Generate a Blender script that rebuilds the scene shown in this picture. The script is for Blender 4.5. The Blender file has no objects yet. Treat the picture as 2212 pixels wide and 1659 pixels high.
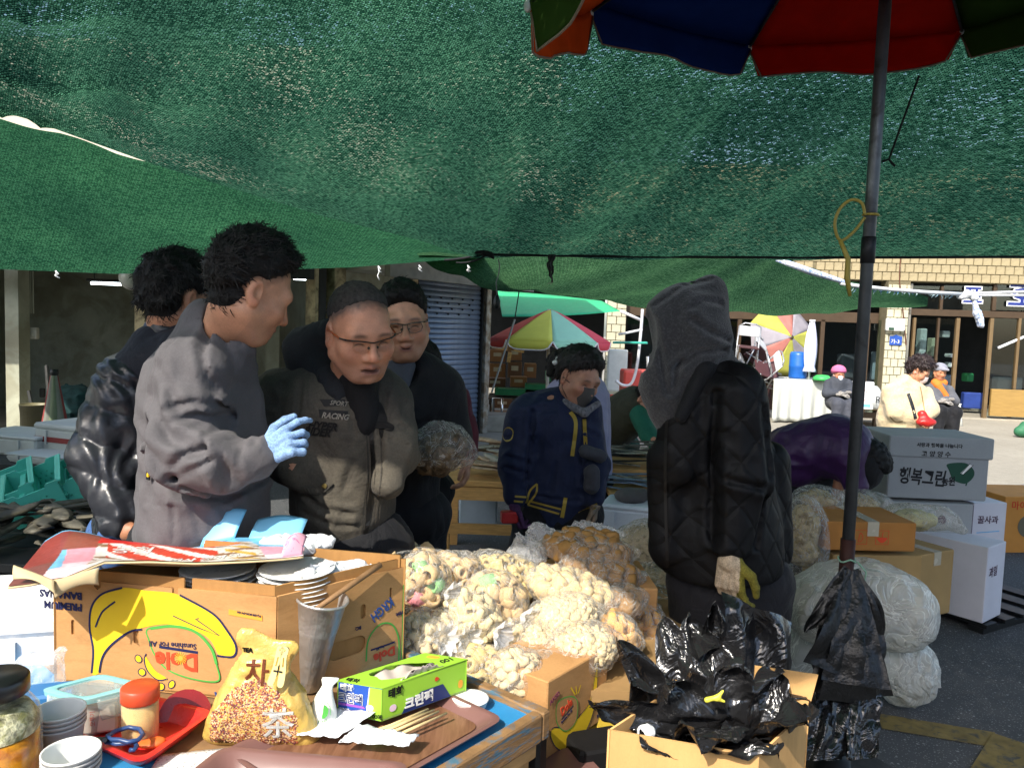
import bpy, bmesh, math, random
import numpy as np
from mathutils import Vector, Matrix, Euler
R = math.radians
SC = bpy.context.scene
COL = SC.collection
rnd = random.Random(7)

# ------------------------------------------------------------------ camera, sky, sun, exposure
PITCH, ROLL, CAMZ, FPX = R(4.3), R(2.0), 1.55, 1662.0
Fw = Vector((0, math.cos(PITCH), -math.sin(PITCH)))
_R0 = Vector((1, 0, 0)); _U0 = Vector((0, math.sin(PITCH), math.cos(PITCH)))
Rt = _R0 * math.cos(ROLL) + _U0 * math.sin(ROLL)
Up = -_R0 * math.sin(ROLL) + _U0 * math.cos(ROLL)
cam_d = bpy.data.cameras.new('camera'); cam = bpy.data.objects.new('camera', cam_d); COL.objects.link(cam)
cam_d.sensor_width = 36; cam_d.lens = 36 * FPX / 2212; cam_d.clip_start = .05; cam_d.clip_end = 600
cam.matrix_world = Matrix(((Rt.x, Up.x, -Fw.x, 0), (Rt.y, Up.y, -Fw.y, 0), (Rt.z, Up.z, -Fw.z, CAMZ), (0, 0, 0, 1)))
SC.camera = cam
SUN_EL, SUN_AZ = R(43), R(-150)          # azimuth from +Y, clockwise: behind the camera, to its left
Ls = Vector((math.sin(SUN_AZ) * math.cos(SUN_EL), math.cos(SUN_AZ) * math.cos(SUN_EL), math.sin(SUN_EL)))
W = bpy.data.worlds.new('World'); SC.world = W; W.use_nodes = True
_n = W.node_tree.nodes; _l = W.node_tree.links
_sky = _n.new('ShaderNodeTexSky'); _sky.sky_type = 'NISHITA'; _sky.sun_disc = False
_sky.sun_elevation = SUN_EL; _sky.sun_rotation = SUN_AZ; _sky.altitude = 50; _sky.air_density = 1.0; _sky.dust_density = 2.2; _sky.ozone_density = 1.0
_n['Background'].inputs[1].default_value = .15
_l.new(_sky.outputs[0], _n['Background'].inputs[0])
sun_d = bpy.data.lights.new('sun', 'SUN'); sun = bpy.data.objects.new('sun', sun_d); COL.objects.link(sun)
sun_d.energy = 3.0; sun_d.angle = R(.5); sun_d.color = (1, .93, .82)
sun.rotation_euler = Ls.to_track_quat('Z', 'Y').to_euler()
SC.view_settings.view_transform = 'Standard'; SC.view_settings.look = 'None'; SC.view_settings.gamma = 1
SC.view_settings.use_curve_mapping = False
SC.view_settings.exposure = 1.2
SC.cycles.max_bounces = 8; SC.cycles.transparent_max_bounces = 24; SC.cycles.diffuse_bounces = 3
SC.cycles.glossy_bounces = 3; SC.cycles.transmission_bounces = 6
SC.cycles.caustics_reflective = False; SC.cycles.caustics_refractive = False
SC.cycles.use_denoising = True

def at(x, y, d):
    """point seen at photo position (x, y) of the 2212 px wide view, d metres in front (along +Y)"""
    v = Fw * FPX + Rt * (x - 1106) + Up * (829.5 - y)
    return Vector((0, 0, CAMZ)) + v * (d / v.y)
def on(x, y, z=0.0):
    v = Fw * FPX + Rt * (x - 1106) + Up * (829.5 - y)
    return Vector((0, 0, CAMZ)) + v * ((z - CAMZ) / v.z)

# ------------------------------------------------------------------ tags and mesh helpers
def tag(o, label=None, cat=None, group=None, kind=None):
    if label: o['label'] = label
    if cat: o['category'] = cat
    if group: o['group'] = group
    if kind: o['kind'] = kind
    return o
def empty(name, loc=(0, 0, 0), rz=0.0, label=None, cat=None, group=None, rot=None):
    o = bpy.data.objects.new(name, None); COL.objects.link(o); o.empty_display_size = .05
    o.location = loc; o.rotation_euler = rot if rot else (0, 0, rz)
    return tag(o, label, cat, group)
def put(name, me, m=None, parent=None, loc=None, rot=None, scale=None):
    if m is not None and not me.materials: me.materials.append(m)
    o = bpy.data.objects.new(name, me); COL.objects.link(o)
    if parent: o.parent = parent
    if loc is not None: o.location = loc
    if rot is not None: o.rotation_euler = rot
    if scale is not None: o.scale = (scale,) * 3 if isinstance(scale, (int, float)) else scale
    return o
def mesh(name, v, f, smooth=False, col=None, uv=None):
    me = bpy.data.meshes.new(name); me.from_pydata([tuple(p) for p in v] if not isinstance(v, np.ndarray) else v.tolist(), [], f if isinstance(f, list) else f.tolist())
    if smooth: me.polygons.foreach_set('use_smooth', [True] * len(me.polygons))
    if col is not None:
        a = me.color_attributes.new('Col', 'FLOAT_COLOR', 'POINT')
        c = np.ones((len(v), 4), np.float32); c[:, :3] = col; a.data.foreach_set('color', c.ravel())
    if uv is not None:
        l = me.uv_layers.new(name='UVMap'); li = np.zeros(len(me.loops), np.int32); me.loops.foreach_get('vertex_index', li)
        l.data.foreach_set('uv', np.asarray(uv, np.float32)[li].ravel())
    me.update(); return me
def rotm(rx=0, ry=0, rz=0): return Euler((rx, ry, rz)).to_matrix()
class MB:
    def __init__(s): s.v = []; s.f = []
    def add(s, v, f):
        o = len(s.v); s.v += [Vector(p) for p in v]; s.f += [[i + o for i in q] for q in f]; return s
    def box(s, c, size, rot=None, bev=0.0, taper=1.0):
        hx, hy, hz = size[0] / 2, size[1] / 2, size[2] / 2; M = rot if rot else Matrix.Identity(3); c = Vector(c)
        if bev <= 0:
            v = [Vector((x * hx * (taper if z > 0 else 1), y * hy * (taper if z > 0 else 1), z * hz)) for z in (-1, 1) for x, y in ((-1, -1), (1, -1), (1, 1), (-1, 1))]
            f = [(0, 3, 2, 1), (4, 5, 6, 7), (0, 1, 5, 4), (1, 2, 6, 5), (2, 3, 7, 6), (3, 0, 4, 7)]
        else:
            b = min(bev, hx * .9, hy * .9, hz * .9); v = []
            ring = lambda x, y, z: [Vector(p + (z,)) for p in ((-x + b, -y), (x - b, -y), (x, -y + b), (x, y - b), (x - b, y), (-x + b, y), (-x, y - b), (-x, -y + b))]
            v = [p for p in ring(hx - b * .6, hy - b * .6, -hz)] + ring(hx, hy, -hz + b) + ring(hx * taper, hy * taper, hz - b) + ring((hx - b * .6) * taper, (hy - b * .6) * taper, hz)
            f = [tuple(range(7, -1, -1)), tuple(range(24, 32))]
            for r_ in range(3):
                for i in range(8): j = (i + 1) % 8; f.append((r_ * 8 + i, r_ * 8 + j, r_ * 8 + 8 + j, r_ * 8 + 8 + i))
        return s.add([M @ p + c for p in v], f)
    def cyl(s, a, b, r1, r2=None, n=12, caps=True):
        a = Vector(a); b = Vector(b); r2 = r1 if r2 is None else r2; d = (b - a)
        q = d.to_track_quat('Z', 'Y').to_matrix() if d.length > 1e-9 else Matrix.Identity(3)
        v = [a + q @ Vector((math.cos(t) * r1, math.sin(t) * r1, 0)) for t in [2 * math.pi * i / n for i in range(n)]]
        v += [b + q @ Vector((math.cos(t) * r2, math.sin(t) * r2, 0)) for t in [2 * math.pi * i / n for i in range(n)]]
        f = [(i, (i + 1) % n, n + (i + 1) % n, n + i) for i in range(n)]
        if caps: f += [tuple(range(n - 1, -1, -1)), tuple(range(n, 2 * n))]
        return s.add(v, f)
    def tube(s, pts, r, n=8, closed=False, caps=True):
        pts = [Vector(p) for p in pts]; m = len(pts); v = []; f = []; prev = None
        for i, p in enumerate(pts):
            a = pts[(i - 1) % m] if (closed or i > 0) else p; b = pts[(i + 1) % m] if (closed or i < m - 1) else p
            t = (b - a).normalized()
            if prev is None: u = t.orthogonal().normalized()
            else:
                u = prev - t * prev.dot(t); u = u.normalized() if u.length > 1e-6 else t.orthogonal().normalized()
            prev = u; w = t.cross(u); ri = r[i] if isinstance(r, (list, tuple)) else r
            v += [p + u * (math.cos(2 * math.pi * k / n) * ri) + w * (math.sin(2 * math.pi * k / n) * ri) for k in range(n)]
        for i in range(m if closed else m - 1):
            j = (i + 1) % m
            for k in range(n): l = (k + 1) % n; f.append((i * n + k, i * n + l, j * n + l, j * n + k))
        if not closed and caps: f += [tuple(range(n - 1, -1, -1)), tuple(range((m - 1) * n, m * n))]
        return s.add(v, f)
    def lathe(s, prof, n=24, M=None, cap0=False, cap1=False):
        v = []; f = []; M = M if M else Matrix.Identity(4); m = len(prof)
        for r, z in prof: v += [M @ Vector((math.cos(2 * math.pi * k / n) * r, math.sin(2 * math.pi * k / n) * r, z)) for k in range(n)]
        for i in range(m - 1):
            for k in range(n): l = (k + 1) % n; f.append((i * n + k, i * n + l, (i + 1) * n + l, (i + 1) * n + k))
        if cap0: f.append(tuple(range(n - 1, -1, -1)))
        if cap1: f.append(tuple(range((m - 1) * n, m * n)))
        return s.add(v, f)
    def sheet(s, fn, nu, nv, thick=0.0):
        g = [[Vector(fn(i / nu, j / nv)) for i in range(nu + 1)] for j in range(nv + 1)]
        v = [p for row in g for p in row]; w = nu + 1
        f = [(j * w + i, j * w + i + 1, (j + 1) * w + i + 1, (j + 1) * w + i) for j in range(nv) for i in range(nu)]
        if thick:
            nn = []
            for j in range(nv + 1):
                for i in range(nu + 1):
                    a = g[j][min(i + 1, nu)] - g[j][max(i - 1, 0)]; b = g[min(j + 1, nv)][i] - g[max(j - 1, 0)][i]
                    c = a.cross(b); nn.append(c.normalized() if c.length > 1e-12 else Vector((0, 0, 1)))
            k = len(v); v2 = [p - n_ * thick for p, n_ in zip(v, nn)]; f2 = [tuple(x + k for x in reversed(q)) for q in f]
            rim = [i for i in range(w)] + [j * w + nu for j in range(1, nv + 1)] + [nv * w + i for i in range(nu - 1, -1, -1)] + [j * w for j in range(nv - 1, 0, -1)]
            f3 = [(rim[q], rim[q - 1], rim[q - 1] + k, rim[q] + k) for q in range(len(rim))]
            v += v2; f = f + f2 + f3
        return s.add(v, f)
    def poly(s, pts, n=None, thick=0.0):
        """flat outline in 3-D, optionally with thickness along n"""
        pts = [Vector(p) for p in pts]; k = len(pts)
        if not thick: return s.add(pts, [tuple(range(k))])
        n = Vector(n).normalized() * thick
        return s.add(pts + [p + n for p in pts], [tuple(range(k - 1, -1, -1)), tuple(range(k, 2 * k))] + [(i, (i + 1) % k, k + (i + 1) % k, k + i) for i in range(k)])
    def ball(s, c, r, nu=10, nv=7, rot=None):
        r = Vector((r, r, r)) if isinstance(r, (int, float)) else Vector(r); M = rot if rot else Matrix.Identity(3); c = Vector(c)
        v = [M @ Vector((0, 0, -r.z)) + c]
        for j in range(1, nv):
            a = math.pi * j / nv - math.pi / 2
            v += [M @ Vector((r.x * math.cos(a) * math.cos(2 * math.pi * i / nu), r.y * math.cos(a) * math.sin(2 * math.pi * i / nu), r.z * math.sin(a))) + c for i in range(nu)]
        v.append(M @ Vector((0, 0, r.z)) + c); f = []
        for i in range(nu): f.append((0, 1 + (i + 1) % nu, 1 + i))
        for j in range(nv - 2):
            for i in range(nu): f.append((1 + j * nu + i, 1 + j * nu + (i + 1) % nu, 1 + (j + 1) * nu + (i + 1) % nu, 1 + (j + 1) * nu + i))
        for i in range(nu): f.append((len(v) - 1, 1 + (nv - 2) * nu + i, 1 + (nv - 2) * nu + (i + 1) % nu))
        return s.add(v, f)
    def me(s, name='part', smooth=False): return mesh(name, s.v, s.f, smooth)
    def build(s, name, m, parent=None, smooth=False, **k): return put(name, s.me(name, smooth), m, parent, **k)
def autosmooth(o, ang=40):
    me = o.data; bm = bmesh.new(); bm.from_mesh(me)
    for e in bm.edges: e.smooth = not (len(e.link_faces) == 2 and e.calc_face_angle(0) > R(ang))
    for f in bm.faces: f.smooth = True
    bm.to_mesh(me); bm.free(); return o

# ------------------------------------------------------------------ materials
def lin(h):
    if isinstance(h, str):
        c = [int(h[i:i + 2], 16) / 255 for i in (0, 2, 4)]
        return tuple(x / 12.92 if x <= .04045 else ((x + .055) / 1.055) ** 2.4 for x in c)
    return tuple(h)
class NT:
    def __init__(s, name):
        s.m = bpy.data.materials.new(name); s.m.use_nodes = True; s.t = s.m.node_tree; s.n = s.t.nodes; s.b = s.n['Principled BSDF']; s.out = s.n['Material Output']
    def new(s, typ, **kw):
        x = s.n.new('ShaderNode' + typ)
        for k, v in kw.items():
            if k.startswith('i_'): x.inputs[k[2:].replace('_', ' ')].default_value = v
            elif k.startswith('n_'): x.inputs[int(k[2:])].default_value = v
            else: setattr(x, k, v)
        return x
    def link(s, a, b): s.t.links.new(a, b)
    def ramp(s, fac, stops):
        r = s.new('ValToRGB'); e = r.color_ramp.elements
        while len(e) < len(stops): e.new(.5)
        for el, (p, c) in zip(e, stops): el.position = p; el.color = tuple(c) + (1,) if len(c) == 3 else c
        s.link(fac, r.inputs[0]); return r.outputs[0]
    def mix(s, fac, a, b, mode='MIX'):
        x = s.new('MixRGB', blend_type=mode)
        for i, q in ((0, fac), (1, a), (2, b)):
            if hasattr(q, 'is_linked'): s.link(q, x.inputs[i])
            elif i == 0: x.inputs[0].default_value = q
            else: x.inputs[i].default_value = tuple(q) + (1,)
        return x.outputs[0]
    def math(s, op, a, b=None, c=None):
        x = s.new('Math', operation=op)
        for i, q in enumerate((a, b, c)):
            if q is None: continue
            if hasattr(q, 'is_linked'): s.link(q, x.inputs[i])
            else: x.inputs[i].default_value = q
        return x.outputs[0]
    def coord(s, kind='Object', scale=(1, 1, 1), rot=(0, 0, 0)):
        tc = s.new('TexCoord'); mp = s.new('Mapping'); mp.inputs['Scale'].default_value = scale; mp.inputs['Rotation'].default_value = rot
        s.link(tc.outputs[kind], mp.inputs[0]); return mp.outputs[0]
    def noise(s, vec, scale, detail=4, rough=.55, dist=0.0):
        x = s.new('TexNoise'); x.inputs['Scale'].default_value = scale; x.inputs['Detail'].default_value = detail; x.inputs['Roughness'].default_value = rough; x.inputs['Distortion'].default_value = dist
        s.link(vec, x.inputs['Vector']); return x.outputs['Fac']
    def bump(s, h, strength=.3, dist=.01, normal=None):
        x = s.new('Bump'); x.inputs['Strength'].default_value = strength; x.inputs['Distance'].default_value = dist; s.link(h, x.inputs['Height'])
        if normal is not None: s.link(normal, x.inputs['Normal'])
        return x.outputs[0]
MATS = {}
def M(name, color='888888', rough=.6, metal=0.0, spec=.4, var=.12, vs=6.0, fine=0.0, fs=120.0, bump=0.0, bs=60.0, bd=.004, vcol=False, color2=None, c2s=4.0, c2t=(.45, .6), sheen=0.0, stretch=(1, 1, 1), emit=None, sss=0.0, coat=0.0, alpha=None):
    if name in MATS: return MATS[name]
    t = NT(name); b = t.b; v = t.coord('Object', stretch)
    if vcol:
        a = t.new('VertexColor', layer_name='Col'); base = a.outputs[0]
    else:
        rg = t.new('RGB'); rg.outputs[0].default_value = lin(color) + (1,); base = rg.outputs[0]
    if color2:
        base = t.mix(t.ramp(t.noise(v, c2s, 5, .6, .6), [(c2t[0], (0, 0, 0)), (c2t[1], (1, 1, 1))]), base, lin(color2))
    if var:
        base = t.mix(1.0, base, t.ramp(t.noise(v, vs, 5, .6), [(.25, (1 - var * 1.6,) * 3), (.75, (1 + var,) * 3)]), 'MULTIPLY')
    if fine:
        base = t.mix(1.0, base, t.ramp(t.noise(v, fs, 3, .6), [(.3, (1 - fine,) * 3), (.7, (1 + fine,) * 3)]), 'MULTIPLY')
    t.link(base, b.inputs['Base Color'])
    b.inputs['Metallic'].default_value = metal; b.inputs['Specular IOR Level'].default_value = spec
    t.link(t.ramp(t.noise(v, vs * 3, 3), [(.2, (max(rough - .1, .02),) * 3), (.8, (min(rough + .1, 1),) * 3)]), b.inputs['Roughness'])
    if bump: t.link(t.bump(t.noise(v, bs, 4, .6), bump, bd), b.inputs['Normal'])
    if sheen: b.inputs['Sheen Weight'].default_value = sheen; b.inputs['Sheen Roughness'].default_value = .5
    if sss: b.inputs['Subsurface Weight'].default_value = sss; b.inputs['Subsurface Radius'].default_value = (.012, .005, .003); b.inputs['Subsurface Scale'].default_value = 1.0
    if coat: b.inputs['Coat Weight'].default_value = coat; b.inputs['Coat Roughness'].default_value = .1
    if emit: b.inputs['Emission Color'].default_value = lin(emit[0]) + (1,); b.inputs['Emission Strength'].default_value = emit[1]
    if alpha is not None: b.inputs['Alpha'].default_value = alpha
    MATS[name] = t.m; return t.m
def film(name, tint='ffffff', clear=.8, rough=.15, bs=25.0, bst=.8, milk='f4f4f0', bd=.01, crk=.0):
    """thin plastic film: mostly see-through, wrinkled gloss on top"""
    if name in MATS: return MATS[name]
    t = NT(name); v = t.coord('Object')
    nz = t.noise(v, bs, 3, .6, 1.2); rg = t.math('ABSOLUTE', t.math('SUBTRACT', nz, .5))
    bm_ = t.bump(rg, bst, bd)
    tr = t.new('BsdfTransparent'); tr.inputs[0].default_value = lin(tint) + (1,)
    b = t.b; b.inputs['Base Color'].default_value = lin(milk) + (1,); b.inputs['Roughness'].default_value = rough; b.inputs['Specular IOR Level'].default_value = .6
    t.link(bm_, b.inputs['Normal'])
    fr = t.new('LayerWeight'); fr.inputs['Blend'].default_value = .5; t.link(bm_, fr.inputs['Normal'])
    fac = t.math('MULTIPLY_ADD', t.math('POWER', fr.outputs['Facing'], 3.0), .6, 1 - clear); fac = t.math('ADD', fac, t.ramp(rg, [(.0, (crk,) * 3), (.022, (0, 0, 0))]))  # whiter lines along the wrinkles, painted in as highlight streaks
    mx = t.new('MixShader'); t.link(t.math('MINIMUM', fac, 1.0), mx.inputs[0]); t.link(tr.outputs[0], mx.inputs[1]); t.link(b.outputs[0], mx.inputs[2])
    t.link(mx.outputs[0], t.out.inputs[0]); MATS[name] = t.m; return t.m
def glass(name, tint='e8f0ee', rough=.02, dark=.5):
    """window pane: thin sheet, see-through with a fresnel reflection"""
    if name in MATS: return MATS[name]
    t = NT(name); tr = t.new('BsdfTransparent'); tr.inputs[0].default_value = lin(tint) + (1,)
    g = t.new('BsdfGlossy'); g.inputs['Roughness'].default_value = rough
    lw = t.new('LayerWeight'); lw.inputs['Blend'].default_value = .5
    mx = t.new('MixShader'); t.link(t.math('MULTIPLY_ADD', t.math('POWER', lw.outputs['Facing'], 4.0), .9, .06), mx.inputs[0]); t.link(tr.outputs[0], mx.inputs[1]); t.link(g.outputs[0], mx.inputs[2])
    t.link(mx.outputs[0], t.out.inputs[0]); MATS[name] = t.m; return t.m
# ------------------------------------------------------------------ lettering
def text(s, size, m, parent, origin, xdir, ydir, name='lettering', align='LEFT', extrude=.0004, squash=1.0, shear=0.0, bold=0.0):
    c = bpy.data.curves.new('t', 'FONT'); c.body = s; c.size = size; c.align_x = align; c.extrude = extrude; c.shear = shear; c.resolution_u = 2; c.offset = bold
    o = bpy.data.objects.new('t', c); COL.objects.link(o); bpy.context.view_layer.update()
    me = bpy.data.meshes.new_from_object(o.evaluated_get(bpy.context.evaluated_depsgraph_get()))
    COL.objects.unlink(o); bpy.data.objects.remove(o); bpy.data.curves.remove(c)
    x = Vector(xdir).normalized(); y = Vector(ydir).normalized(); z = x.cross(y).normalized(); y = z.cross(x)
    me.transform(Matrix(((x.x * squash, y.x, z.x, origin[0]), (x.y * squash, y.y, z.y, origin[1]), (x.z * squash, y.z, z.z, origin[2]), (0, 0, 0, 1))))
    me.materials.clear(); me.name = name
    return put(name, me, m, parent)
# ------------------------------------------------------------------ signed-distance sculpting (smooth, continuous bodies and cloth)
_lat = np.random.RandomState(3).rand(32, 32, 32).astype(np.float32)
def vnoise(P, sc, seed=0):
    Q = [P[i] * sc[i] + 13.7 * (seed + 1) * (i + 1) for i in range(3)]
    I = [np.floor(q).astype(np.int32) for q in Q]; Fq = [q - i for q, i in zip(Q, I)]; Fq = [f * f * (3 - 2 * f) for f in Fq]
    I0 = [i & 31 for i in I]; I1 = [(i + 1) & 31 for i in I]; r = 0
    for a in (0, 1):
        for b in (0, 1):
            for c in (0, 1):
                w = (Fq[0] if a else 1 - Fq[0]) * (Fq[1] if b else 1 - Fq[1]) * (Fq[2] if c else 1 - Fq[2])
                r = r + w * _lat[(I1 if a else I0)[0], (I1 if b else I0)[1], (I1 if c else I0)[2]]
    return r
def cap(a, b, r1, r2=None, fl=None):
    """tapered capsule; fl=(axis vector, factor) flattens it along that axis"""
    return ('c', np.array(a, np.float32), np.array(b, np.float32), r1, r1 if r2 is None else r2, fl)
def ell(c, r, rot=None): return ('e', np.array(c, np.float32), np.array(r, np.float32), None if rot is None else np.array(rot, np.float32))
def dist(p, P):
    if p[0] == 'c':
        a, b, r1, r2, fl = p[1:]; ba = b - a; L = float(ba @ ba) + 1e-9
        X = [P[i] - a[i] for i in range(3)]
        t = np.clip((X[0] * ba[0] + X[1] * ba[1] + X[2] * ba[2]) / L, 0, 1)
        D = [X[i] - t * ba[i] for i in range(3)]
        if fl is not None:
            n = np.array(fl[0], np.float32); n = n / np.linalg.norm(n); k = fl[1] - 1; dn = D[0] * n[0] + D[1] * n[1] + D[2] * n[2]
            D = [D[i] + k * dn * n[i] for i in range(3)]
        return np.sqrt(D[0] ** 2 + D[1] ** 2 + D[2] ** 2) - (r1 + (r2 - r1) * t)
    c, r, rot = p[1:]; X = [P[i] - c[i] for i in range(3)]
    if rot is not None: X = [X[0] * rot[0][i] + X[1] * rot[1][i] + X[2] * rot[2][i] for i in range(3)]
    k0 = np.sqrt(sum((X[i] / r[i]) ** 2 for i in range(3))); k1 = np.sqrt(sum((X[i] / (r[i] ** 2)) ** 2 for i in range(3))) + 1e-6
    return k0 * (k0 - 1) / k1
def smin(a, b, k):
    h = np.clip(.5 + .5 * (b - a) / k, 0, 1); return b + (a - b) * h - k * h * (1 - h)
def smax(a, b, k): return -smin(-a, -b, k)
def union(prims, P, k):
    d = None
    for p in prims:
        q = dist(p, P); d = q if d is None else smin(d, q, k)
    return d
def bounds(prims, pad):
    lo = np.full(3, 1e9); hi = -lo
    for p in prims:
        if p[0] == 'c':
            r = max(p[3], p[4]) * (1 if p[5] is None else max(1, 1 / p[5][1])); q = [p[1] - r, p[2] - r, p[1] + r, p[2] + r]
        else: r = float(max(p[2])) if p[3] is not None else p[2]; q = [p[1] - r, p[1] + r]
        lo = np.minimum(lo, np.min(q, 0)); hi = np.maximum(hi, np.max(q, 0))
    return lo - pad, hi + pad
def surf(fn, lo, hi, h):
    n = [int(math.ceil((hi[i] - lo[i]) / h)) + 2 for i in range(3)]
    ax = [(lo[i] - h * .5 + h * np.arange(n[i])).astype(np.float32) for i in range(3)]
    P = np.meshgrid(*ax, indexing='ij'); F = np.asarray(fn(P), np.float32)
    F[0] = F[-1] = 1; F[:, 0] = F[:, -1] = 1; F[:, :, 0] = F[:, :, -1] = 1
    s = F < 0; cs = sum(s[a:n[0] - 1 + a, b:n[1] - 1 + b, c:n[2] - 1 + c].astype(np.int8) for a in (0, 1) for b in (0, 1) for c in (0, 1))
    act = (cs > 0) & (cs < 8); I, J, K = np.nonzero(act); idx = np.full(act.shape, -1, np.int32); idx[I, J, K] = np.arange(len(I))
    acc = np.zeros((len(I), 3)); cnt = np.zeros(len(I)); C8 = [(a, b, c) for a in (0, 1) for b in (0, 1) for c in (0, 1)]
    for A in C8:
        for k in range(3):
            if A[k]: continue
            B = list(A); B[k] = 1
            fa = F[I + A[0], J + A[1], K + A[2]]; fb = F[I + B[0], J + B[1], K + B[2]]; cr = (fa < 0) != (fb < 0)
            t = np.where(cr, fa / np.where(np.abs(fa - fb) < 1e-9, 1, fa - fb), 0)
            for q in range(3): acc[:, q] += np.where(cr, A[q] + (t if q == k else 0), 0)
            cnt += cr
    V = acc / np.maximum(cnt, 1)[:, None] + np.stack([I, J, K], 1); V = V * h + np.array([a[0] for a in ax]); faces = []
    for k in range(3):
        sl0 = [slice(None)] * 3; sl1 = [slice(None)] * 3; sl0[k] = slice(0, -1); sl1[k] = slice(1, None)
        a, b = s[tuple(sl0)], s[tuple(sl1)]; e = a != b; u, w = [q for q in range(3) if q != k]
        m = np.zeros_like(e); q = [slice(None)] * 3; q[u] = slice(1, -1); q[w] = slice(1, -1); m[tuple(q)] = e[tuple(q)]
        E = np.stack(np.nonzero(m), 1); fl = a[tuple(E.T)]
        def cell(du, dw): G = E.copy(); G[:, u] += du; G[:, w] += dw; return idx[tuple(G.T)]
        quad = np.stack([cell(-1, -1), cell(0, -1), cell(0, 0), cell(-1, 0)], 1)
        if k == 1: fl = ~fl
        quad[~fl] = quad[~fl][:, ::-1]; faces.append(quad)
    return V, np.concatenate(faces)
def sculpt(name, prims, m, parent=None, k=.03, h=.01, folds=None, sub=(), cuts=(), extra=None, color=None, mat4=None, pad=None, ks=.01, cutk=.004, creases=()):
    """one smooth surface from blended primitives; folds=(amplitude, (sx,sy,sz), seed); sub = carved prims; cuts = [(point, normal)] keep the side the normal points away from"""
    lo, hi = bounds(prims, pad if pad else .03 + (folds[0] if folds else 0))
    def fn(P):
        d = union(prims, P, k)
        if extra is not None: d = extra(P, d)
        if folds:
            near = np.abs(d) < folds[0] * 3 + 2 * h; Q = [p[near] for p in P]
            n1 = vnoise(Q, folds[1], folds[2]); w = vnoise(Q, tuple(x * .35 for x in folds[1]), folds[2] + 5)
            Q2 = [Q[0] + w * .06, Q[1], Q[2] + n1 * .05]; n2 = vnoise(Q2, tuple(x * 1.9 for x in folds[1]), folds[2] + 9)
            rid = 1 - np.abs(2 * n2 - 1); d[near] -= folds[0] * (rid * 1.2 * w * 1.5 - .5 + .8 * (n1 - .5))
        for pts, dep, wd_ in creases:       # pressed-in fold lines, measured across the front view
            near = np.abs(d) < .05; X, Z = P[0][near], P[2][near]; dm = np.full(X.shape, 9.0, np.float32)
            for a, b in zip(pts[:-1], pts[1:]):
                bx, bz = b[0] - a[0], b[2] - a[2]; t_ = np.clip(((X - a[0]) * bx + (Z - a[2]) * bz) / (bx * bx + bz * bz + 1e-9), 0, 1); dm = np.minimum(dm, np.sqrt((X - a[0] - t_ * bx) ** 2 + (Z - a[2] - t_ * bz) ** 2))
            d[near] += dep * np.exp(-(dm / wd_) ** 2) - dep * .55 * np.exp(-((dm - wd_ * 2.1) / (wd_ * 1.2)) ** 2)
        for s_ in sub: d = smax(d, -dist(s_, P), ks)
        for c, n_ in cuts:
            n_ = np.array(n_, np.float32); n_ = n_ / np.linalg.norm(n_)
            d = smax(d, (P[0] - c[0]) * n_[0] + (P[1] - c[1]) * n_[1] + (P[2] - c[2]) * n_[2], cutk)
        return d
    V, Fc = surf(fn, lo, hi, h); colr = None
    if color is not None: colr = color(V)
    if mat4 is not None:
        A = np.array(mat4); V = V @ A[:3, :3].T + A[:3, 3]
    return put(name, mesh(name, V, Fc, True, colr), m, parent)
# ================================================================== SETTING
def ground_mat(name, c1, c2, fleck, fs=90, bump=.5, patch=None):
    t = NT(name); v = t.coord('Object'); n1 = t.noise(v, .9, 5, .6); n2 = t.noise(v, fs, 3, .7)
    vor = t.new('TexVoronoi'); vor.inputs['Scale'].default_value = fs * 1.1; t.link(v, vor.inputs['Vector'])
    base = t.mix(t.ramp(n1, [(.3, (0, 0, 0)), (.7, (1, 1, 1))]), lin(c1), lin(c2))
    base = t.mix(t.ramp(t.noise(v, 9, 6, .7, .4), [(.45, (0, 0, 0)), (.75, (.55,) * 3)]), base, lin(patch or c2))
    base = t.mix(t.ramp(vor.outputs['Distance'], [(.12, (.7,) * 3), (.3, (0, 0, 0))]), base, lin(fleck))
    # large sparse chippings
    v2 = t.new('TexVoronoi'); v2.inputs['Scale'].default_value = fs * .3; t.link(v, v2.inputs['Vector'])
    base = t.mix(t.ramp(v2.outputs['Distance'], [(.08, (.8,) * 3), (.16, (0, 0, 0))]), base, lin(fleck))
    t.link(base, t.b.inputs['Base Color']); t.b.inputs['Roughness'].default_value = .9; t.b.inputs['Specular IOR Level'].default_value = .2
    t.link(t.bump(n2, bump, .006), t.b.inputs['Normal']); MATS[name] = t.m; return t.m
m_asph = ground_mat('asphalt', '46484a', '56585a', '9a9b9c', 90, .6)
m_conc = ground_mat('concrete_ground', '8f8a7d', '9c9789', 'aaa59a', 60, .25, '7d786d')
tag(MB().poly([(-80, -30, 0), (90, -30, 0), (90, 160, 0), (-80, 160, 0)]).build('ground', m_conc), kind='structure')
tag(MB().poly([(-9, -8, .004), (14, -8, .004), (14, 5.9, .004), (5.0, 6.05, .004), (2.2, 6.4, .004), (.6, 8.6, .004), (-9, 8.2, .004)]).build('road', m_asph), kind='structure')
m_line = M('road_paint', '7d6c3c', .8, var=.25, vs=14, color2='4a4940', c2s=22, c2t=(.52, .66))
def strip(name, a, b, w, label):
    a = Vector(a); b = Vector(b); d = (b - a).normalized(); n = Vector((-d.y, d.x, 0)) * w / 2
    tag(MB().poly([a - n, b - n, b + n, a + n]).build(name, m_line), kind='structure')
l0, l1 = on(1900, 1560), on(2215, 1612)
l0.z = l1.z = .008; strip('painted_line', l0, l0 + (l1 - l0) * .83, .13, '')
l2, l3 = on(2175, 1612), on(2125, 1700); l2.z = l3.z = .012
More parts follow.
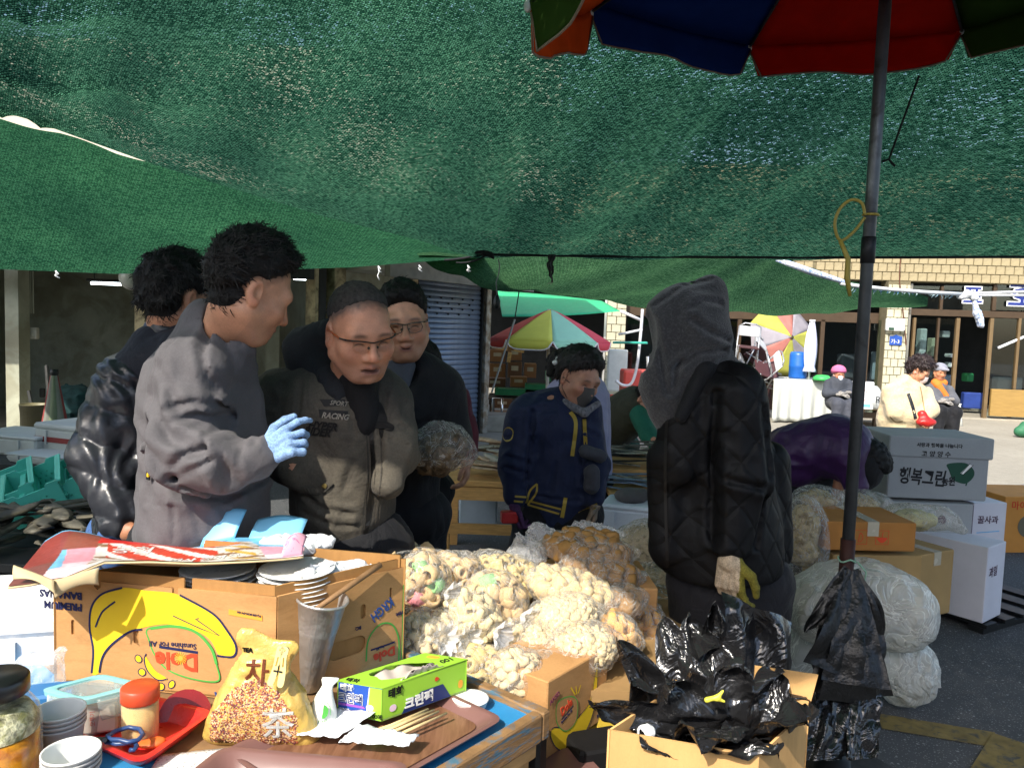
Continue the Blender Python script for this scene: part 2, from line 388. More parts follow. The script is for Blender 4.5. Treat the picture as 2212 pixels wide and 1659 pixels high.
strip('painted_line', l2 + (l2 - l3) * .02 + Vector((.07, 0, 0)), l3 + (l3 - l2) * .6 + Vector((.07, 0, 0)), .22, '')

# ---------------------------------------------------------------- shade nets
def net_mat(name, c1, c2, hole, rows=.011, bw=.017, rot=0.0, thru=.5, leak=1.0):
    t = NT(name); tc = t.new('TexCoord'); mp = t.new('Mapping'); mp.inputs['Rotation'].default_value = (0, 0, rot); t.link(tc.outputs['UV'], mp.inputs[0]); uv = mp.outputs[0]
    # slight wobble of the threads
    w = t.new('TexNoise'); w.inputs['Scale'].default_value = 30; t.link(uv, w.inputs['Vector'])
    wv = t.new('VectorMath', operation='SCALE'); t.link(w.outputs['Color'], wv.inputs[0]); wv.inputs['Scale'].default_value = .012
    av = t.new('VectorMath', operation='ADD'); t.link(uv, av.inputs[0]); t.link(wv.outputs[0], av.inputs[1]); q = av.outputs[0]
    br = t.new('TexBrick'); br.offset = .37; br.squash = 1.0
    for k_, v_ in (('Color1', (0, 0, 0, 1)), ('Color2', (1, 1, 1, 1)), ('Mortar', (.0, .0, .0, 1)), ('Scale', 1.0), ('Mortar Size', rows * .2), ('Mortar Smooth', .1), ('Bias', 0.0), ('Brick Width', bw), ('Row Height', rows)): br.inputs[k_].default_value = v_
    t.link(q, br.inputs['Vector'])
    mp2 = t.new('Mapping'); mp2.inputs['Scale'].default_value = (180, 40, 1); mp2.inputs['Rotation'].default_value = (0, 0, .5); t.link(q, mp2.inputs[0])
    fib = t.new('TexNoise'); fib.inputs['Scale'].default_value = 1; fib.inputs['Detail'].default_value = 2; t.link(mp2.outputs[0], fib.inputs['Vector'])
    big = t.new('TexNoise'); big.inputs['Scale'].default_value = 1.3; big.inputs['Detail'].default_value = 3; t.link(uv, big.inputs['Vector'])
    rv = t.math('ADD', br.outputs['Color'], t.math('MULTIPLY', t.math('SUBTRACT', fib.outputs['Fac'], .5), 1.1))
    thr = t.math('ADD', hole, t.math('MULTIPLY', t.math('SUBTRACT', big.outputs['Fac'], .5), .95))
    hol = t.math('MULTIPLY', t.math('MULTIPLY', t.math('GREATER_THAN', rv, thr), leak), t.math('SUBTRACT', 1, br.outputs['Fac']))
    colr = t.mix(t.ramp(rv, [(.0, (0, 0, 0)), (.9, (1, 1, 1))]), lin(c1), lin(c2))
    fd_ = t.new('TexNoise'); fd_.inputs['Scale'].default_value = .9; fd_.inputs['Detail'].default_value = 4; t.link(uv, fd_.inputs['Vector']); colr = t.mix(1.0, colr, t.ramp(fd_.outputs['Fac'], [(.3, (.72, .74, .76)), (.7, (1.3, 1.28, 1.15))]), 'MULTIPLY')  # broad bright and dim patches put into the colour as fold highlights
    colr = t.mix(br.outputs['Fac'], colr, tuple(x * .25 for x in lin(c1)))
    df = t.new('BsdfDiffuse'); t.link(colr, df.inputs[0]); tl = t.new('BsdfTranslucent'); t.link(colr, tl.inputs[0])
    m1 = t.new('MixShader'); m1.inputs[0].default_value = thru; t.link(df.outputs[0], m1.inputs[1]); t.link(tl.outputs[0], m1.inputs[2])
    tr = t.new('BsdfTransparent'); m2 = t.new('MixShader'); t.link(hol, m2.inputs[0]); t.link(m1.outputs[0], m2.inputs[1]); t.link(tr.outputs[0], m2.inputs[2])
    t.link(m2.outputs[0], t.out.inputs[0]); MATS[name] = t.m; return t.m
def plerp(pts, u):
    """polyline by parameter"""
    k = u * (len(pts) - 1); i = min(int(k), len(pts) - 2); f = k - i
    return Vector(pts[i]).lerp(Vector(pts[i + 1]), f)
def net(name, fn, nu, nv, su, sv, m, label):
    v = [fn(i / nu, j / nv) for j in range(nv + 1) for i in range(nu + 1)]; w = nu + 1
    f = [(j * w + i, j * w + i + 1, (j + 1) * w + i + 1, (j + 1) * w + i) for j in range(nv) for i in range(nu)]
    uv = [(i / nu * su, j / nv * sv) for j in range(nv + 1) for i in range(nu + 1)]
    return tag(put(name, mesh(name, v, f, True, uv=uv), m), label, 'shade net')
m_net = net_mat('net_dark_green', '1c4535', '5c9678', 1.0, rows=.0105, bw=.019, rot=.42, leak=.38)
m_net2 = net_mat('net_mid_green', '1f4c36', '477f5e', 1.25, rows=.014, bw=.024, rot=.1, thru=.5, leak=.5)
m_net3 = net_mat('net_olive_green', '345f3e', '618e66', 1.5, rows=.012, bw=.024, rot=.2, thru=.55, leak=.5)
NEAR = [(-2.9, 1.1, 2.62), (-1.75, .88, 2.7), (-1.2, .74, 2.75), (-.85, .5, 2.8), (-.5, -.3, 2.9), (1.0, -1.3, 4.3), (2.6, -1.3, 4.4), (4.6, -1.2, 4.2)]
MIDL = [(-2.75, 2.2, 2.55), (-2.0, 2.45, 2.66), (-1.35, 2.6, 2.72), (-.7, 2.9, 2.8), (-.05, 3.5, 2.96), (1.1, 3.75, 3.02), (2.4, 3.75, 3.02), (4.6, 3.4, 2.95)]
BACK = [tuple(at(-330, 150, 2.7)), tuple(at(60, 258, 3.3)), tuple(at(330, 355, 3.95)), tuple(at(700, 468, 4.75)), tuple(at(1035, 551, 5.5)), tuple(at(1420, 556, 5.5)), tuple(at(1850, 555, 5.5)), tuple(at(2500, 548, 5.5))]
def f_main(u, v):
    a, b, c = plerp(NEAR, u), plerp(MIDL, u), plerp(BACK, u)
    p = a.lerp(b, v / .5) if v < .5 else b.lerp(c, (v - .5) / .5)
    if v > .5:
        t_ = (v - .5) / .5; lf = max(0, 1 - u / .6); s_ = t_ * (1 - t_) * 4
        p.z -= .05 * s_
        # long folds running to the tied corner on the left, creases by the tie in the middle
        p.z += lf * .2 * (abs(math.sin(t_ * 10 + u * 4.5)) ** .5 - .6) * (s_ ** .4) * (.55 + .45 * math.sin(u * 9 + 1))
        for cu, w_, am in ((.595, .012, .09), (.63, .014, -.06), (.67, .012, .05), (.72, .01, -.04), (.655, .006, .05)):
            q = u + (t_ - 1) * (cu - .6) * .9; p.z += am * math.exp(-((q - cu) / w_) ** 2) * (.25 + .75 * t_) * (1 - t_) ** .35
        p.z += .018 * math.sin(u * 70 + t_ * 5) * s_
        if u > .5: p.z -= .05 * (math.sin((u - .5) * 25) ** 2) * t_ ** 6 * .5
    return p
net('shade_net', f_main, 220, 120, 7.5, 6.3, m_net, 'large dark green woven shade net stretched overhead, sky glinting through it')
LF = [tuple(at(-420, 560, 4.4)), tuple(at(0, 582, 4.7)), tuple(at(250, 592, 5.0)), tuple(at(520, 586, 5.3)), tuple(at(760, 578, 5.6)), tuple(at(1040, 556, 5.75))]
LB = [tuple(at(-500, 140, 6.6)), tuple(at(0, 259, 6.9)), tuple(at(250, 316, 7.1)), tuple(at(520, 360, 7.3)), tuple(at(760, 430, 7.5)), tuple(at(1060, 530, 7.4))]
def f_left(u, v):
    p = plerp(LF, u).lerp(plerp(LB, u), v); p.z -= .14 * math.sin(math.pi * v) * math.sin(math.pi * min(u, .9)) ; p.z += .012 * math.sin(u * 40 + v * 7) * v; return p
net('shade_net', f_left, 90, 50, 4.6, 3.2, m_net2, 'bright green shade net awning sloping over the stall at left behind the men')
TF = [tuple(at(900, 548, 5.9)), tuple(at(1100, 545, 5.9)), tuple(at(1400, 545, 5.9)), tuple(at(1600, 550, 5.9)), tuple(at(1700, 557, 5.8)), tuple(at(1812, 606, 5.9)), tuple(at(2005, 641, 6.2))]
TB = [tuple(at(962, 585, 8.6)), tuple(at(1066, 628, 8.2)), tuple(at(1200, 634, 7.6)), tuple(at(1330, 656, 7.4)), tuple(at(1570, 677, 7.2)), tuple(at(1790, 679, 7.0)), tuple(at(2003, 650, 6.35))]
def f_third(u, v):
    p = plerp(TF, u).lerp(plerp(TB, u), v); p.z -= .05 * math.sin(math.pi * v); p.z += .012 * math.sin(u * 31) * v + .01 * math.sin(u * 60 + v * 4); return p
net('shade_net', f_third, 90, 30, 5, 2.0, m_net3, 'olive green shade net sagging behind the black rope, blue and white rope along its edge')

def f_side(u, v):
    a = Vector((-6.5, .2, 2.15)).lerp(Vector((-2.25, 1.0, 2.1)), u); b = Vector((-7.5, 4.3, 2.1)).lerp(Vector((-2.95, 4.15, 1.85)), u); p = a.lerp(b, v); p.z -= .15 * math.sin(math.pi * u) * math.sin(math.pi * v); return p
net('shade_net', f_side, 30, 30, 4.5, 3.4, m_net3, 'green shade net over the neighbouring stall to the left')  # unseen net, added to keep sun off the left recess and fish
# houses on the near side of the street, behind the photographer
nb = empty('row_house', (0, -8, 0), label='plain low market house on the near side of the street', cat='building'); MB().box((0, -2, 2.0), (34, 4, 4.0)).build('wall', M('plaster_tan', 'a79a84', .85, var=.15, vs=.6), nb); MB().box((0, .35, 2.9), (34, 1.0, .12)).build('awning', M('awning_maroon', '6a4038', .7), nb)
for i in range(9): MB().box((-16 + i * 4, .03, 1.2), (2.6, .06, 2.3)).build('shop_door', M('door_dark', '4a4742', .5), nb)
# ropes, knots and cords of the nets
m_rope_k = M('rope_black', '15171a', .8); m_rope_w = M('rope_white', 'd9dcdc', .7, fine=.15); m_rope_b = M('rope_blue_foil', '8fa9d8', .3, spec=.8, color2='e8edf5', c2s=60, c2t=(.4, .55))
m_cord_y = M('ribbon_yellow', '9c8a3a', .5)
def sagline(a, b, sag=.03, n=14, wob=.0):
    a = Vector(a); b = Vector(b)
    return [a.lerp(b, i / n) + Vector((rnd.uniform(-wob, wob), rnd.uniform(-wob, wob), -sag * 4 * (i / n) * (1 - i / n) + rnd.uniform(-wob, wob))) for i in range(n + 1)]
tag(MB().tube(sagline(at(1030, 550, 5.46), at(2560, 551, 5.46), .02, 24), .009, 6).build('rope', m_rope_k, smooth=True), 'long black rope along the back edge of the dark green net', 'rope')
tag(MB().tube(sagline(at(960, 562, 5.5), at(1046, 547, 5.46), .01), .008, 6).tube(sagline(at(985, 567, 5.5), at(1050, 552, 5.45), .02), .006, 6).build('rope', m_rope_k, smooth=True), 'short black rope tied to the left end of the long black rope', 'rope')
kn = empty('knotted_bag', at(1045, 546, 5.42), label='black knotted plastic scrap on the rope end above the shutter post', cat='plastic bag')
sculpt('knot', [ell((-.03, 0, .01), (.045, .03, .022)), ell((.03, 0, -.01), (.04, .03, .02)), cap((.05, 0, -.02), (.07, 0, -.04), .012, .006)], m_rope_k, kn, k=.02, h=.006, folds=(.008, (40, 40, 40), 2))
kn = empty('hanging_strip', at(1190, 556, 5.42), label='torn black plastic strip hanging from the middle of the black rope', cat='plastic strip')
m_tape = M('plastic_black_dull', '101214', .45, spec=.5)
mb = MB()
for j in range(4):
    pts = [(rnd.uniform(-.02, .02) + .01 * math.sin(i + j), rnd.uniform(-.01, .01), -.03 * i + .02) for i in range(5 + 3 * (j % 2))]
    mb.sheet(lambda u, v, pts=pts: plerp(pts, v) + Vector((.028 * (u - .5) * (1.2 - v), .006 * math.sin(u * 5 + v * 9), 0)), 4, 10)
mb.build('strip', m_tape, kn, smooth=True)
cd = empty('hanging_socket', at(1076, 560, 5.4), label='black lamp socket hanging on a thin grey cord below the rope', cat='lamp socket')
MB().tube([(0, 0, .0), (.012, 0, -.04), (.008, 0, -.1), (-.008, 0, -.16), (0, 0, -.25)], .004, 6).build('cord', M('cord_grey', '77797a', .7), cd, True)
MB().lathe([(.0, -.25), (.012, -.25), (.018, -.27), (.026, -.29), (.026, -.325), (.018, -.34), (0, -.345)], 10).build('socket', m_tape, cd, True)
for (x, y, d, ln, nm, lb) in ((817, 575, 5.6, .1, 'string', 'white string end hanging from the bright green awning right of the pillar'), (1010, 573, 5.6, .05, 'string', 'short white string end hanging at the right end of the bright green awning'), (120, 585, 4.8, .04, 'string', 'white string knot under the left awning edge above the dark recess'), (905, 573, 5.6, .03, 'string', 'tiny string loop on the green awning edge over the smiling man')):
    p = at(x, y, d); tag(MB().tube([p, p + Vector((.008, 0, -ln * .4)), p + Vector((-.004, 0, -ln * .7)), p + Vector((.012, 0, -ln))], .0045, 5).tube([p, p + Vector((.02, 0, -.02)), p + Vector((.0, 0, -.03)), p + Vector((.025, 0, -.045))], .0035, 5).build(nm, m_rope_w, smooth=True), lb, 'string')
pts = [at(1678, 560, 5.75), at(1750, 587, 5.78), at(1818, 608, 5.84), at(1840, 617, 5.85)]
tag(MB().tube([pts[0], pts[1], pts[2], pts[3]], [.02, .026, .018, .012], 7).build('foil_rope', m_rope_b, smooth=True), 'twisted blue and white plastic tied along the olive net edge', 'rope')
pts = [at(1815, 612, 5.84), at(1850, 618, 5.85), at(1925, 626, 5.95), at(2005, 632, 6.1), at(2085, 636, 6.3)]
o = tag(MB().tube(pts, .015, 7).build('white_rope', m_rope_w, smooth=True), 'thick white rope from the olive net to the shopfront, frayed below', 'rope')
mb = MB()
for i in range(46):
    p = at(1845 + i * 5.2, 619 + i * .42, 5.85 + i * .01); a = Vector((rnd.uniform(-.03, .03), rnd.uniform(-.02, .02), -rnd.uniform(.01, .05)))
    mb.tube([p, p + a * .6 + Vector((.008, 0, 0)), p + a], [.006, .005, .002], 5)
mb.build('frayed_end', M('rope_frayed', 'bcd4d0', .4, color2='3f7fb0', c2s=30), o, smooth=True)
for (x0, y0, x1, y1, lb) in ((2075, 635, 2600, 617, 'upper of two thin white ropes running right from the knot'), (2075, 638, 2600, 640, 'lower of two thin white ropes running right from the knot')):
    tag(MB().tube(sagline(at(x0, y0, 6.3), at(x1, y1, 6.9), 0), .011, 6).build('white_rope', m_rope_w, smooth=True), lb, 'rope')
sk = empty('rope_knot', at(2092, 638, 6.28), label='white rope knot with a dangling blue plastic twist', cat='knot')
sculpt('knot', [ell((0, 0, .01), (.05, .035, .035)), ell((.05, 0, -.02), (.04, .03, .03)), ell((-.05, 0, -.01), (.05, .03, .025))], m_rope_w, sk, k=.02, h=.008, folds=(.01, (40, 40, 40), 4))
sculpt('twist', [cap((.05, 0, -.04), (.085, 0, -.14), .018, .026), cap((.085, 0, -.14), (.12, 0, -.235), .026, .02)], m_rope_b, sk, k=.02, h=.008, folds=(.012, (50, 50, 14), 5))
# support pole out of the frame at left whose shadow falls over the padded sleeve
o = empty('stall_pole', (-1.98, 1.22, 0), label='grey steel pole holding up the near corner of the net', cat='pole')
MB().cyl((0, 0, 0), (0, 0, 2.7), .03, .028, 12).build('tube', M('steel_grey', '75797c', .4, .7), o, True); MB().box((0, 0, .02), (.3, .3, .04), bev=.01).build('foot', MATS['steel_grey'], o)

# ---------------------------------------------------------------- left building (recess, pillar, soffit, roller shutter)
m_wallg = M('plaster_grey_green', 'b4b8a6', .85, var=.2, vs=2.2, color2='9c9c88', c2s=2, bump=.2, bs=30)
m_dark = M('paint_dark', '2b2d2c', .7); m_soffit = M('plaster_pale', 'c3bfb2', .85, var=.15, vs=3); m_pil = M('plaster_cream', 'c9b893', .8, var=.2, vs=7, color2='8a7d62', c2s=6, bump=.2)
bl = empty('market_building', at(700, 900, 8.5), label='low grey market building at left with dark open recess and roller shutter', cat='building')
B0 = Vector(bl.location); B0.z = 0; bl.location = B0
loc = lambda p: Vector(p) - B0
PL = at(711, 640, 8.5); PR = at(1040, 700, 11.0); wd = Vector((PR.x - PL.x, PR.y - PL.y, 0)); wl = wd.length; wd.normalize(); wn = Vector((wd.y, -wd.x, 0))
rot_w = Matrix(((wd.x, -wn.x, 0), (wd.y, -wn.y, 0), (0, 0, 1)))      # local x along the wall, -y towards the street
def wbox(mb, s0, s1, n0, n1, z0, z1, bev=0):
    c = Vector((PL.x, PL.y, 0)) - B0 + wd * ((s0 + s1) / 2) + wn * ((n0 + n1) / 2); c.z = (z0 + z1) / 2
    return mb.box(c, (abs(s1 - s0), abs(n1 - n0), z1 - z0), rot_w, bev)
# recess: side walls, back wall, ceiling, slab
x_l = -8.2
mb = MB(); mb.box(loc((-4.6, 12.6, 1.4)), (7.6, .2, 2.8)); mb.build('back_wall', m_wallg, bl)
mb = MB(); mb.box(loc((x_l, 9.6, 1.4)), (.2, 6.2, 2.8)); mb.build('side_wall', m_wallg, bl)
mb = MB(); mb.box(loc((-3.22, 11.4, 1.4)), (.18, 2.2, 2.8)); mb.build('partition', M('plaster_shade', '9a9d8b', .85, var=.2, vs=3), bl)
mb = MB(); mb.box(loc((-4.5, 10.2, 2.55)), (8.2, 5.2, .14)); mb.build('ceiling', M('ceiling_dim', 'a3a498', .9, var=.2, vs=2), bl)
mb = MB(); mb.box(loc((-4.4, 10.0, 3.3)), (9.5, 6.0, 1.3)); mb.build('upper_storey', M('plaster_upper', 'bdb6a4', .85, var=.15, vs=1.2), bl)
mb = MB(); mb.box(loc((-4.9, 8.0, 2.02)), (5.6, .16, .12)); mb.build('lintel', m_dark, bl)
p = at(24, 600, 8.6); mb = MB(); mb.box(loc((p.x, 8.7, 1.25)), (.15, .2, 2.5)); mb.build('column', m_wallg, bl)
for xx, w_ in ((46, .05), (60, .025), (66, .02)):
    p = at(xx, 700, 8.8); MB().cyl(loc((p.x, 8.85, 1.5 if w_ < .04 else 1.2)), loc((p.x, 8.85, 2.5)), w_ / 2, n=8).build('conduit', m_dark if w_ > .04 else m_wallg, bl, True)
p = at(64, 720, 8.8); MB().box(loc((p.x, 8.85, p.z)), (.13, .07, .13), bev=.01).build('switch_box', m_soffit, bl)
p = at(80, 850, 8.8); MB().box(loc((p.x, 8.9, p.z)), (.05, .05, .11), bev=.01).build('socket_box', m_dark, bl)
m_tube = M('lamp_tube', 'f2fbff', .3, emit=('eafaff', 5.0))
for (x, y, d, w_) in ((232, 613, 8.6, .36), (662, 603, 9.2, .3)):
    p = at(x, y, d); lm = tag(MB().cyl((-w_ / 2, 0, 0), (w_ / 2, 0, 0), .016, n=10).build('lamp_tube', m_tube, smooth=True, loc=p), 'lit fluorescent tube in the dark recess ' + ('left of the men' if x < 300 else 'behind the tall man\'s head'), 'lamp', 'fluorescent tubes')
    MB().box((0, 0, .035), (w_ * 1.25, .06, .03), bev=.006).build('fitting', m_dark, lm)
    for sx in (-1, 1): MB().cyl((sx * w_ * .4, 0, .05), (sx * w_ * .4, 0, .4), .006, n=6).build('hanger', m_dark, lm)
p = at(286, 600, 7.6); gl = empty('globe_lamp', p, label='unlit white globe lamp hanging at the recess ceiling', cat='lamp')
MB().ball((0, 0, 0), .125, 20, 14).build('globe', M('opal_glass', 'c9c7bd', .3, coat=.3), gl, True); MB().cyl((0, 0, .115), (0, 0, .5), .018, n=8).build('stem', m_dark, gl, True)
p = at(307, 660, 9.0); MB().box(loc((p.x, 9.0, 1.25)), (.12, .12, 2.5)).build('post', m_pil, bl)
p = at(252, 790, 11.5); MB().box(loc((p.x + .3, 12.4, 1.2)), (.9, .25, .05)).box(loc((p.x + .65, 12.4, .8)), (.06, .2, .8)).build('shelf', m_dark, bl)
# pillar, soffit, shutter
wbox(MB(), -.08, .1, -.02, .16, 0, 2.5, .01).build('pillar', m_pil, bl)
wbox(MB(), -.24, -.14, -.04, .1, 0, 2.5).build('door_frame', m_dark, bl)
wbox(MB(), -.30, -.25, -.04, .1, 0, 2.5).build('door_trim', m_pil, bl)
s_sh0 = (wl - 1.5); s_sh1 = wl - .03
mb = MB(); wbox(mb, .1, s_sh0 - .16, -.12, -.02, 0, 2.6); mb.build('wall', m_wallg, bl)
wbox(MB(), s_sh0 - .16, s_sh0 - .02, -.1, .08, 0, 2.12, .01).build('pillar', m_pil, bl)
mb = MB(); wbox(mb, .12, wl + .1, -.1, .75, 2.1, 2.18); mb.build('soffit', m_soffit, bl)
mb = MB(); wbox(mb, .11, wl + .12, .7, .78, 2.03, 2.3); mb.build('eave_board', M('eave_grey', '8b877c', .8, var=.2), bl)
wbox(MB(), wl - .02, wl + .1, -.1, .1, 0, 2.2, .008).build('post', M('post_steel', 'a29e92', .5, .3, var=.25, color2='7a6a55', c2s=8), bl)
wbox(MB(), s_sh0 - .02, s_sh0 + .02, -.02, .05, 0, 2.1).build('guide_rail', m_dark, bl)
wbox(MB(), s_sh1 - .02, s_sh1 + .04, -.02, .05, 0, 2.1).build('guide_rail', m_dark, bl)
m_sh = M('shutter_steel', '7f8ea3', .45, .35, spec=.5, var=.15, vs=5)
slat = MB().sheet(lambda u, v: Vector(((u - .5) * (s_sh1 - s_sh0 - .03), -.012 * math.sin(math.pi * min(1, v * 1.15)) ** .7, (v - .5) * .066)), 2, 8, .004).me('slat', True)
slat.materials.append(m_sh)
shp = wbox(MB(), s_sh0, s_sh1, -.06, -.05, .02, 2.1).build('shutter', m_dark, bl)
cs = Vector((PL.x, PL.y, 0)) - B0 + wd * ((s_sh0 + s_sh1) / 2) + wn * .0
for i in range(30):
    o = put('slat', slat, None, shp, loc=(cs.x, cs.y, .055 + i * .0695)); o.rotation_euler = (0, 0, math.atan2(wd.y, wd.x))
hol = MB().cyl((0, -.022, 0), (0, -.006, 0), .013, n=10).me('vent_hole', True); hol.materials.append(m_dark)
for r_ in range(4):
    for c_ in range(5):
        q = cs + wd * ((c_ - 2) * .24 + (.08 if r_ % 2 else 0) - .04); put('vent_hole', hol, None, shp, loc=(q.x, q.y, 1.68 + r_ * .0695), rot=(0, 0, math.atan2(wd.y, wd.x)))
# concrete ledge beyond the shutter post
lp = on(1052, 916); tag(MB().box((lp.x + .9, 11.4, .12), (1.9, .5, .24), bev=.015).build('ledge', M('ledge_concrete', '9b988c', .85, var=.2, bump=.3)), 'low concrete ledge right of the roller shutter', 'ledge')

# ---------------------------------------------------------------- tiled shopfront across the street
FY0, FK = 15.5, -.1
def fp(x, y):
    """photo position -> (s, z) on the shopfront plane Y = FY0 + FK (X - 9)"""
    v = Fw * FPX + Rt * (x - 1106) + Up * (829.5 - y); t_ = (FY0 - 9 * FK) / (v.y - FK * v.x); return v.x * t_, CAMZ + v.z * t_
fa = math.atan(FK); fd = Vector((math.cos(fa), math.sin(fa), 0)); fn_ = Vector((fd.y, -fd.x, 0))
rot_f = Matrix(((fd.x, -fn_.x, 0), (fd.y, -fn_.y, 0), (0, 0, 1)))
sb = empty('shop_building', (5, FY0 + FK * (5 - 9), 0), label='shop building with cream tiled beam and columns across the street', cat='building'); SB0 = Vector(sb.location)
def fpos(s, n, z): return Vector((s, FY0 + FK * (s - 9), z)) + fn_ * n - SB0      # s = world X of the plane point
def fbox(mb, s0, s1, n0, n1, z0, z1, bev=0):
    return mb.box(fpos((s0 + s1) / 2, (n0 + n1) / 2, (z0 + z1) / 2), (abs(s1 - s0) / fd.x, abs(n1 - n0), abs(z1 - z0)), rot_f, bev)
def frect(mb, x0, y0, x1, y1, n0, n1, bev=0):
    ym = (y0 + y1) / 2; xm = (x0 + x1) / 2
    return fbox(mb, fp(x0, ym)[0], fp(x1, ym)[0], n0, n1, fp(xm, y1)[1], fp(xm, y0)[1], bev)
m_tile = M('tile_cream', '9c8f6f', .45, spec=.4, var=.12, vs=3, fine=.08, fs=20); m_grout = M('grout', '6f674f', .9, var=.2)
m_tilew = M('tile_pale', 'b9b59c', .4, spec=.4, var=.1, vs=3); m_brn = M('aluminium_brown', '4d3d2c', .45, .3, spec=.5, var=.12); m_brn2 = M('aluminium_bronze', '7a6547', .4, .35, spec=.5, var=.12)
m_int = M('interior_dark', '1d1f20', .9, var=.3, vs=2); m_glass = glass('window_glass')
zb = 2.72
mb = MB(); fbox(mb, -2.6, 14.5, -.35, -.02, zb, 5.0); beam = mb.build('beam', m_grout, sb)
tl = MB().box((0, 0, 0), (.158, .03, .158), bev=.008).me('tile', False); tl.materials.append(m_tile)
tl2 = tl.copy(); tl2.materials.clear(); tl2.materials.append(m_tilew)
nt = 0
for r_ in range(4):
    s = 6.1 + (.085 if r_ % 2 else 0)
    while s < 12.4:
        o = put('tile', tl, None, beam, loc=fpos(s, -.012 + rnd.uniform(-.002, .003), zb + .09 + r_ * .172), rot=(0, rnd.uniform(-.02, .02), fa)); s += .172; nt += 1
mb = MB()
for r_ in range(4, 13):
    s = -2.3 + (.085 if r_ % 2 else 0)
    while s < 14.3: fbox(mb, s, s + .158, -.03, .0, zb + .01 + r_ * .172, zb + .168 + r_ * .172); s += .172
for r_ in range(4):
    s = -2.3 + (.085 if r_ % 2 else 0)
    while s < 5.95: fbox(mb, s, s + .158, -.03, .0, zb + .01 + r_ * .172, zb + .168 + r_ * .172); s += .172
tag(mb.build('upper_tiles', m_tile, beam), kind='stuff')
def column(x0, x1, cols, label=None):
    s0, s1 = fp(x0, 760)[0], fp(x1, 760)[0]; mb = MB(); fbox(mb, s0, s1, -.3, .1, 0, zb - .004); c = mb.build('column', m_grout, sb)
    tw = (s1 - s0) / cols; me_ = MB().box((0, 0, 0), (tw - .014, .03, .152), bev=.006).me('tile'); me_.materials.append(m_tilew); mh_ = MB().box((0, 0, 0), (tw / 2 - .014, .03, .152), bev=.006).me('tile'); mh_.materials.append(m_tilew)
    for r_ in range(16):
        row = [(me_, tw * (k + .5)) for k in range(cols)] if r_ % 2 == 0 else [(mh_, tw * .25)] + [(me_, tw * (k + 1)) for k in range(cols - 1)] + [(mh_, tw * (cols - .25))]
        for q_, s in row: put('tile', q_, None, c, loc=fpos(s0 + s, .108 + rnd.uniform(-.002, .002), .09 + r_ * .165), rot=(0, 0, fa))
    return s0, s1
c1 = column(1905, 1952, 3); c2 = column(1308, 1349, 2); column(2290, 2330, 3)
mb = MB(); fbox(mb, c2[1] + .003, 14.5, -4.2, -4.0, 0, 3.2); fbox(mb, -2.6, c2[0] - .003, -3.2, -3.0, 0, 3.2); fbox(mb, 14.3, 14.5, -3.99, .0, 0, 2.7); mb.build('interior_wall', m_int, sb)
mb = MB(); fbox(mb, -2.6, 14.5, -3.9, -.36, 2.8, 2.95); mb.build('interior_ceiling', m_int, sb)
# right shop: frames, panes, kick panels, open doorway
def frame(x0, y0, x1, y1, n0=-.16, n1=-.08, m=None, nm='frame'): frect(MB(), x0, y0, x1, y1, n0, n1, .004).build(nm, m or m_brn, sb)
def pane(x0, y0, x1, y1, n=-.12): frect(MB(), x0, y0, x1, y1, n - .004, n).build('pane', m_glass, sb)
frame(1958, 672, 2330, 686); frame(1956, 612, 1966, 905, m=M('frame_grey', '8d8a80', .5, .3)); frame(2036, 618, 2042, 671); frame(2150, 614, 2158, 671); frame(2245, 606, 2252, 671)
frame(1970, 686, 1976, 900, m=m_brn2); frame(2063, 687, 2071, 905, m=m_brn2); frame(2136, 687, 2144, 905, m=m_brn2); frame(2025, 687, 2030, 842, m=m_brn); frame(2200, 687, 2206, 842, m=m_brn2); frame(1958, 905, 2330, 911, -.2, .0, M('sill_concrete', 'a09a8a', .8), 'sill')
pane(1967, 617, 2035, 671); pane(2043, 617, 2149, 671); pane(2159, 613, 2244, 671); pane(1977, 688, 2024, 842); pane(2031, 688, 2062, 842); pane(2145, 688, 2199, 842); pane(2207, 688, 2300, 842)
m_kick = M('panel_gold', '9a7c45', .5, spec=.4, var=.12, stretch=(1, 1, 8))
for a, b in ((1977, 2062), (2145, 2300)): frect(MB(), a, 844, b, 903, -.16, -.09, .006).build('kick_panel', m_kick, sb)
# left shop front: lintel, mullions, glass
frame(1352, 668, 1902, 690, -.2, -.08); frame(1352, 640, 1902, 650, -.2, -.08)
for x in (1590, 1672, 1770, 1868): frame(x, 690, x + 9, 905)
for a, b in ((1352, 1589), (1600, 1671), (1682, 1769), (1780, 1867), (1878, 1902)): pane(a, 691, b, 900)
frame(1352, 905, 1902, 912, -.2, .0, MATS['sill_concrete'], 'sill')
m_pl_w = M('plastic_white_old', 'cfd2cd', .5, var=.1); m_blue_s = M('sign_blue', '1f2f78', .5); m_white_s = M('sign_white', 'e9ebee', .5)
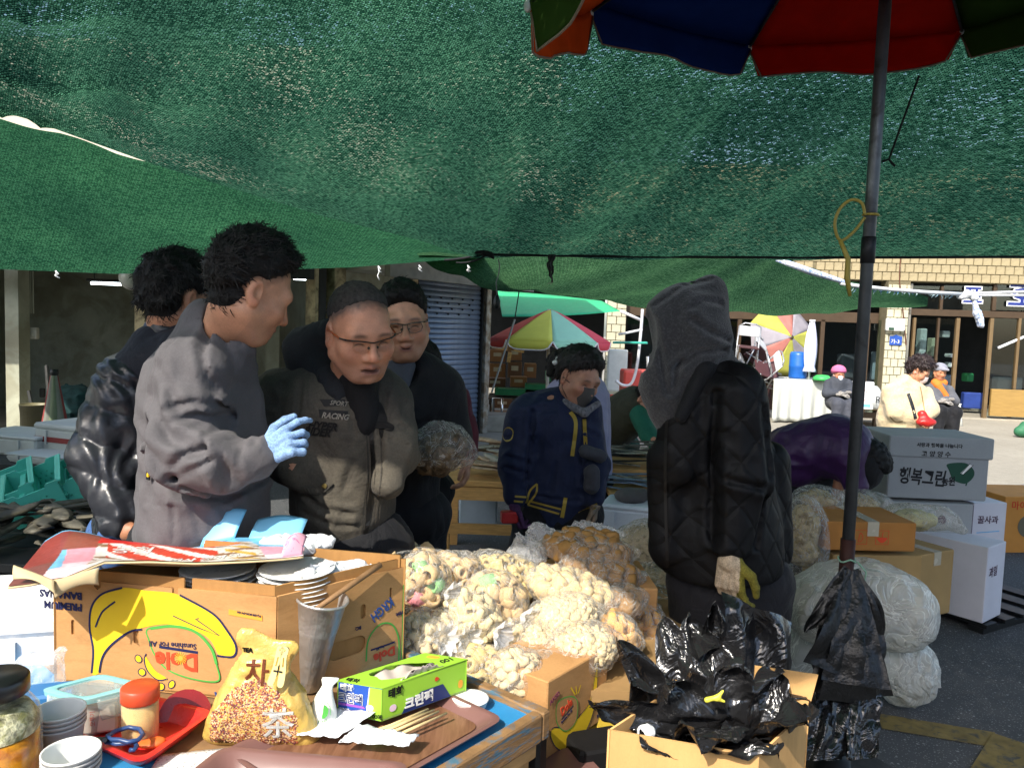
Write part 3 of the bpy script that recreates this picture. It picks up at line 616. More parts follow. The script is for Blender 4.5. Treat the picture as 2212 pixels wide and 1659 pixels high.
# shop sign letters on the transom, white outline behind blue
for ch, x, y, sz in (('프', 2082, 654, .42), ('호', 2178, 660, .62)):
    s, z = fp(x, y); a = fpos(s, -.07, z); text(ch, sz, m_white_s, sb, a, fd, (0, 0, 1), bold=.03, extrude=.004); text(ch, sz, m_blue_s, sb, a + fn_ * .008, fd, (0, 0, 1), bold=.006, extrude=.004)
s, z = fp(1926, 702); mbx = tag(MB().box((0, 0, 0), (.36, .1, .25), rot_f, .02).build('meter_box', m_pl_w, loc=fpos(s, .185, z) + SB0), 'white electric meter box on the tiled column', 'meter box')
MB().box(Vector((-.09, 0, -.08)) + fn_ * .052, (.1, .012, .05), rot_f).box(Vector((.1, 0, -.08)) + fn_ * .052, (.1, .012, .05), rot_f).build('window', M('meter_green', '2e4a3a', .3), mbx)
s, z = fp(1929, 736); pl = tag(MB().box((0, 0, 0), (.24, .02, .18), rot_f, .008).poly([Vector((-.08, 0, .09)), Vector((.08, 0, .09)), Vector((0, 0, .12))], fn_, .01).build('number_plate', M('plate_blue', '2a4fa0', .4), loc=fpos(s, .14, z) + SB0), 'blue house number plate on the tiled column', 'number plate')
text('가-3', .1, m_white_s, pl, Vector((-.105, 0, -.05)) + fn_ * .012, fd, (0, 0, 1))
cb = [fp(1938, 560), (fp(1936, 590)), (fp(1936, 612)), fp(1940, 640), fp(1946, 700), fp(1950, 745)]
tag(MB().tube([fpos(s, .17, z) + SB0 for s, z in cb], .012, 6).build('cable', M('cable_brown', '5a3522', .6)), 'brown cable running down the tiled beam and column', 'cable')
# ================================================================== FOREGROUND TABLE
def shape2d(outs, extrude=0.0):
    """filled flat shape (first outline, then holes) in the XY plane -> mesh"""
    c = bpy.data.curves.new('s', 'CURVE'); c.dimensions = '2D'; c.fill_mode = 'BOTH'; c.extrude = extrude
    for o_ in outs:
        s = c.splines.new('POLY'); s.points.add(len(o_) - 1); s.use_cyclic_u = True
        for p, q in zip(s.points, o_): p.co = (q[0], q[1], 0, 1)
    o = bpy.data.objects.new('s', c); COL.objects.link(o); bpy.context.view_layer.update()
    me = bpy.data.meshes.new_from_object(o.evaluated_get(bpy.context.evaluated_depsgraph_get()))
    COL.objects.unlink(o); bpy.data.objects.remove(o); bpy.data.curves.remove(c); me.materials.clear(); return me
def fr(origin, x, y):
    x = Vector(x).normalized(); y = Vector(y); z = x.cross(y).normalized(); y = z.cross(x); o = Vector(origin)
    return Matrix(((x.x, y.x, z.x, o.x), (x.y, y.y, z.y, o.y), (x.z, y.z, z.z, o.z), (0, 0, 0, 1)))
def smooth_pts(pts, n=5, closed=True):
    r = []; m = len(pts)
    for i in range(m if closed else m - 1):
        p0, p1, p2, p3 = [Vector(pts[j % m] if closed else pts[max(0, min(m - 1, j))]) for j in (i - 1, i, i + 1, i + 2)]
        for k in range(n):
            t = k / n; r.append(.5 * ((2 * p1) + (p2 - p0) * t + (2 * p0 - 5 * p1 + 4 * p2 - p3) * t * t + (3 * p1 - p0 - 3 * p2 + p3) * t ** 3))
    if not closed: r.append(Vector(pts[-1]))
    return r
def print2d(F, outs, m, parent, lift=.001, name='print', smooth=True):
    outs = [[(p.x, p.y) for p in smooth_pts([Vector((a, b)) for a, b in o_], 5)] if smooth else o_ for o_ in outs]
    me = shape2d(outs, .0002); me.transform(F @ Matrix.Translation((0, 0, lift))); me.name = name; return put(name, me, m, parent)
def stroke2d(F, pts, w, m, parent, lift=.0015, name='print', closed=False, smooth=True):
    q = smooth_pts([Vector(p) for p in pts], 6, closed) if smooth else [Vector(p) for p in pts]
    v = []; f = []; k = len(q)
    for i, p in enumerate(q):
        a = q[(i - 1) % k] if closed or i else p; b = q[(i + 1) % k] if closed or i < k - 1 else p; t = (b - a).normalized(); n = Vector((-t.y, t.x)) * w / 2
        v += [F @ Vector((p.x + n.x, p.y + n.y, lift)), F @ Vector((p.x - n.x, p.y - n.y, lift))]
    for i in range(k if closed else k - 1): j = (i + 1) % k; f.append((2 * i, 2 * i + 1, 2 * j + 1, 2 * j))
    return put(name, mesh(name, v, f), m, parent)
def stad(cx, cy, w, h, n=8):
    """rounded slot outline"""
    r = min(w, h) / 2; pts = []
    for i in range(4 * n):
        a = 2 * math.pi * i / (4 * n); pts.append((cx + math.copysign(max(0, w / 2 - r), math.cos(a)) + r * math.cos(a), cy + math.copysign(max(0, h / 2 - r), math.sin(a)) + r * math.sin(a)))
    return pts
m_card = M('cardboard', 'b98d5c', .85, spec=.15, var=.12, vs=5, color2='a97e50', c2s=9, c2t=(.5, .72), fine=.05, fs=160, bump=.12, bs=90, stretch=(1, 1, 3))
m_card2 = M('cardboard_inner', 'a67c4c', .9, spec=.1, var=.08, vs=8, fine=.06, fs=200, stretch=(6, 6, 1))
m_card3 = M('cardboard_light', 'c99f68', .85, spec=.15, var=.1, vs=4, fine=.05, fs=160, stretch=(4, 4, 1))
m_yel = M('ink_yellow', 'e3c02a', .7, spec=.2, var=.05); m_ink = M('ink_navy', '23284f', .7, spec=.2); m_red = M('ink_red', 'd0492c', .7, spec=.2); m_grn = M('ink_green', '4fa348', .7, spec=.2); m_wht = M('ink_white', 'e8e8e4', .6, spec=.2); m_org = M('ink_orange', 'e8a23a', .7)
m_blk = M('ink_black', '18181a', .7, spec=.2)
TA = R(140.5); TU1 = Vector((math.cos(TA), math.sin(TA), 0)); TU2 = Vector((-math.sin(TA), math.cos(TA), 0)); TC = Vector((.105, 1.56, 0))
rot_t = Matrix(((-TU2.x, TU1.x, 0), (-TU2.y, TU1.y, 0), (0, 0, 1)))
m_blue_p = M('paint_blue_worn', '2f86bd', .55, var=.1, vs=7, color2='7b6a55', c2s=11, c2t=(.62, .75), bump=.15, bs=60)
m_wood_o = M('wood_weathered', '8a6a45', .75, var=.25, vs=20, color2='4a6d80', c2s=16, c2t=(.5, .62), bump=.4, bs=40, stretch=(1, 1, 6))
tb = empty('display_table', TC + TU1 * .6 + TU2 * .5, label='worn wooden display table with blue painted top and raised rim', cat='table'); T0 = Vector(tb.location)
def tbx(a0, a1, b0, b1, z0, z1, bev=0.0, mb=None):
    c = TC + TU1 * ((a0 + a1) / 2) + TU2 * ((b0 + b1) / 2) - T0; c.z = (z0 + z1) / 2
    return (mb or MB()).box(c, (abs(b1 - b0), abs(a1 - a0), z1 - z0), rot_t, bev)
tbx(.026, 1.174, .026, 1.174, .70, .733).build('table_top', M('table_brown', '8a6c4a', .7, var=.25, vs=9, color2='6f553a', c2s=6, bump=.3, bs=40), tb)
for a in ((.026, .13, .026, 1.174), (.131, 1.174, .026, .16), (.131, 1.174, .62, .74)): tbx(*a, .7335, .7355).build('painted_band', m_blue_p, tb)
tbx(0, 1.2, 0, .026, .69, .752, .004).build('rim', m_wood_o, tb); tbx(0, .026, .027, 1.2, .69, .752, .004).build('rim', m_wood_o, tb)
tbx(1.174, 1.2, .027, 1.2, .69, .752, .004).build('rim', m_wood_o, tb); tbx(.027, 1.173, 1.174, 1.2, .69, .752, .004).build('rim', m_wood_o, tb)
tbx(.01, .05, .03, 1.17, .655, .687, .003).build('ledger', M('wood_raw', 'b3905f', .75, var=.2, vs=12, stretch=(1, 1, 5)), tb)
tbx(.05, 1.1, .01, .05, .655, .687, .003).build('ledger', MATS['wood_raw'], tb)
for a, b in ((.06, .06), (1.1, .06), (.06, 1.1), (1.1, 1.1)): tbx(a - .03, a + .03, b - .03, b + .03, 0, .654).build('leg', MATS['wood_raw'], tb)
ZT = .7365
def tray(name, c4, z, h, rim, m, label, inner=None, cat='tray', flare=.018):
    """shallow tray from four rim corners (counter-clockwise seen from above)"""
    c = sum((Vector(p) for p in c4), Vector()) / 4; t = empty(name, (c.x, c.y, z), label=label, cat=cat); P = [Vector((p[0] - c.x, p[1] - c.y, 0)) for p in c4]
    def ring(off, zz, nb=5, rad=.03):
        out = []
        for i in range(4):
            p, a, b = P[i], (P[i - 1] - P[i]).normalized(), (P[(i + 1) % 4] - P[i]).normalized(); q = p + (a + b) * off / max(.3, (a.cross(b)).length); s, e = q + a * rad, q + b * rad
            for k in range(nb): t_ = k / (nb - 1); out.append((1 - t_) ** 2 * s + 2 * t_ * (1 - t_) * q + t_ * t_ * e)
        return [Vector((v.x, v.y, zz)) for v in out]
    rings = [ring(flare * .6 + rim, 0), ring(0.0, h - .004), ring(-.002, h), ring(rim * .5, h + .001), ring(rim, h - .001), ring(rim + flare, .004)]
    n = len(rings[0]); v = [p for r_ in rings for p in r_]; f = []
    for j in range(len(rings) - 1):
        for i in range(n): f.append((j * n + i, j * n + (i + 1) % n, (j + 1) * n + (i + 1) % n, (j + 1) * n + i))
    f += [tuple(range(n - 1, -1, -1)), tuple(range((len(rings) - 1) * n, len(rings) * n))]
    autosmooth(MB().add(v, f).build('tray_body', m, t), 35)
    if inner:
        MB().add(ring(rim + flare + .004, .0065), [tuple(range(n))]).build('tray_base', inner, t)
    return t
m_redp = M('plastic_red', 'cf2f2c', .3, spec=.5, var=.06); m_mauve = M('plastic_mauve', '755550', .4, spec=.45, var=.06)
def wood_lam():
    t = NT('wood_laminate'); v = t.coord('Object', (26, 3.0, 3.0), (0, 0, R(50))); n = t.noise(v, 1.6, 5, .6, 1.5)
    t.link(t.ramp(n, [(.25, lin('5a3a2a')), (.5, lin('7a5640')), (.75, lin('8f6a52'))]), t.b.inputs['Base Color']); t.b.inputs['Roughness'].default_value = .45; return t.m
m_lam = wood_lam()
ccw = lambda pts: pts if sum((pts[i][0] * pts[(i + 1) % 4][1] - pts[(i + 1) % 4][0] * pts[i][1]) for i in range(4)) > 0 else pts[::-1]
tr_a = on(1088, 1549, .76); tr_b = tr_a + TU1 * .30; tr_c = tr_b + TU2 * .44; tr_d = tr_a + TU2 * .44
tray('serving_tray', ccw([tr_a, tr_b, tr_c, tr_d]), ZT, .022, .01, m_mauve, 'brown tray with wood pattern base under the green carton and chopsticks', m_lam)
a_, b_ = on(482, 1612, .768), on(884, 1648, .768); dd = (b_ - a_).normalized(); nn = Vector((dd.y, -dd.x, 0))
tray('serving_tray', ccw([a_, b_, b_ + nn * .3 - dd * .03, a_ + nn * .3 - dd * .06]), ZT + .006, .026, .011, m_mauve, 'mauve brown plastic tray at the bottom edge in front of the yellow tea bag', m_lam)
red4 = [on(303, 1645, .77), on(462, 1532, .77), on(262, 1482, .77), on(80, 1545, .77)]
tray('serving_tray', ccw(red4), ZT, .03, .012, m_redp, 'bright red plastic tray under the lunch box and orange lidded jar', cat='tray')
MB().cyl(on(400, 1545, .7455) , on(400, 1545, .7462), .05, n=20).build('stain', M('plastic_red_dark', '8c1f1a', .3), bpy.data.objects['serving_tray.002']).location = -Vector(bpy.data.objects['serving_tray.002'].location)  # dark red disc painted on the tray as the jar's cast shadow
# ---- newspaper, slips of paper
def paper_mat():
    t = NT('newsprint'); v = t.coord('Object', (1, 1, 1), (0, 0, R(-12))); br = t.new('TexBrick'); br.inputs['Scale'].default_value = 1; br.inputs['Brick Width'].default_value = .008; br.inputs['Row Height'].default_value = .007; br.inputs['Mortar Size'].default_value = .0018; br.inputs['Color1'].default_value = (.08, .08, .08, 1); br.inputs['Color2'].default_value = (.75, .75, .75, 1); br.inputs['Mortar'].default_value = (.72, .72, .72, 1); t.link(v, br.inputs['Vector'])
    n = t.noise(v, 320, 2); c = t.mix(t.ramp(n, [(.47, (0, 0, 0)), (.52, (1, 1, 1))]), br.outputs['Color'], (.72, .72, .71)); t.link(c, t.b.inputs['Base Color']); t.b.inputs['Roughness'].default_value = .9; return t.m
m_news = paper_mat(); m_paper = M('paper_white', 'dfe2e6', .85, var=.04, bump=.1, bs=20)
def crumple(u, v, s, a): return a * (math.sin(u * 9 + s) * math.sin(v * 7 + s * 2) + .5 * math.sin(u * 23 + v * 17 + s))
def paper(name, c4, z, m, label, amp=.003, seed=0, lift=.0, nu=14, nv=10):
    P = [Vector(p) for p in c4]
    fn = lambda u, v: P[0].lerp(P[1], u).lerp(P[3].lerp(P[2], u), v) * 1.0 + Vector((0, 0, z - P[0].lerp(P[1], u).lerp(P[3].lerp(P[2], u), v).z + abs(crumple(u, v, seed, amp)) + lift * u * v))
    return tag(MB().sheet(fn, nu, nv, .0006).build(name, m, smooth=True), label, 'paper')
paper('newspaper', [on(300, 1700, .74), on(470, 1690, .74), on(500, 1612, .74), on(345, 1628, .74)], ZT + .002, m_news, 'printed newspaper sheet under the red tray and yellow bag', .001, 1)
paper('paper_slip', [on(640, 1622, .74), on(730, 1628, .74), on(815, 1575, .74), on(690, 1563, .74)], ZT + .034, m_paper, 'white slip of paper lying left of the chopsticks', .003, 2, .006)
paper('paper_napkin', [on(730, 1640, .74), on(880, 1650, .74), on(905, 1625, .74), on(775, 1600, .74)], ZT + .036, m_paper, 'crumpled white napkin over the blue table edge below the chopsticks', .006, 3)
# ---- chopsticks
m_bam = M('bamboo', 'd9bf8c', .6, var=.15, vs=30, stretch=(1, 1, 1))
for i, (x0, y0, x1, y1) in enumerate(((800, 1586, 925, 1531), (806, 1590, 938, 1533), (800, 1582, 932, 1536), (818, 1594, 948, 1536), (838, 1597, 965, 1540), (812, 1588, 915, 1540))):
    a, b = on(x0, y0, .765 + .003 * (i % 2)), on(x1, y1, .768 + .003 * (i % 3 == 0)); c = (a + b) / 2
    tag(MB().cyl(a - c, b - c, .0038, .0026, 6).build('chopstick', m_bam, smooth=True, loc=c), 'pale wooden chopstick in the bundle on the brown tray beside the green carton', 'chopstick', 'chopsticks on the brown tray')
# ---- honey jar
m_glassy = film('jar_glass', 'fbfdfb', .985, .03, 3, .03)
p = on(-6, 1730, ZT); jr = empty('honey_jar', (p.x, p.y, ZT), label='glass jar of orange fruit preserve with black lid at left', cat='jar')
MB().lathe([(.05, 0), (.063, .006), (.066, .03), (.066, .13), (.062, .155), (.046, .178), (.043, .19), (.043, .2)], 32, cap0=True).build('glass', m_glassy, jr, True)
m_honey = M('preserve_orange', 'e89a18', .25, spec=.5, var=.25, vs=30, color2='b86a0c', c2s=22, c2t=(.45, .6), sss=.0, coat=.6)
MB().lathe([(0, .006), (.058, .008), (.0625, .03), (.0625, .118), (.05, .122), (0, .12)], 28).build('preserve', m_honey, jr, True)
MB().lathe([(.0625, .121), (.062, .14), (.05, .16), (.03, .163), (0, .162)], 28).build('peel_layer', M('preserve_peel', '8c8a5c', .4, var=.6, vs=60, color2='d8d2b0', c2s=55, bump=.8, bs=60, bd=.006), jr, True)
MB().lathe([(.0, .215), (.044, .215), (.049, .21), (.049, .186), (.046, .183), (.0455, .186)], 32).build('lid', M('lid_black', '131314', .35, spec=.6), jr, True)
# ---- paper cups
m_cup = M('paper_cup', 'd8dad6', .6, var=.05); m_cupg = M('paper_cup_grey', 'b4b4b4', .6, var=.05)
def cup(x, y, z0, n, lab, grp=None):
    p = on(x, y, z0 + .086); e = empty('paper_cup', (p.x, p.y, z0), label=lab, cat='paper cup', group=grp)
    for i in range(n):
        zz = i * .008; c_ = MB().lathe([(.0, .002 + zz), (.028, .002 + zz), (.029, 0 + zz), (.0405, .083 + zz), (.043, .084 + zz), (.0432, .087 + zz), (.0405, .0875 + zz), (.0395, .084 + zz), (.0285, .004 + zz), (0, .004 + zz)], 28).build('cup_body', m_cup if i == n - 1 else m_cupg, e, True)
    return e
c1_ = cup(128, 1560, ZT, 4, 'stack of grey white paper cups between the jar and the lunch box'); cup(154, 1652, ZT + .012, 4, 'white paper cup stack at the bottom left edge in front of the other cups')
# handle-like drawing on the near cup
stroke2d(fr((c1_.location.x - .0, c1_.location.y, 0), (1, 0, 0), (0, 0, 1)), [(0, .0), (.001, .0)], .001, m_ink, c1_).hide_render = False
bpy.data.objects.remove(c1_.children[-1])
# ---- lunch box with aqua rimmed lid
lb4 = [on(177, 1509, .83), on(312, 1474, .83), on(219, 1452, .83), on(90, 1485, .83)]; cc = sum(lb4, Vector()) / 4
bx = empty('lunch_box', (cc.x, cc.y, ZT + .008), label='clear plastic lunch box with aqua rimmed lid on the red tray', cat='food container')
m_clear = film('plastic_clear', 'eef5f5', .82, .12, 8, .1, 'dfeaea'); m_aqua = M('plastic_aqua', '8fcfd0', .3, spec=.5, alpha=.85)
def rr(P, off, z, nb=6, rad=.02):
    out = []
    for i in range(4):
        p, a, b = P[i], (P[i - 1] - P[i]).normalized(), (P[(i + 1) % 4] - P[i]).normalized(); q = p + (a + b) * off; s, e = q + a * rad, q + b * rad
        for k in range(nb): t_ = k / (nb - 1); w = (1 - t_) ** 2 * s + 2 * t_ * (1 - t_) * q + t_ * t_ * e; out.append(Vector((w.x, w.y, z)))
    return out
LP = [Vector((q.x - cc.x, q.y - cc.y, 0)) for q in ccw(lb4)]
def loft(rings, caps=(True, True)):
    n = len(rings[0]); v = [p for r_ in rings for p in r_]; f = [(j * n + i, j * n + (i + 1) % n, (j + 1) * n + (i + 1) % n, (j + 1) * n + i) for j in range(len(rings) - 1) for i in range(n)]
    if caps[0]: f.append(tuple(range(n - 1, -1, -1)))
    if caps[1]: f.append(tuple(range((len(rings) - 1) * n, len(rings) * n)))
    return MB().add(v, f)
autosmooth(loft([rr(LP, .018, 0), rr(LP, .012, .004), rr(LP, .008, .075)], (True, False)).build('box_body', m_clear, bx), 50)
autosmooth(loft([rr(LP, -.002, .072), rr(LP, -.003, .082), rr(LP, .004, .085), rr(LP, .011, .083), rr(LP, .011, .078)], (False, False)).build('lid_rim', m_aqua, bx), 50)
loft([rr(LP, .011, .079), rr(LP, .02, .083), rr(LP, .03, .0832)], (False, True)).build('lid_panel', m_clear, bx)
for i in range(4):
    a, b = LP[i], LP[(i + 1) % 4]; mid = (a + b) / 2; d_ = (b - a).normalized(); n_ = Vector((d_.y, -d_.x, 0))
    MB().sheet(lambda u, v: mid + d_ * ((u - .5) * .06 * (1 - .25 * v * v)) + n_ * (.004 + .003 * math.sin(v * 3)) + Vector((0, 0, .078 - v * .042)), 6, 6, .0015).build('clip', m_clear, bx, True)
pk = MB().box((.012, -.006, .032), (.075, .05, .055), rotm(0, 0, R(20)), .004).build('carton', M('carton_pinkish', 'cbb3a3', .7, var=.05), bx)
MB().box((-.04, .0, .03), (.03, .06, .05), rotm(0, 0, R(20)), .004).build('packet', m_wht, bx); MB().box((-.03, -.034, .03), (.008, .004, .03), rotm(0, 0, R(20))).build('packet_label', M('ink_sky', '6fb6e0', .5), bx)
text('오뚜기', .011, m_red, pk, Vector((.02, -.03, .02)), (0, 0, 1), (-math.cos(R(20)), -math.sin(R(20)), 0))
# ---- jar with orange lid
p = on(303, 1596, ZT + .006); oj = empty('seasoning_jar', (p.x, p.y, ZT + .006), label='small clear jar of pale powder with orange red lid', cat='jar')
MB().lathe([(.0, 0), (.026, .0), (.031, .004), (.0325, .02), (.0325, .078), (.031, .082)], 28).build('glass', film('jar_plastic', 'fff4dc', .7, .2, 10, .2, 'e8d8b0'), oj, True)
MB().lathe([(.0, .003), (.029, .004), (.0305, .02), (.0305, .072), (0, .073)], 24).build('powder', M('powder_cream', 'd9c08c', .9, var=.12, vs=40), oj, True)
MB().lathe([(.0, .106), (.031, .106), (.0345, .103), (.0345, .08), (.0335, .078), (.0325, .08)], 32).build('lid', M('lid_orange', 'c24a2c', .4, spec=.45, var=.04), oj, True)
# ---- scissors
m_scb = M('handle_blue', '2b4675', .35, spec=.5); p = on(250, 1598, .782); sc_ = empty('scissors', p, label='blue handled scissors resting on the red tray edge', cat='scissors')
q0 = [on(x, y, .786) - p for x, y in ((232, 1590), (250, 1578), (278, 1570), (302, 1574), (309, 1586), (298, 1598), (276, 1602), (258, 1597), (240, 1596))]
q1 = [on(x, y, .778) - p for x, y in ((228, 1601), (252, 1606), (278, 1604), (292, 1604), (296, 1611), (288, 1620), (281, 1619))]
MB().tube(q0, .0042, 8, closed=True).build('handle', m_scb, sc_, True); MB().tube(q1, .0042, 8).build('handle', m_scb, sc_, True)
for e0, e1, w_ in (((232, 1597), (178, 1592), .012), ((232, 1600), (176, 1597), .012)):
    a, b = on(*e0, .784) - p, on(*e1, .782) - p; d_ = (b - a).normalized(); n_ = Vector((-d_.y, d_.x, 0))
    MB().poly([a + n_ * w_ / 2, b, a - n_ * w_ / 2], (0, 0, 1), .002).build('blade', M('blade_steel', '3a3c3e', .3, .8), sc_)
MB().cyl(on(226, 1598, .782) - p, on(226, 1598, .79) - p, .004, n=10).build('pivot', MATS['blade_steel'], sc_)
tag(sculpt('orange_peel', [ell((0, 0, 0), (.022, .014, .006)), ell((.014, .006, .003), (.014, .01, .006))], M('peel_orange', 'd8662c', .5, spec=.4), None, k=.01, h=.003, mat4=Matrix.Translation(on(322, 1606, .758))), 'scrap of orange plastic lying in the red tray by the scissors', 'scrap')
# ---- yellow grain tea bag with clothes peg
p = on(556, 1612, ZT); tg = empty('tea_bag', (p.x, p.y + .02, ZT + .002), label='crinkled yellow bag of roasted barley tea grains held by a peg', cat='bag')
def tea_col(V):
    c = np.tile(np.array(lin('bfa052')), (len(V), 1)); n = vnoise(list(V.T), (60, 60, 60), 1)[:, None]
    c = c * (.8 + .4 * n); top = V[:, 2] > .16; c[top] = c[top] * .0 + np.array(lin('c8a85a')) * (.75 + .5 * n[top]); return c
tea = sculpt('pouch', [cap((-.075, 0, .03), (.075, 0, .03), .032, fl=((0, 1, 0), 1.0)), cap((-.05, 0, .07), (.05, 0, .07), .04, fl=((0, 1, 0), 1.1)), cap((-.03, 0, .115), (.03, 0, .115), .032, fl=((0, 1, 0), 1.5)), cap((-.012, 0, .145), (.008, 0, .15), .024, fl=((0, 1, 0), 1.8)), cap((-.03, .0, .2), (.026, .004, .175), .018, fl=((0, 1, 0), 2.8)), cap((.03, 0, .16), (.055, 0, .185), .016, fl=((0, 1, 0), 2.6)), cap((-.1, 0, .006), (.1, 0, .006), .01, fl=((0, 1, 0), 1.0))],
            M('pouch_foil', vcol=True, rough=.32, spec=.6, var=.1, vs=30, bump=.5, bs=45, bd=.008), tg, k=.03, h=.0042, folds=(.006, (38, 38, 22), 6), color=tea_col)
from mathutils.bvhtree import BVHTree
def bvh(o): return BVHTree.FromPolygons([v.co for v in o.data.vertices], [tuple(p.vertices) for p in o.data.polygons])
def drape(me, tree, lift=.0008, dirn=(0, 1, 0), back=.3):
    d = Vector(dirn)
    for v in me.vertices:
        h_ = tree.ray_cast(v.co - d * back, d)
        v.co = (h_[0] if h_[0] is not None else tree.find_nearest(v.co)[0]) - d * lift
tt = bvh(tea); r2 = random.Random(5); gv = MB(); gb = MB(); nb_ = [gv, gb, MB()]
for i in range(3000):
    x, z = r2.uniform(-.086, .08), r2.uniform(.01, .13)
    wlim = .082 - max(0, z - .06) * .8
    if abs(x + .004) > wlim or z > .134 - abs(x) * .5: continue
    h_ = tt.ray_cast(Vector((x, -.2, z)), Vector((0, 1, 0)))
    if h_[0] is None: continue
    nb_[i % 3].ball(h_[0] + Vector((0, .0008, 0)), (.0022, .0012, .0042), 5, 3, rotm(0, r2.uniform(0, 6), 0))
for g_, c_ in zip(nb_, ('a35a3c', 'd8b08a', '6a3a40')): tag(g_.build('grain_print', M('grain_' + c_, c_, .4, spec=.4, var=.1), tea, True), kind='stuff')
for s_, sz, x, z, mm in (('茶', .062, .012, .03, m_wht), ('차', .05, -.026, .125, M('ink_brown', '8a4a2c', .6)), ('TEA', .011, -.034, .178, m_blk), ('900 L', .011, -.078, .008, M('ink_brown_dark', '5a3a20', .6))):
    o = text(s_, sz, mm, tea, (x, -.1, z), (1, 0, 0), (0, 0, 1), bold=.0008); drape(o.data, tt, .0022)
pg = empty('clothes_peg', on(614, 1380, .74) * 0 + Vector((p.x + .045, p.y - .02, ZT + .165)), label='pale yellow clothes peg clipped to the neck of the tea bag', cat='clothes peg', rot=(R(-8), R(8), 0))
m_peg = M('plastic_cream', 'e3d490', .45, spec=.4)
for sx in (-1, 1):
    me_ = shape2d([[(q.x, q.y) for q in smooth_pts([Vector(a) for a in ((-.006, -.03), (.004, -.032), (.007, -.01), (.006, .02), (.0085, .036), (.001, .041), (-.006, .036), (-.004, .0))], 4)], stad(.001, .034, .004, .004), stad(.001, .012, .003, .018)], .003)
    me_.transform(Matrix.Translation((sx * .0068, 0, 0)) @ Matrix.Rotation(sx * R(5), 4, 'Z')); me_.transform(Matrix.Rotation(R(90), 4, 'X')); put('peg_arm', me_, m_peg, pg)
MB().tube([(-.008, -.004, -.005), (.008, -.004, -.005)], .0016, 6).tube([(0, -.004, -.014), (0, -.004, .006)], .0012, 6).build('spring', m_tape, pg)
# ---- tall steel cup with wooden spoon
p = on(662, 1493, ZT); bk = empty('steel_bucket', (p.x, p.y + .01, ZT + .004), label='tall dented stainless steel cup with wire handle leaning beside the carton', cat='bucket', rot=(R(2), R(8.5), 0))
def steel():
    t = NT('stainless'); b = t.b; b.inputs['Metallic'].default_value = .7; b.inputs['Base Color'].default_value = (.5, .5, .49, 1); v = t.coord('Object', (1, 1, .06)); n = t.noise(v, 55, 4, .6)
    t.link(t.ramp(n, [(.3, (.3,) * 3), (.7, (.48,) * 3)]), b.inputs['Roughness']); n1 = t.bump(t.noise(t.coord('Object'), 16, 3, .6), .5, .012); t.link(t.bump(n, .5, .006, n1), b.inputs['Normal']); MATS['stainless'] = t.m; return t.m
m_ss = steel()
MB().lathe([(.0, .004), (.026, .0), (.029, .003), (.042, .132), (.0435, .135), (.0435, .14), (.045, .145), (.053, .2), (.0565, .203), (.0585, .207), (.0565, .211), (.053, .2085), (.0505, .203), (.042, .145), (.028, .008), (0, .006)], 40).build('cup_body', m_ss, bk, True)
MB().tube([(-.056, .0, .205), (-.068, -.004, .2), (-.075, -.004, .193), (-.06, .0, .196)], .0022, 6).tube([(-.055, 0, .208), (-.062, 0, .222), (-.06, 0, .238), (-.05, .002, .246)], .0022, 6).build('wire_handle', m_ss, bk, True)
MB().tube([(-.058, 0, .203), (-.045, 0, .198), (-.035, 0, .2)], .006, 6).build('handle_lug', m_ss, bk, True)
a, b = at(728, 1284, p.y + .02), at(822, 1219, p.y + .1); c = a + (a - b) * .6
tag(MB().tube([c, a, b], [.0055, .0065, .0075], 8).build('wooden_spoon', M('wood_spoon', '8a6a48', .7, var=.2, vs=40), smooth=True), 'wooden spoon handle sticking out of the steel cup', 'spoon')
# ---- white folded dispenser pack
p = on(697, 1566, ZT + .02); db = empty('dispenser_pack', (p.x, p.y, ZT + .024), label='white folded paper cone pack with green leaf print before the steel cup', cat='packet')
dsp = loft([[Vector((math.cos(t_) * a_, math.sin(t_) * b_, z_)) + Vector((ox, 0, 0)) for t_ in [2 * math.pi * i / 24 for i in range(24)]] for a_, b_, z_, ox in ((.027, .022, 0, 0), (.0285, .023, .004, 0), (.026, .02, .03, 0), (.018, .013, .055, .002), (.012, .007, .07, .006), (.011, .004, .078, .009), (.017, .004, .088, .013), (.016, .003, .093, .014))]).build('pack_body', M('pack_white', 'e4e6e0', .5, spec=.3, bump=.1, bs=40), db, True)
print2d(fr((0, -.0235, 0), (1, 0, 0), (0, 0, 1)), [[(.004, .022), (.014, .028), (.016, .042), (.008, .05), (.006, .036)]], m_grn, dsp, .0008)
stroke2d(fr((0, -.0235, 0), (1, 0, 0), (0, 0, 1)), [(-.002, .03), (.002, .05), (.012, .055), (.02, .045), (.02, .03)], .001, m_grn, dsp)
o = text('Fresh', .008, m_grn, dsp, (-.004, -.1, .012), (1, 0, .15), (0, 0, 1), shear=.3); drape(o.data, bvh(dsp), .0006)
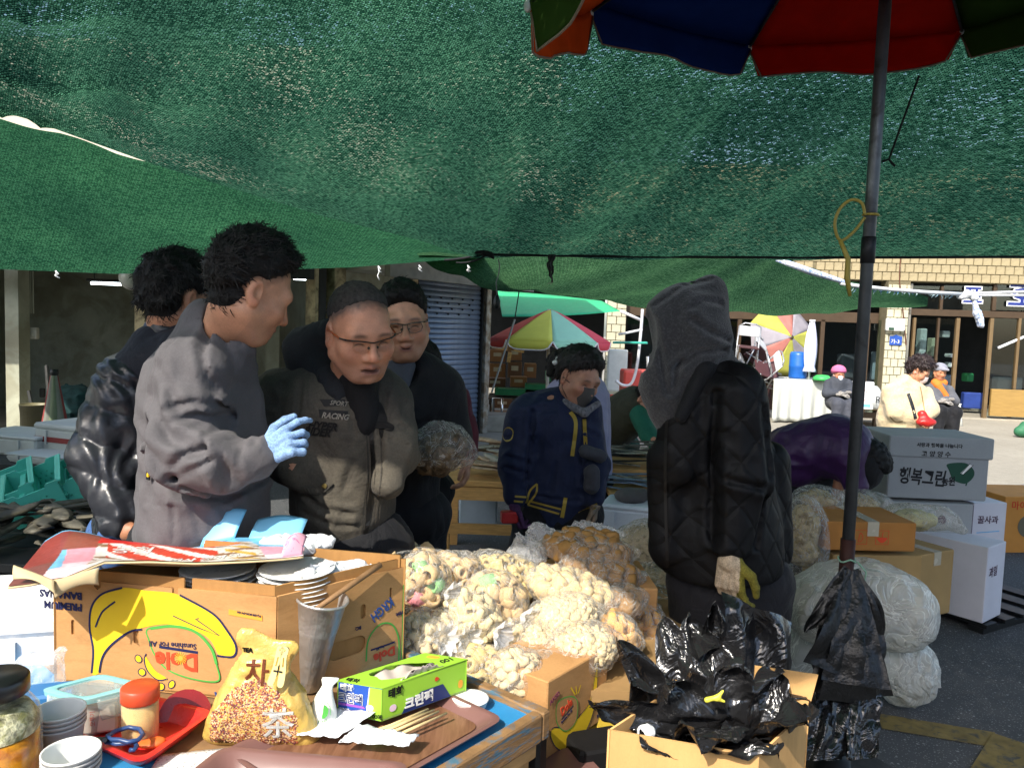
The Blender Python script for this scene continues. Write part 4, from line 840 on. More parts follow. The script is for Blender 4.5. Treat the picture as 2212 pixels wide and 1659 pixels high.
# ---- green and blue carton of bags with torn top
e0, e1, e2 = on(728, 1541, ZT + .024), on(824, 1558, ZT + .024), on(999, 1494, ZT + .024); ux = (e1 - e0); uy = (e2 - e1); wx, ly, hz = ux.length, uy.length * 1.05, .068; ux.normalize(); uy.normalize()
gbx = empty('bag_carton', e0, label='green and blue carton of plastic bags with torn open top', cat='carton'); m_lime = M('print_lime', '96c83c', .5, spec=.35, var=.04); m_cblue = M('print_blue', '2450a8', .5, spec=.35); m_cnavy = M('print_navy', '1c2f68', .5); m_grayc = M('board_grey', 'b9aea6', .85, var=.08)
Zu = Vector((0, 0, 1))
def slab(p0, a, b, th, nm, m): n_ = a.cross(b).normalized(); return MB().poly([p0, p0 + a, p0 + a + b, p0 + b], n_, -th).build(nm, m, gbx)
O = Vector()
slab(O, ux * wx, Zu * hz, .002, 'end_panel', m_cblue); slab(ux * wx, uy * ly, Zu * hz, .002, 'side_panel', m_lime); slab(uy * ly + ux * wx, -ux * wx, Zu * hz, .002, 'end_panel', m_lime); slab(uy * ly, -uy * ly, Zu * hz, .002, 'side_panel', m_lime)
slab(Vector((0, 0, .001)), uy * ly, ux * wx, .002, 'bottom_panel', m_grayc)
Ft = Matrix(((ux.x, uy.x, 0, 0), (ux.y, uy.y, 0, 0), (0, 0, 1, hz - .0015), (0, 0, 0, 1)))
jag = [(wx * (.5 + .42 * math.cos(t_) * (1 + .1 * math.sin(t_ * 7))), ly * (.48 + .3 * math.sin(t_) * (1 + .12 * math.sin(t_ * 5 + 1)))) for t_ in [2 * math.pi * i / 26 for i in range(26)]]
me_ = shape2d([[(-.001, -.001), (wx + .001, -.001), (wx + .001, ly + .001), (-.001, ly + .001)], jag], .0012); me_.transform(Ft @ Matrix.Translation((0, 0, .002))); put('top_panel', me_, m_lime, gbx)
MB().sheet(lambda u, v: Ft @ Vector((wx * (.5 + .43 * (2 * u - 1)), ly * (.48 + .31 * (2 * v - 1)), -.004 - .012 * math.sin(u * 3.1) + .022 * max(0, math.sin(v * 3.6 - .3)) * u + .004 * math.sin(v * 17 + u * 9))), 14, 20, .0008).build('torn_flap', m_grayc, gbx, True)
MB().sheet(lambda u, v: Ft @ Vector((wx * (.92 + .05 * u), ly * (.22 + .5 * v), .002 + u * .016 * math.sin(v * 3.1) + .003 * math.sin(v * 40))), 4, 18, .0008).build('torn_flap', m_grayc, gbx, True)
Fe = fr(O, ux, Zu); Fs_ = fr(ux * wx, uy, Zu)
print2d(Fe, [[(wx * .66, .001), (wx * .72, hz * .97), (wx, hz * .97), (wx, .001)]], m_lime, gbx, .0008, smooth=False)
print2d(Fe, [[(wx * .655, .001), (wx * .715, hz * .97), (wx * .735, hz * .97), (wx * .675, .001)]], m_wht, gbx, .0012, smooth=False)
def ft(F, s_, x, y, sz, m, par, bold=0.0, lift=.0014, ang=0.0, **k):
    xd = F.to_3x3() @ Vector((math.cos(ang), math.sin(ang), 0)); yd = F.to_3x3() @ Vector((-math.sin(ang), math.cos(ang), 0)); return text(s_, sz, m, par, F @ Vector((x, y, lift)), xd, yd, bold=bold, **k)
ft(Fe, '태화', wx * .06, hz * .76, .017, m_wht, gbx, .0006); ft(Fe, '크린팩', wx * .02, hz * .42, .0235, m_wht, gbx, .0012, squash=.85); ft(Fe, '크린팩', wx * .02, hz * .42, .0235, m_cnavy, gbx, .0002, .0019, squash=.85); ft(Fe, '25X35cm', wx * .06, hz * .14, .008, m_wht, gbx, .0003)
print2d(Fe, [[(wx * .02, hz * .3), (wx * .64, hz * .3), (wx * .6, hz * .37), (wx * .02, hz * .37)]], M('ink_purple', '8f4fb0', .6), gbx, .001, smooth=False); print2d(Fe, [stad(wx * .58, hz * .14, .012, .012)], m_org, gbx, .0014, smooth=False); print2d(Fe, [stad(wx * .74, hz * .36, .016, .012)], M('ink_pink', 'e6c8d8', .6), gbx, .0014, smooth=False)
ft(Fe, '100매', wx * .74, hz * .07, .011, m_blk, gbx, .0003)
ft(Fs_, '태화', ly * .06, hz * .66, .02, m_blk, gbx, .0007); print2d(Fs_, [[(ly * .22, .001), (ly * .28, hz * .3), (ly * .45, hz * .5), (ly * .7, hz * .5), (ly * .8, .001)]], m_cnavy, gbx, .001, smooth=False); ft(Fs_, '크린팩', ly * .25, hz * .14, .026, m_wht, gbx, .001, .0016)
print2d(Fs_, [stad(ly * .12, hz * .3, .016, .014)], MATS['ink_pink'], gbx, .0012, smooth=False); print2d(Fs_, [stad(ly * .92, hz * .3, .012, .018)], m_org, gbx, .0012, smooth=False); print2d(Fs_, [[(ly * .6, hz * .75), (ly * .62, hz * .8), (ly * .65, hz * .72), (ly * .61, hz * .66)]], m_red, gbx, .0012)
Ft2 = Ft @ Matrix.Translation((0, 0, .0034)); ft(fr(Ft2 @ Vector((wx, ly * .9, 0)), -uy, ux), '100', .0, -.03, .022, m_blk, gbx, .0006, .0) ; print2d(Ft2, [stad(wx * .35, ly * .92, .026, .014)], m_org, gbx, .0002, smooth=False)
ft(Ft2, '태화', wx * .12, ly * .02, .016, m_blk, gbx, .0004, .0002)
p = on(985, 1512, ZT + .024); tag(MB().lathe([(0, 0), (.03, 0), (.034, .004), (.038, .018), (.04, .02), (.036, .021), (0, .02)], 24).build('plastic_tub', m_wht, smooth=True, loc=(p.x + .03, p.y + .02, ZT + .001)), 'low white plastic tub behind the green carton end', 'tub')

# ---- cardboard banana carton
A_, B_, C_ = on(117, 1470, ZT), on(594, 1520, ZT), at(872, 1412, 1.80); C_.z = ZT; D_ = A_ + (C_ - B_); HB = .232
dc = empty('banana_carton', A_, label='open brown banana carton printed with a yellow banana, upside down, behind the tea bag', cat='carton')
A_, B_, C_, D_ = [q - A_ for q in (A_, B_, C_, D_)]
def panel(nm, p0, p1, h, m, holes=(), th=.005, par=dc, z0=0.0, outline=None, notch=()):
    F = fr(p0 + Zu * z0, p1 - p0, Zu); w = (p1 - p0).length; top = [(w, h)]
    for (nx, nw, nh) in sorted(notch, reverse=True): top += [(nx + nw / 2, h), (nx + nw / 2, h - nh * .7), (nx, h - nh), (nx - nw / 2, h - nh * .7), (nx - nw / 2, h)]
    me_ = shape2d([outline or ([(0, 0), (w, 0)] + top + [(0, h)])] + list(holes), th / 2); me_.transform(F @ Matrix.Translation((0, 0, -th / 2))); put(nm, me_, m, par); return F, w
FF, wF = panel('front_panel', A_, B_, HB, m_card, [stad(.046, .125, .008, .034), stad(.195, .118, .012, .034), stad(.398, .125, .014, .036)], notch=((.105, .016, .018), (.285, .014, .018)))
FR, wR = panel('side_panel', B_ + (C_ - B_).normalized() * .004, C_, HB, m_card, [stad(wR_ := .17, .075, .1, .042), stad(.21, .15, .014, .034), stad(.285, .17, .006, .04)])
panel('back_panel', C_, D_, HB + .02, m_card2); panel('side_panel', D_, A_, HB, m_card2); MB().poly([A_ + Zu * .002, B_ + Zu * .002, C_ + Zu * .002, D_ + Zu * .002], Zu, .004).build('bottom_panel', m_card2, dc)
cin = (A_ + B_ + C_ + D_) / 4; A2, B2, C2, D2 = [q.lerp(cin, .035) for q in (A_, B_, C_, D_)]
panel('inner_panel', A2, B2, HB + .022, m_card2, notch=((.3, .018, .03),)); panel('inner_panel', B2, C2, HB + .02, m_card2); panel('inner_panel', C2, D2, HB + .03, m_card2)
# corner fold on the side panel and printed artwork (upside down)
K = lambda cx, cy: ((cx - 455) * .2567 * (wF / 477), (915 - cy + (cx - 455) * .115) * .2567 * (HB / 238))        # artwork measured on the panel
kp = lambda pts: [K(*q) for q in pts]
ban = kp([(785, 845), (800, 640), (770, 430), (790, 250), (880, 140), (1050, 90), (1250, 120), (1480, 150), (1640, 230), (1800, 330), (1920, 480), (1995, 620), (1960, 720), (1860, 700), (1780, 560), (1640, 470), (1430, 420), (1250, 440), (1110, 490), (960, 590), (880, 700), (850, 840)])
print2d(FF, [ban], m_yel, dc, .0008); stroke2d(FF, kp([(785, 845), (800, 640), (770, 430), (790, 250), (880, 140), (1050, 90)]), .0045, m_ink, dc); stroke2d(FF, kp([(1530, 165), (1800, 330), (1920, 480), (1995, 620), (1970, 710), (1840, 700)]), .0045, m_ink, dc); stroke2d(FF, kp([(850, 840), (880, 700), (960, 590), (1110, 480), (1215, 460)]), .0045, m_ink, dc)
stroke2d(FF, kp([(820, 435), (880, 300), (990, 210)]), .004, m_ink, dc); stroke2d(FF, kp([(1475, 345), (1700, 460), (1860, 525), (1680, 390), (1660, 380), (1690, 372)]), .0022, m_ink, dc, smooth=False)
print2d(FF, [kp([(1270, 450), (1480, 435), (1680, 490), (1800, 640), (1840, 780), (1850, 920), (1640, 900), (1440, 820), (1330, 690), (1280, 560)])], m_card, dc, .0022); stroke2d(FF, kp([(1270, 455), (1480, 440), (1680, 500), (1800, 640), (1840, 780), (1852, 920), (1640, 900), (1440, 820), (1330, 690), (1280, 560)]), .0032, m_grn, dc, .0028, closed=True); stroke2d(FF, kp([(1290, 452), (1480, 435), (1660, 485), (1790, 625), (1838, 770)]), .0062, m_grn, dc, .003)
print2d(FF, [kp([(1240, 700), (1270, 740), (1330, 830), (1430, 905), (1330, 905), (1260, 830)])], m_yel, dc, .001); stroke2d(FF, kp([(1250, 675), (1235, 740), (1270, 840), (1350, 910), (1430, 900)]), .0025, m_ink, dc)
for cx, cy, a_ in ((1185, 720, .6), (1215, 840, .2), (1290, 930, -.2), (1375, 970, -.5), (1465, 950, -.9)):
    x0, y0 = K(cx, cy); lf = [(x0 + .0085 * math.cos(t_) * math.cos(a_) - .012 * math.sin(t_) * math.sin(a_ * .5), y0 + .008 * math.sin(t_) + .005 * math.cos(t_) * math.sin(a_)) for t_ in [2 * math.pi * i / 8 for i in range(8)]]
    print2d(FF, [lf], m_yel, dc, .001); stroke2d(FF, lf, .002, m_ink, dc, closed=True)
xr, yr = K(1690, 838); fl_ = math.pi - .035
ft(FF, 'Dole', xr, K(1690, 690)[1], .052, m_red, dc, .0018, .0034, fl_ + .06, squash=.95); stroke2d(FF, kp([(1365, 612), (1685, 668)]), .006, m_ink, dc, .0034, smooth=False); ft(FF, 'Sunshine For All', K(1675, 590)[0], K(1675, 595)[1], .0165, m_ink, dc, .0002, .0034, fl_ + .06)
sx_, sy_ = K(1545, 715); print2d(FF, [stad(sx_, sy_, .012, .012)], m_org, dc, .0042, smooth=False)
for i in range(16): a_ = 2 * math.pi * i / 16; stroke2d(FF, [(sx_ + .0065 * math.cos(a_), sy_ + .0065 * math.sin(a_)), (sx_ + .014 * math.cos(a_), sy_ + .014 * math.sin(a_))], .0011, m_yel, dc, .0042, smooth=False)
ft(FF, 'PREMIUM', K(700, 300)[0] + .002, K(700, 300)[1] + .018, .022, m_ink, dc, .0008, .0016, math.pi); ft(FF, 'BANANAS', K(700, 300)[0] + .002, K(700, 200)[1] + .018, .022, m_ink, dc, .0008, .0016, math.pi)
ft(FF, 'BC:', wF - .026, .152, .011, m_ink, dc, .0002, .0016, math.pi); print2d(FF, [[(wF - .105, .185), (wF - .03, .178), (wF - .03, .19), (wF - .105, .197)]], M('sticker_orange', 'dda23c', .6), dc, .0012, smooth=False); ft(FF, 'PQ-258-BOX-DV-GA', wF - .032, .190, .006, m_ink, dc, .0002, .002, math.pi - .09)
ft(FF, 'KRGH', wF - .075, .012 + .022, .03, M('ink_stamp', '2c4a86', .7), dc, .001, .0016, math.pi + .35, squash=.8)
ft(FR, '13KG', .105, .178, .022, m_ink, dc, .001, .0014, math.pi + .0); ft(FR, 'KRGH', .285, .168, .034, MATS['ink_stamp'], dc, .001, .0014, math.pi + .5, squash=.7); ft(FR, 'ITEM:', .325, .128, .011, m_ink, dc, .0003, .0014, math.pi + .15); ft(FR, 'BC:', .205, .118, .011, m_ink, dc, .0003, .0014, math.pi)
stroke2d(FR, [(.22, .03), (.225, .08), (.255, .108), (.29, .1), (.31, .06), (.312, .0)], .004, m_grn, dc); ft(FR, 'Dole', .3, .045, .03, m_red, dc, .0012, .0014, math.pi + .1); ft(FR, 'Sunshine For All', .3, .058, .008, m_ink, dc, .0001, .0014, math.pi + .1); stroke2d(FR, [(.232, .053), (.298, .055)], .004, m_ink, dc, smooth=False); stroke2d(FR, [(wR - .006, .0), (wR - .006, .19)], .004, m_grn, dc, smooth=False); ft(FR, 'GROWING', .09, .025, .012, m_ink, dc, .0005, .0014, math.pi)
DC0 = Vector(dc.location)
# plates and plastic in the carton
p = DC0 + A_.lerp(B_, .80).lerp(D_.lerp(C_, .80), .46); m_plate = M('plate_white', 'e6e8e6', .3, spec=.5)
ps = empty('plate_stack', (p.x, p.y, ZT + HB - .062), label='stack of white plates inside the banana carton', cat='plates')
pm_ = MB().lathe([(0, 0), (.05, 0), (.056, .003), (.082, .012), (.084, .0135), (.082, .0145), (.055, .006), (0, .004)], 36).me('plate', True); pm_.materials.append(m_plate)
for i in range(8): put('plate', pm_, None, ps, loc=(rnd.uniform(-.003, .003), rnd.uniform(-.003, .003), i * .0105), rot=(rnd.uniform(-.02, .02), rnd.uniform(-.02, .02), 0))
p2_ = p + (A_ - B_).normalized() * .19; ps2 = empty('plate_stack', (p2_.x, p2_.y + .01, ZT + HB - .06), label='second stack of white plates under the printed board', cat='plates')
for i in range(6): put('plate', pm_, None, ps2, loc=(rnd.uniform(-.003, .003), rnd.uniform(-.003, .003), i * .0105), rot=(rnd.uniform(-.02, .02), rnd.uniform(-.02, .02), 0))
# white plastic bags stuffed in the carton
m_wfilm = M('plastic_white_film', 'dfe2e4', .35, spec=.5, var=.06, bump=.7, bs=35, bd=.01)
p = DC0 + B_.lerp(C_, .55).lerp(A_.lerp(D_, .55), .14); tag(sculpt('plastic_bag', [ell((0, 0, 0), (.07, .03, .02), np.array(rotm(0, 0, .8))), ell((.05, .06, .005), (.05, .025, .016)), cap((-.05, -.04, 0), (.06, .05, .015), .014)], m_wfilm, None, k=.02, h=.006, folds=(.014, (40, 40, 40), 3), mat4=Matrix.Translation((p.x, p.y, ZT + HB - .004))), 'crumpled white plastic bag in the banana carton behind the steel cup', 'plastic bag')
p = at(640, 1180, 1.86); tag(sculpt('plastic_bag', [ell((0, 0, 0), (.06, .05, .012)), ell((.05, 0, .004), (.035, .03, .01)), cap((-.06, 0, .0), (.08, .02, .01), .01)], m_wfilm, None, k=.02, h=.006, folds=(.014, (35, 35, 35), 8), mat4=Matrix.Translation(p)), 'white plastic bag lying on the right end of the printed board', 'plastic bag')

# ---- printed board lying over the carton
def board_xy(u, v):
    # u: left -> right, v: near -> far
    n = plerp([at(30, 1258, 1.47), at(140, 1250, 1.5), at(225, 1222, 1.54), at(420, 1220, 1.58), at(560, 1208, 1.62), at(655, 1200, 1.66)], u)
    f = plerp([at(75, 1166, 1.86), at(150, 1158, 1.9), at(250, 1165, 1.92), at(400, 1164, 1.94), at(505, 1150, 1.95), at(660, 1172, 1.93)], u)
    return n, f
def board(u, v):
    n, f = board_xy(u, v); p = n.lerp(f, v); p.z += .018 * math.sin(u * 7) * v - .03 * max(0, .16 - u) * 4 * (.4 + .6 * v) + .012 * math.sin(v * 9 + u * 4) * (1 - abs(2 * u - 1))
    if u < .06: p.x += (.06 - u) * .4 * (v - .5)
    return p
bd = empty('printed_board', board(.5, .5), label='bent printed cardboard poster lying over the banana carton', cat='poster'); BD0 = Vector(bd.location)
def board_col(u, v):
    L_ = lambda h: np.array(lin(h)); s = math.sin
    if u < .3 + .06 * v and v < .96:
        if u < .1 + .13 * v: c = L_('8a3b34') if v > .35 else L_('7d4a44')
        elif v > .55: c = L_('8a4530')
        elif u < .17 + .05 * v + .0 and v > .18: c = L_('74b6d8')
        else: c = L_('d892a0') if v > .25 else L_('e6c4cc')
    elif u > .84: c = L_('6fb7de') if v > .45 else (L_('dfa0b4') if v > .2 else L_('e9d6de'))
    elif v > .86: c = L_('d99aa8') if .36 < u < .62 else L_('6aaed6')
    else:
        c = L_('cfc9c2')
        if v > .62 and .3 < u < .8: c = L_('cc2a22')
        elif v > .28 + .1 * s(u * 20) and .38 < u < .7: c = L_('b8402c') if s(u * 57 + v * 31) > -.4 else L_('e2ddd5')
        elif s(u * 41 + v * 63) + s(u * 17 - v * 29) > .7: c = L_('8a6a50')
        elif .72 < u < .82 and s(u * 90 + v * 40) > .2: c = L_('c8a24a')
    return c
nu, nv = 150, 60
vs_ = [board(i / nu, j / nv) - BD0 for j in range(nv + 1) for i in range(nu + 1)]; fs_ = [(j * (nu + 1) + i, j * (nu + 1) + i + 1, (j + 1) * (nu + 1) + i + 1, (j + 1) * (nu + 1) + i) for j in range(nv) for i in range(nu)]
cs_ = [board_col(i / nu, j / nv) for j in range(nv + 1) for i in range(nu + 1)]
put('printed_face', mesh('printed_face', vs_, fs_, True, np.array(cs_)), M('poster_print', vcol=True, rough=.35, spec=.45, var=.08, vs=25, fine=.12, fs=90), bd)
MB().sheet(lambda u, v: board(u, v) - BD0 - Vector((0, 0, .002)), 50, 20, .004).build('board_back', M('board_tan', 'c7b48c', .9, var=.1), bd, True)
def flap(nm, p0, p1, up, m, h_, curl):
    a = Vector(p0); b = Vector(p1); MB().sheet(lambda u, v: a.lerp(b, u) + Vector(up) * v * h_ + Vector((0, curl * v * v, 0)) + Vector((0, 0, .012 * math.sin(u * 3.1) * v)) - BD0, 10, 8, .003).build(nm, m, bd, True)
m_skyb = M('poster_sky', '78bce0', .4, spec=.4, var=.05); m_pnk = M('poster_pink', 'dba3b4', .4, spec=.4, var=.06, color2='a86a90', c2s=40, c2t=(.55, .6)); m_mar = M('poster_maroon', '8d4038', .4, spec=.4, var=.1, color2='c08a80', c2s=35, c2t=(.6, .66))
flap('curled_flap', board(.66, .99), board(.8, .97), (.012, .035, .062), m_skyb, 1.0, .02)
flap('curled_flap', board(.84, .97), board(.985, .95), (.0, .04, .032), m_skyb, 1.0, .03)
flap('curled_flap', at(120, 1254, 1.485), at(215, 1226, 1.53), at(150, 1290, 1.47) - at(165, 1240, 1.5), MATS['board_tan'], .9, .02)
flap('curled_flap', at(30, 1222, 1.5), at(118, 1255, 1.48), at(50, 1268, 1.47) - at(55, 1235, 1.5), MATS['board_tan'], 1.0, .01)
flap('curled_flap', board(.9, .03), board(.995, .06), (.0, .01, .03), m_pnk, 1.0, .03)
for s_, sz, x, y, d, ang, mm in (('농협', .05, 235, 1196, 1.72, 0, m_wht), ('햇살 건어물', .032, 360, 1200, 1.68, .04, m_wht)):
    tr_ = BVHTree.FromPolygons(vs_, fs_); q = at(x, y, d) - BD0; o = text(s_, sz, mm, bd, (q.x, q.y, .3), (1, .08, 0), (0, 1, 0), bold=.001); drape(o.data, tr_, .0015, (0, 0, -1), .0)
# ---- foam boxes and clear bag at the left edge
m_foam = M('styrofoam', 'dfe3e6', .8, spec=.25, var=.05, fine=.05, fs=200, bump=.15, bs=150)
def foam(name, c, size, rz, lab, lid=True, grp=None, m=None, lipc=None):
    e = empty(name, c, rz, lab, 'foam box', grp); w, d_, h = size; m = m or m_foam
    MB().box((0, 0, h * .42), (w * .94, d_ * .94, h * .84), None, .012, 1.04).build('box_body', m, e)
    if lid:
        MB().box((0, 0, h * .91), (w, d_, h * .17), None, .012).build('lid', m, e)
        for sx in (-1, 1): MB().box((sx * w * .25, -d_ * .5, h * .6), (.012, .012, h * .4)).build('rib', m, e)
    return e
for i, (z, s) in enumerate(((.0, 1.0), (.285, 1.0), (.57, .98))):
    p = at(40, 1400, 1.85); foam('foam_box', (p.x - .07 + .012 * (i % 2), p.y - .02, z), (.46 * s, .34, .28), R(12 + 2 * i), ('bottom', 'middle', 'top')[i] + ' white foam box of the stack left of the banana carton')
p = at(80, 1462, 1.5); cb_ = empty('plastic_bag', p, label='crinkled clear plastic bag standing before the foam boxes', cat='plastic bag')
m_clr = film('film_clear', 'ffffff', .78, .12, 22, 1.0, 'eef0f0')
sculpt('bag_film', [ell((0, 0, 0), (.06, .04, .05)), ell((-.02, 0, -.04), (.05, .04, .04)), cap((.02, 0, .02), (.05, 0, .06), .02, .01)], m_clr, cb_, k=.03, h=.006, folds=(.016, (30, 30, 30), 4))
tag(MB().box(on(88, 1530, .79) + Vector((0, .03, 0)), (.09, .06, .05), rotm(0, 0, .3), .006).build('plastic_block', M('plastic_blue', '2f6fa8', .4)), 'small blue plastic box behind the lunch box at left', 'box')
# ================================================================== GOODS: snacks, bags, boxes, umbrella
from mathutils import noise as mn
# ---- stand under the snacks
m_rawb = M('board_raw', '9a7b50', .8, var=.2, vs=8)
st = empty('snack_stand', (.1, 2.3, 0), label='low wooden stand under the heap of snack bags', cat='stand')
MB().box((0.02, .02, .62), (.95, .86, .03)).build('stand_top', m_rawb, st)
for sx in (-1, 1):
    for sy in (-1, 1): MB().box((sx * .42, sy * .38, .301), (.05, .05, .602)).build('leg', m_rawb, st)
m_fclear = film('snack_film', 'fffdf8', .9, .16, 13, 1.0, 'e6e5e0', .045, .28)
SN = {'ring': ('d2b68a', .025), 'shell': ('d0bb84', .022), 'puff': ('dac8a4', .017), 'cube': ('94703f', .024), 'pale': ('d6bf92', .021), 'stick': ('dac9a0', .018), 'square': ('d6a866', .022), 'crumb': ('d6c49e', .011), 'grain': ('9a927c', .01)}
sn_mats = {k: M('snack_' + k, c, .8, spec=.2, var=.16, vs=40, bump=.35, bs=150, bd=.003) for k, (c, r_) in SN.items()}
m_pinks = M('snack_pink', 'd98a98', .8, var=.1); m_greens = M('snack_green', '8fcf8a', .8, var=.1)
def sn_mesh(k):
    r_ = SN[k][1]; g = random.Random(k); mb = MB()
    if k in ('ring', 'shell'): mb.lathe([(r_ * .5, -r_ * .8), (r_ * .85, -r_ * .85), (r_ * .95, 0), (r_ * .85, r_ * .85), (r_ * .5, r_ * .8), (r_ * .45, 0), (r_ * .5, -r_ * .8)], 9)
    elif k in ('cube', 'square', 'pale'): mb.box((0, 0, 0), (r_ * 1.9, r_ * 1.7, r_ * (1.5 if k != 'square' else .8)), None, r_ * .3)
    elif k == 'stick': mb.tube([(-r_ * 1.6, 0, 0), (-r_ * .5, r_ * .3, 0), (r_ * .6, r_ * .25, .2 * r_), (r_ * 1.6, -r_ * .2, 0)], [r_ * .45, r_ * .7, r_ * .7, r_ * .4], 6)
    else:
        mb.ball((0, 0, 0), r_, 7, 5)
        for v in mb.v: v *= 1 + .75 * mn.noise(v * 95 + Vector((g.random() * 9, 0, 0)))
    me_ = mb.me(k + '_piece', True); me_.materials.append(sn_mats[k]); return me_
sn_me = {k: sn_mesh(k) for k in SN}
def tint(me_, m): q = me_.copy(); q.materials.clear(); q.materials.append(m); return q
ring_p, ring_g = tint(sn_me['ring'], m_pinks), tint(sn_me['ring'], m_greens)
def snack_bag(c, rad, rot, kind, label, tie=None, seed=1, dens=1.0, film_m=None, grp='snack bags heaped on the stand'):
    g = random.Random(seed * 77 + 5); e = empty('snack_bag', c, label=label, cat='snack bag', group=grp); Rm = rotm(*rot); r_ = SN[kind][1]; rx, ry, rz = rad
    big = kind in ('ring', 'shell', 'cube', 'square', 'stick', 'pale', 'puff')
    lump = max(.004, r_ * .35)
    sculpt('filling', [ell((0, 0, 0), (rx - r_ * (1 if big else .3), ry - r_ * (1 if big else .3), rz - r_ * (1 if big else .3)), np.array(Rm))], sn_mats[kind], e, h=.011 if big else .007, folds=(lump, (1 / r_ * .55,) * 3, seed))
    area = 4 * math.pi * ((rx * ry) ** 1.6 / 3 + (rx * rz) ** 1.6 / 3 + (ry * rz) ** 1.6 / 3) ** (1 / 1.6); n = int(min(300, dens * area / (r_ * r_ * 2.9)))
    for i in range(n):
        zf = 1 - 2 * (i + .5) / n; a = i * 2.39996 + seed; s_ = math.sqrt(1 - zf * zf); q = Rm @ Vector((rx * s_ * math.cos(a), ry * s_ * math.sin(a), rz * zf))
        if q.z < -rz * .75: continue
        if q.y > .5 * ry and q.z < .3 * rz: continue
        me_ = sn_me[kind]
        if kind == 'ring': t_ = g.random(); me_ = ring_p if t_ < .03 else (ring_g if t_ < .05 else me_)
        o = put('snack_piece', me_, None, e, loc=q * (1 - r_ * .4 / max(.04, q.length)) + Vector((g.uniform(-1, 1), g.uniform(-1, 1), g.uniform(-1, 1))) * r_ * .35, rot=(g.uniform(0, 6), g.uniform(0, 6), g.uniform(0, 6)), scale=g.uniform(.8, 1.12))
    pr = [ell((0, 0, 0), (rx * 1.06 + .012, ry * 1.06 + .012, rz * 1.06 + .012), np.array(Rm))]
    if tie is not None:
        t_ = Vector(tie).normalized(); b_ = Vector((t_.x * rx, t_.y * ry, t_.z * rz)) ; pr.append(cap(b_ * .8, b_ * 1.22, rx * .35, .01))
    else:
        t_ = Rm @ Vector((1, -.2, .1)); pr += [cap(t_ * rx * .7, t_ * rx * 1.2, rz * .6, rz * .18), cap(-t_ * rx * .7, -t_ * rx * 1.12, rz * .6, rz * .25)]
    sculpt('bag_film', pr, film_m or m_fclear, e, k=.035, h=.009, folds=(.012, (26, 26, 26), seed + 3))
    if tie is not None:
        k0 = b_ * 1.2; ax = t_; u_ = ax.orthogonal().normalized(); w_ = ax.cross(u_)
        mb = MB()
        for j in range(3):
            a0 = j * 2.1
            mb.sheet(lambda u, v, a0=a0: k0 + ax * (v * .038 - .006) + (u_ * math.cos(a0 + u * 2.4) + w_ * math.sin(a0 + u * 2.4)) * (.004 + v * .034 * (1 + .25 * math.sin(u * 19))), 16, 5)
        mb.build('knot_frill', film('film_frill', 'ffffff', .55, .12, 40, 1.0, 'f6f8fa'), e, True)
    return e
S_ = 1 / 1662
def sb_px(x, y, d, rx, rz, kind, lab, tie=None, seed=1, ry=None, rot=(0, 0, 0), **k):
    s = d * S_ * .89; return snack_bag(at(x, y, d), (rx * s, (ry or (rx + rz) * .5) * s, rz * s), rot, kind, lab, tie, seed, **k)
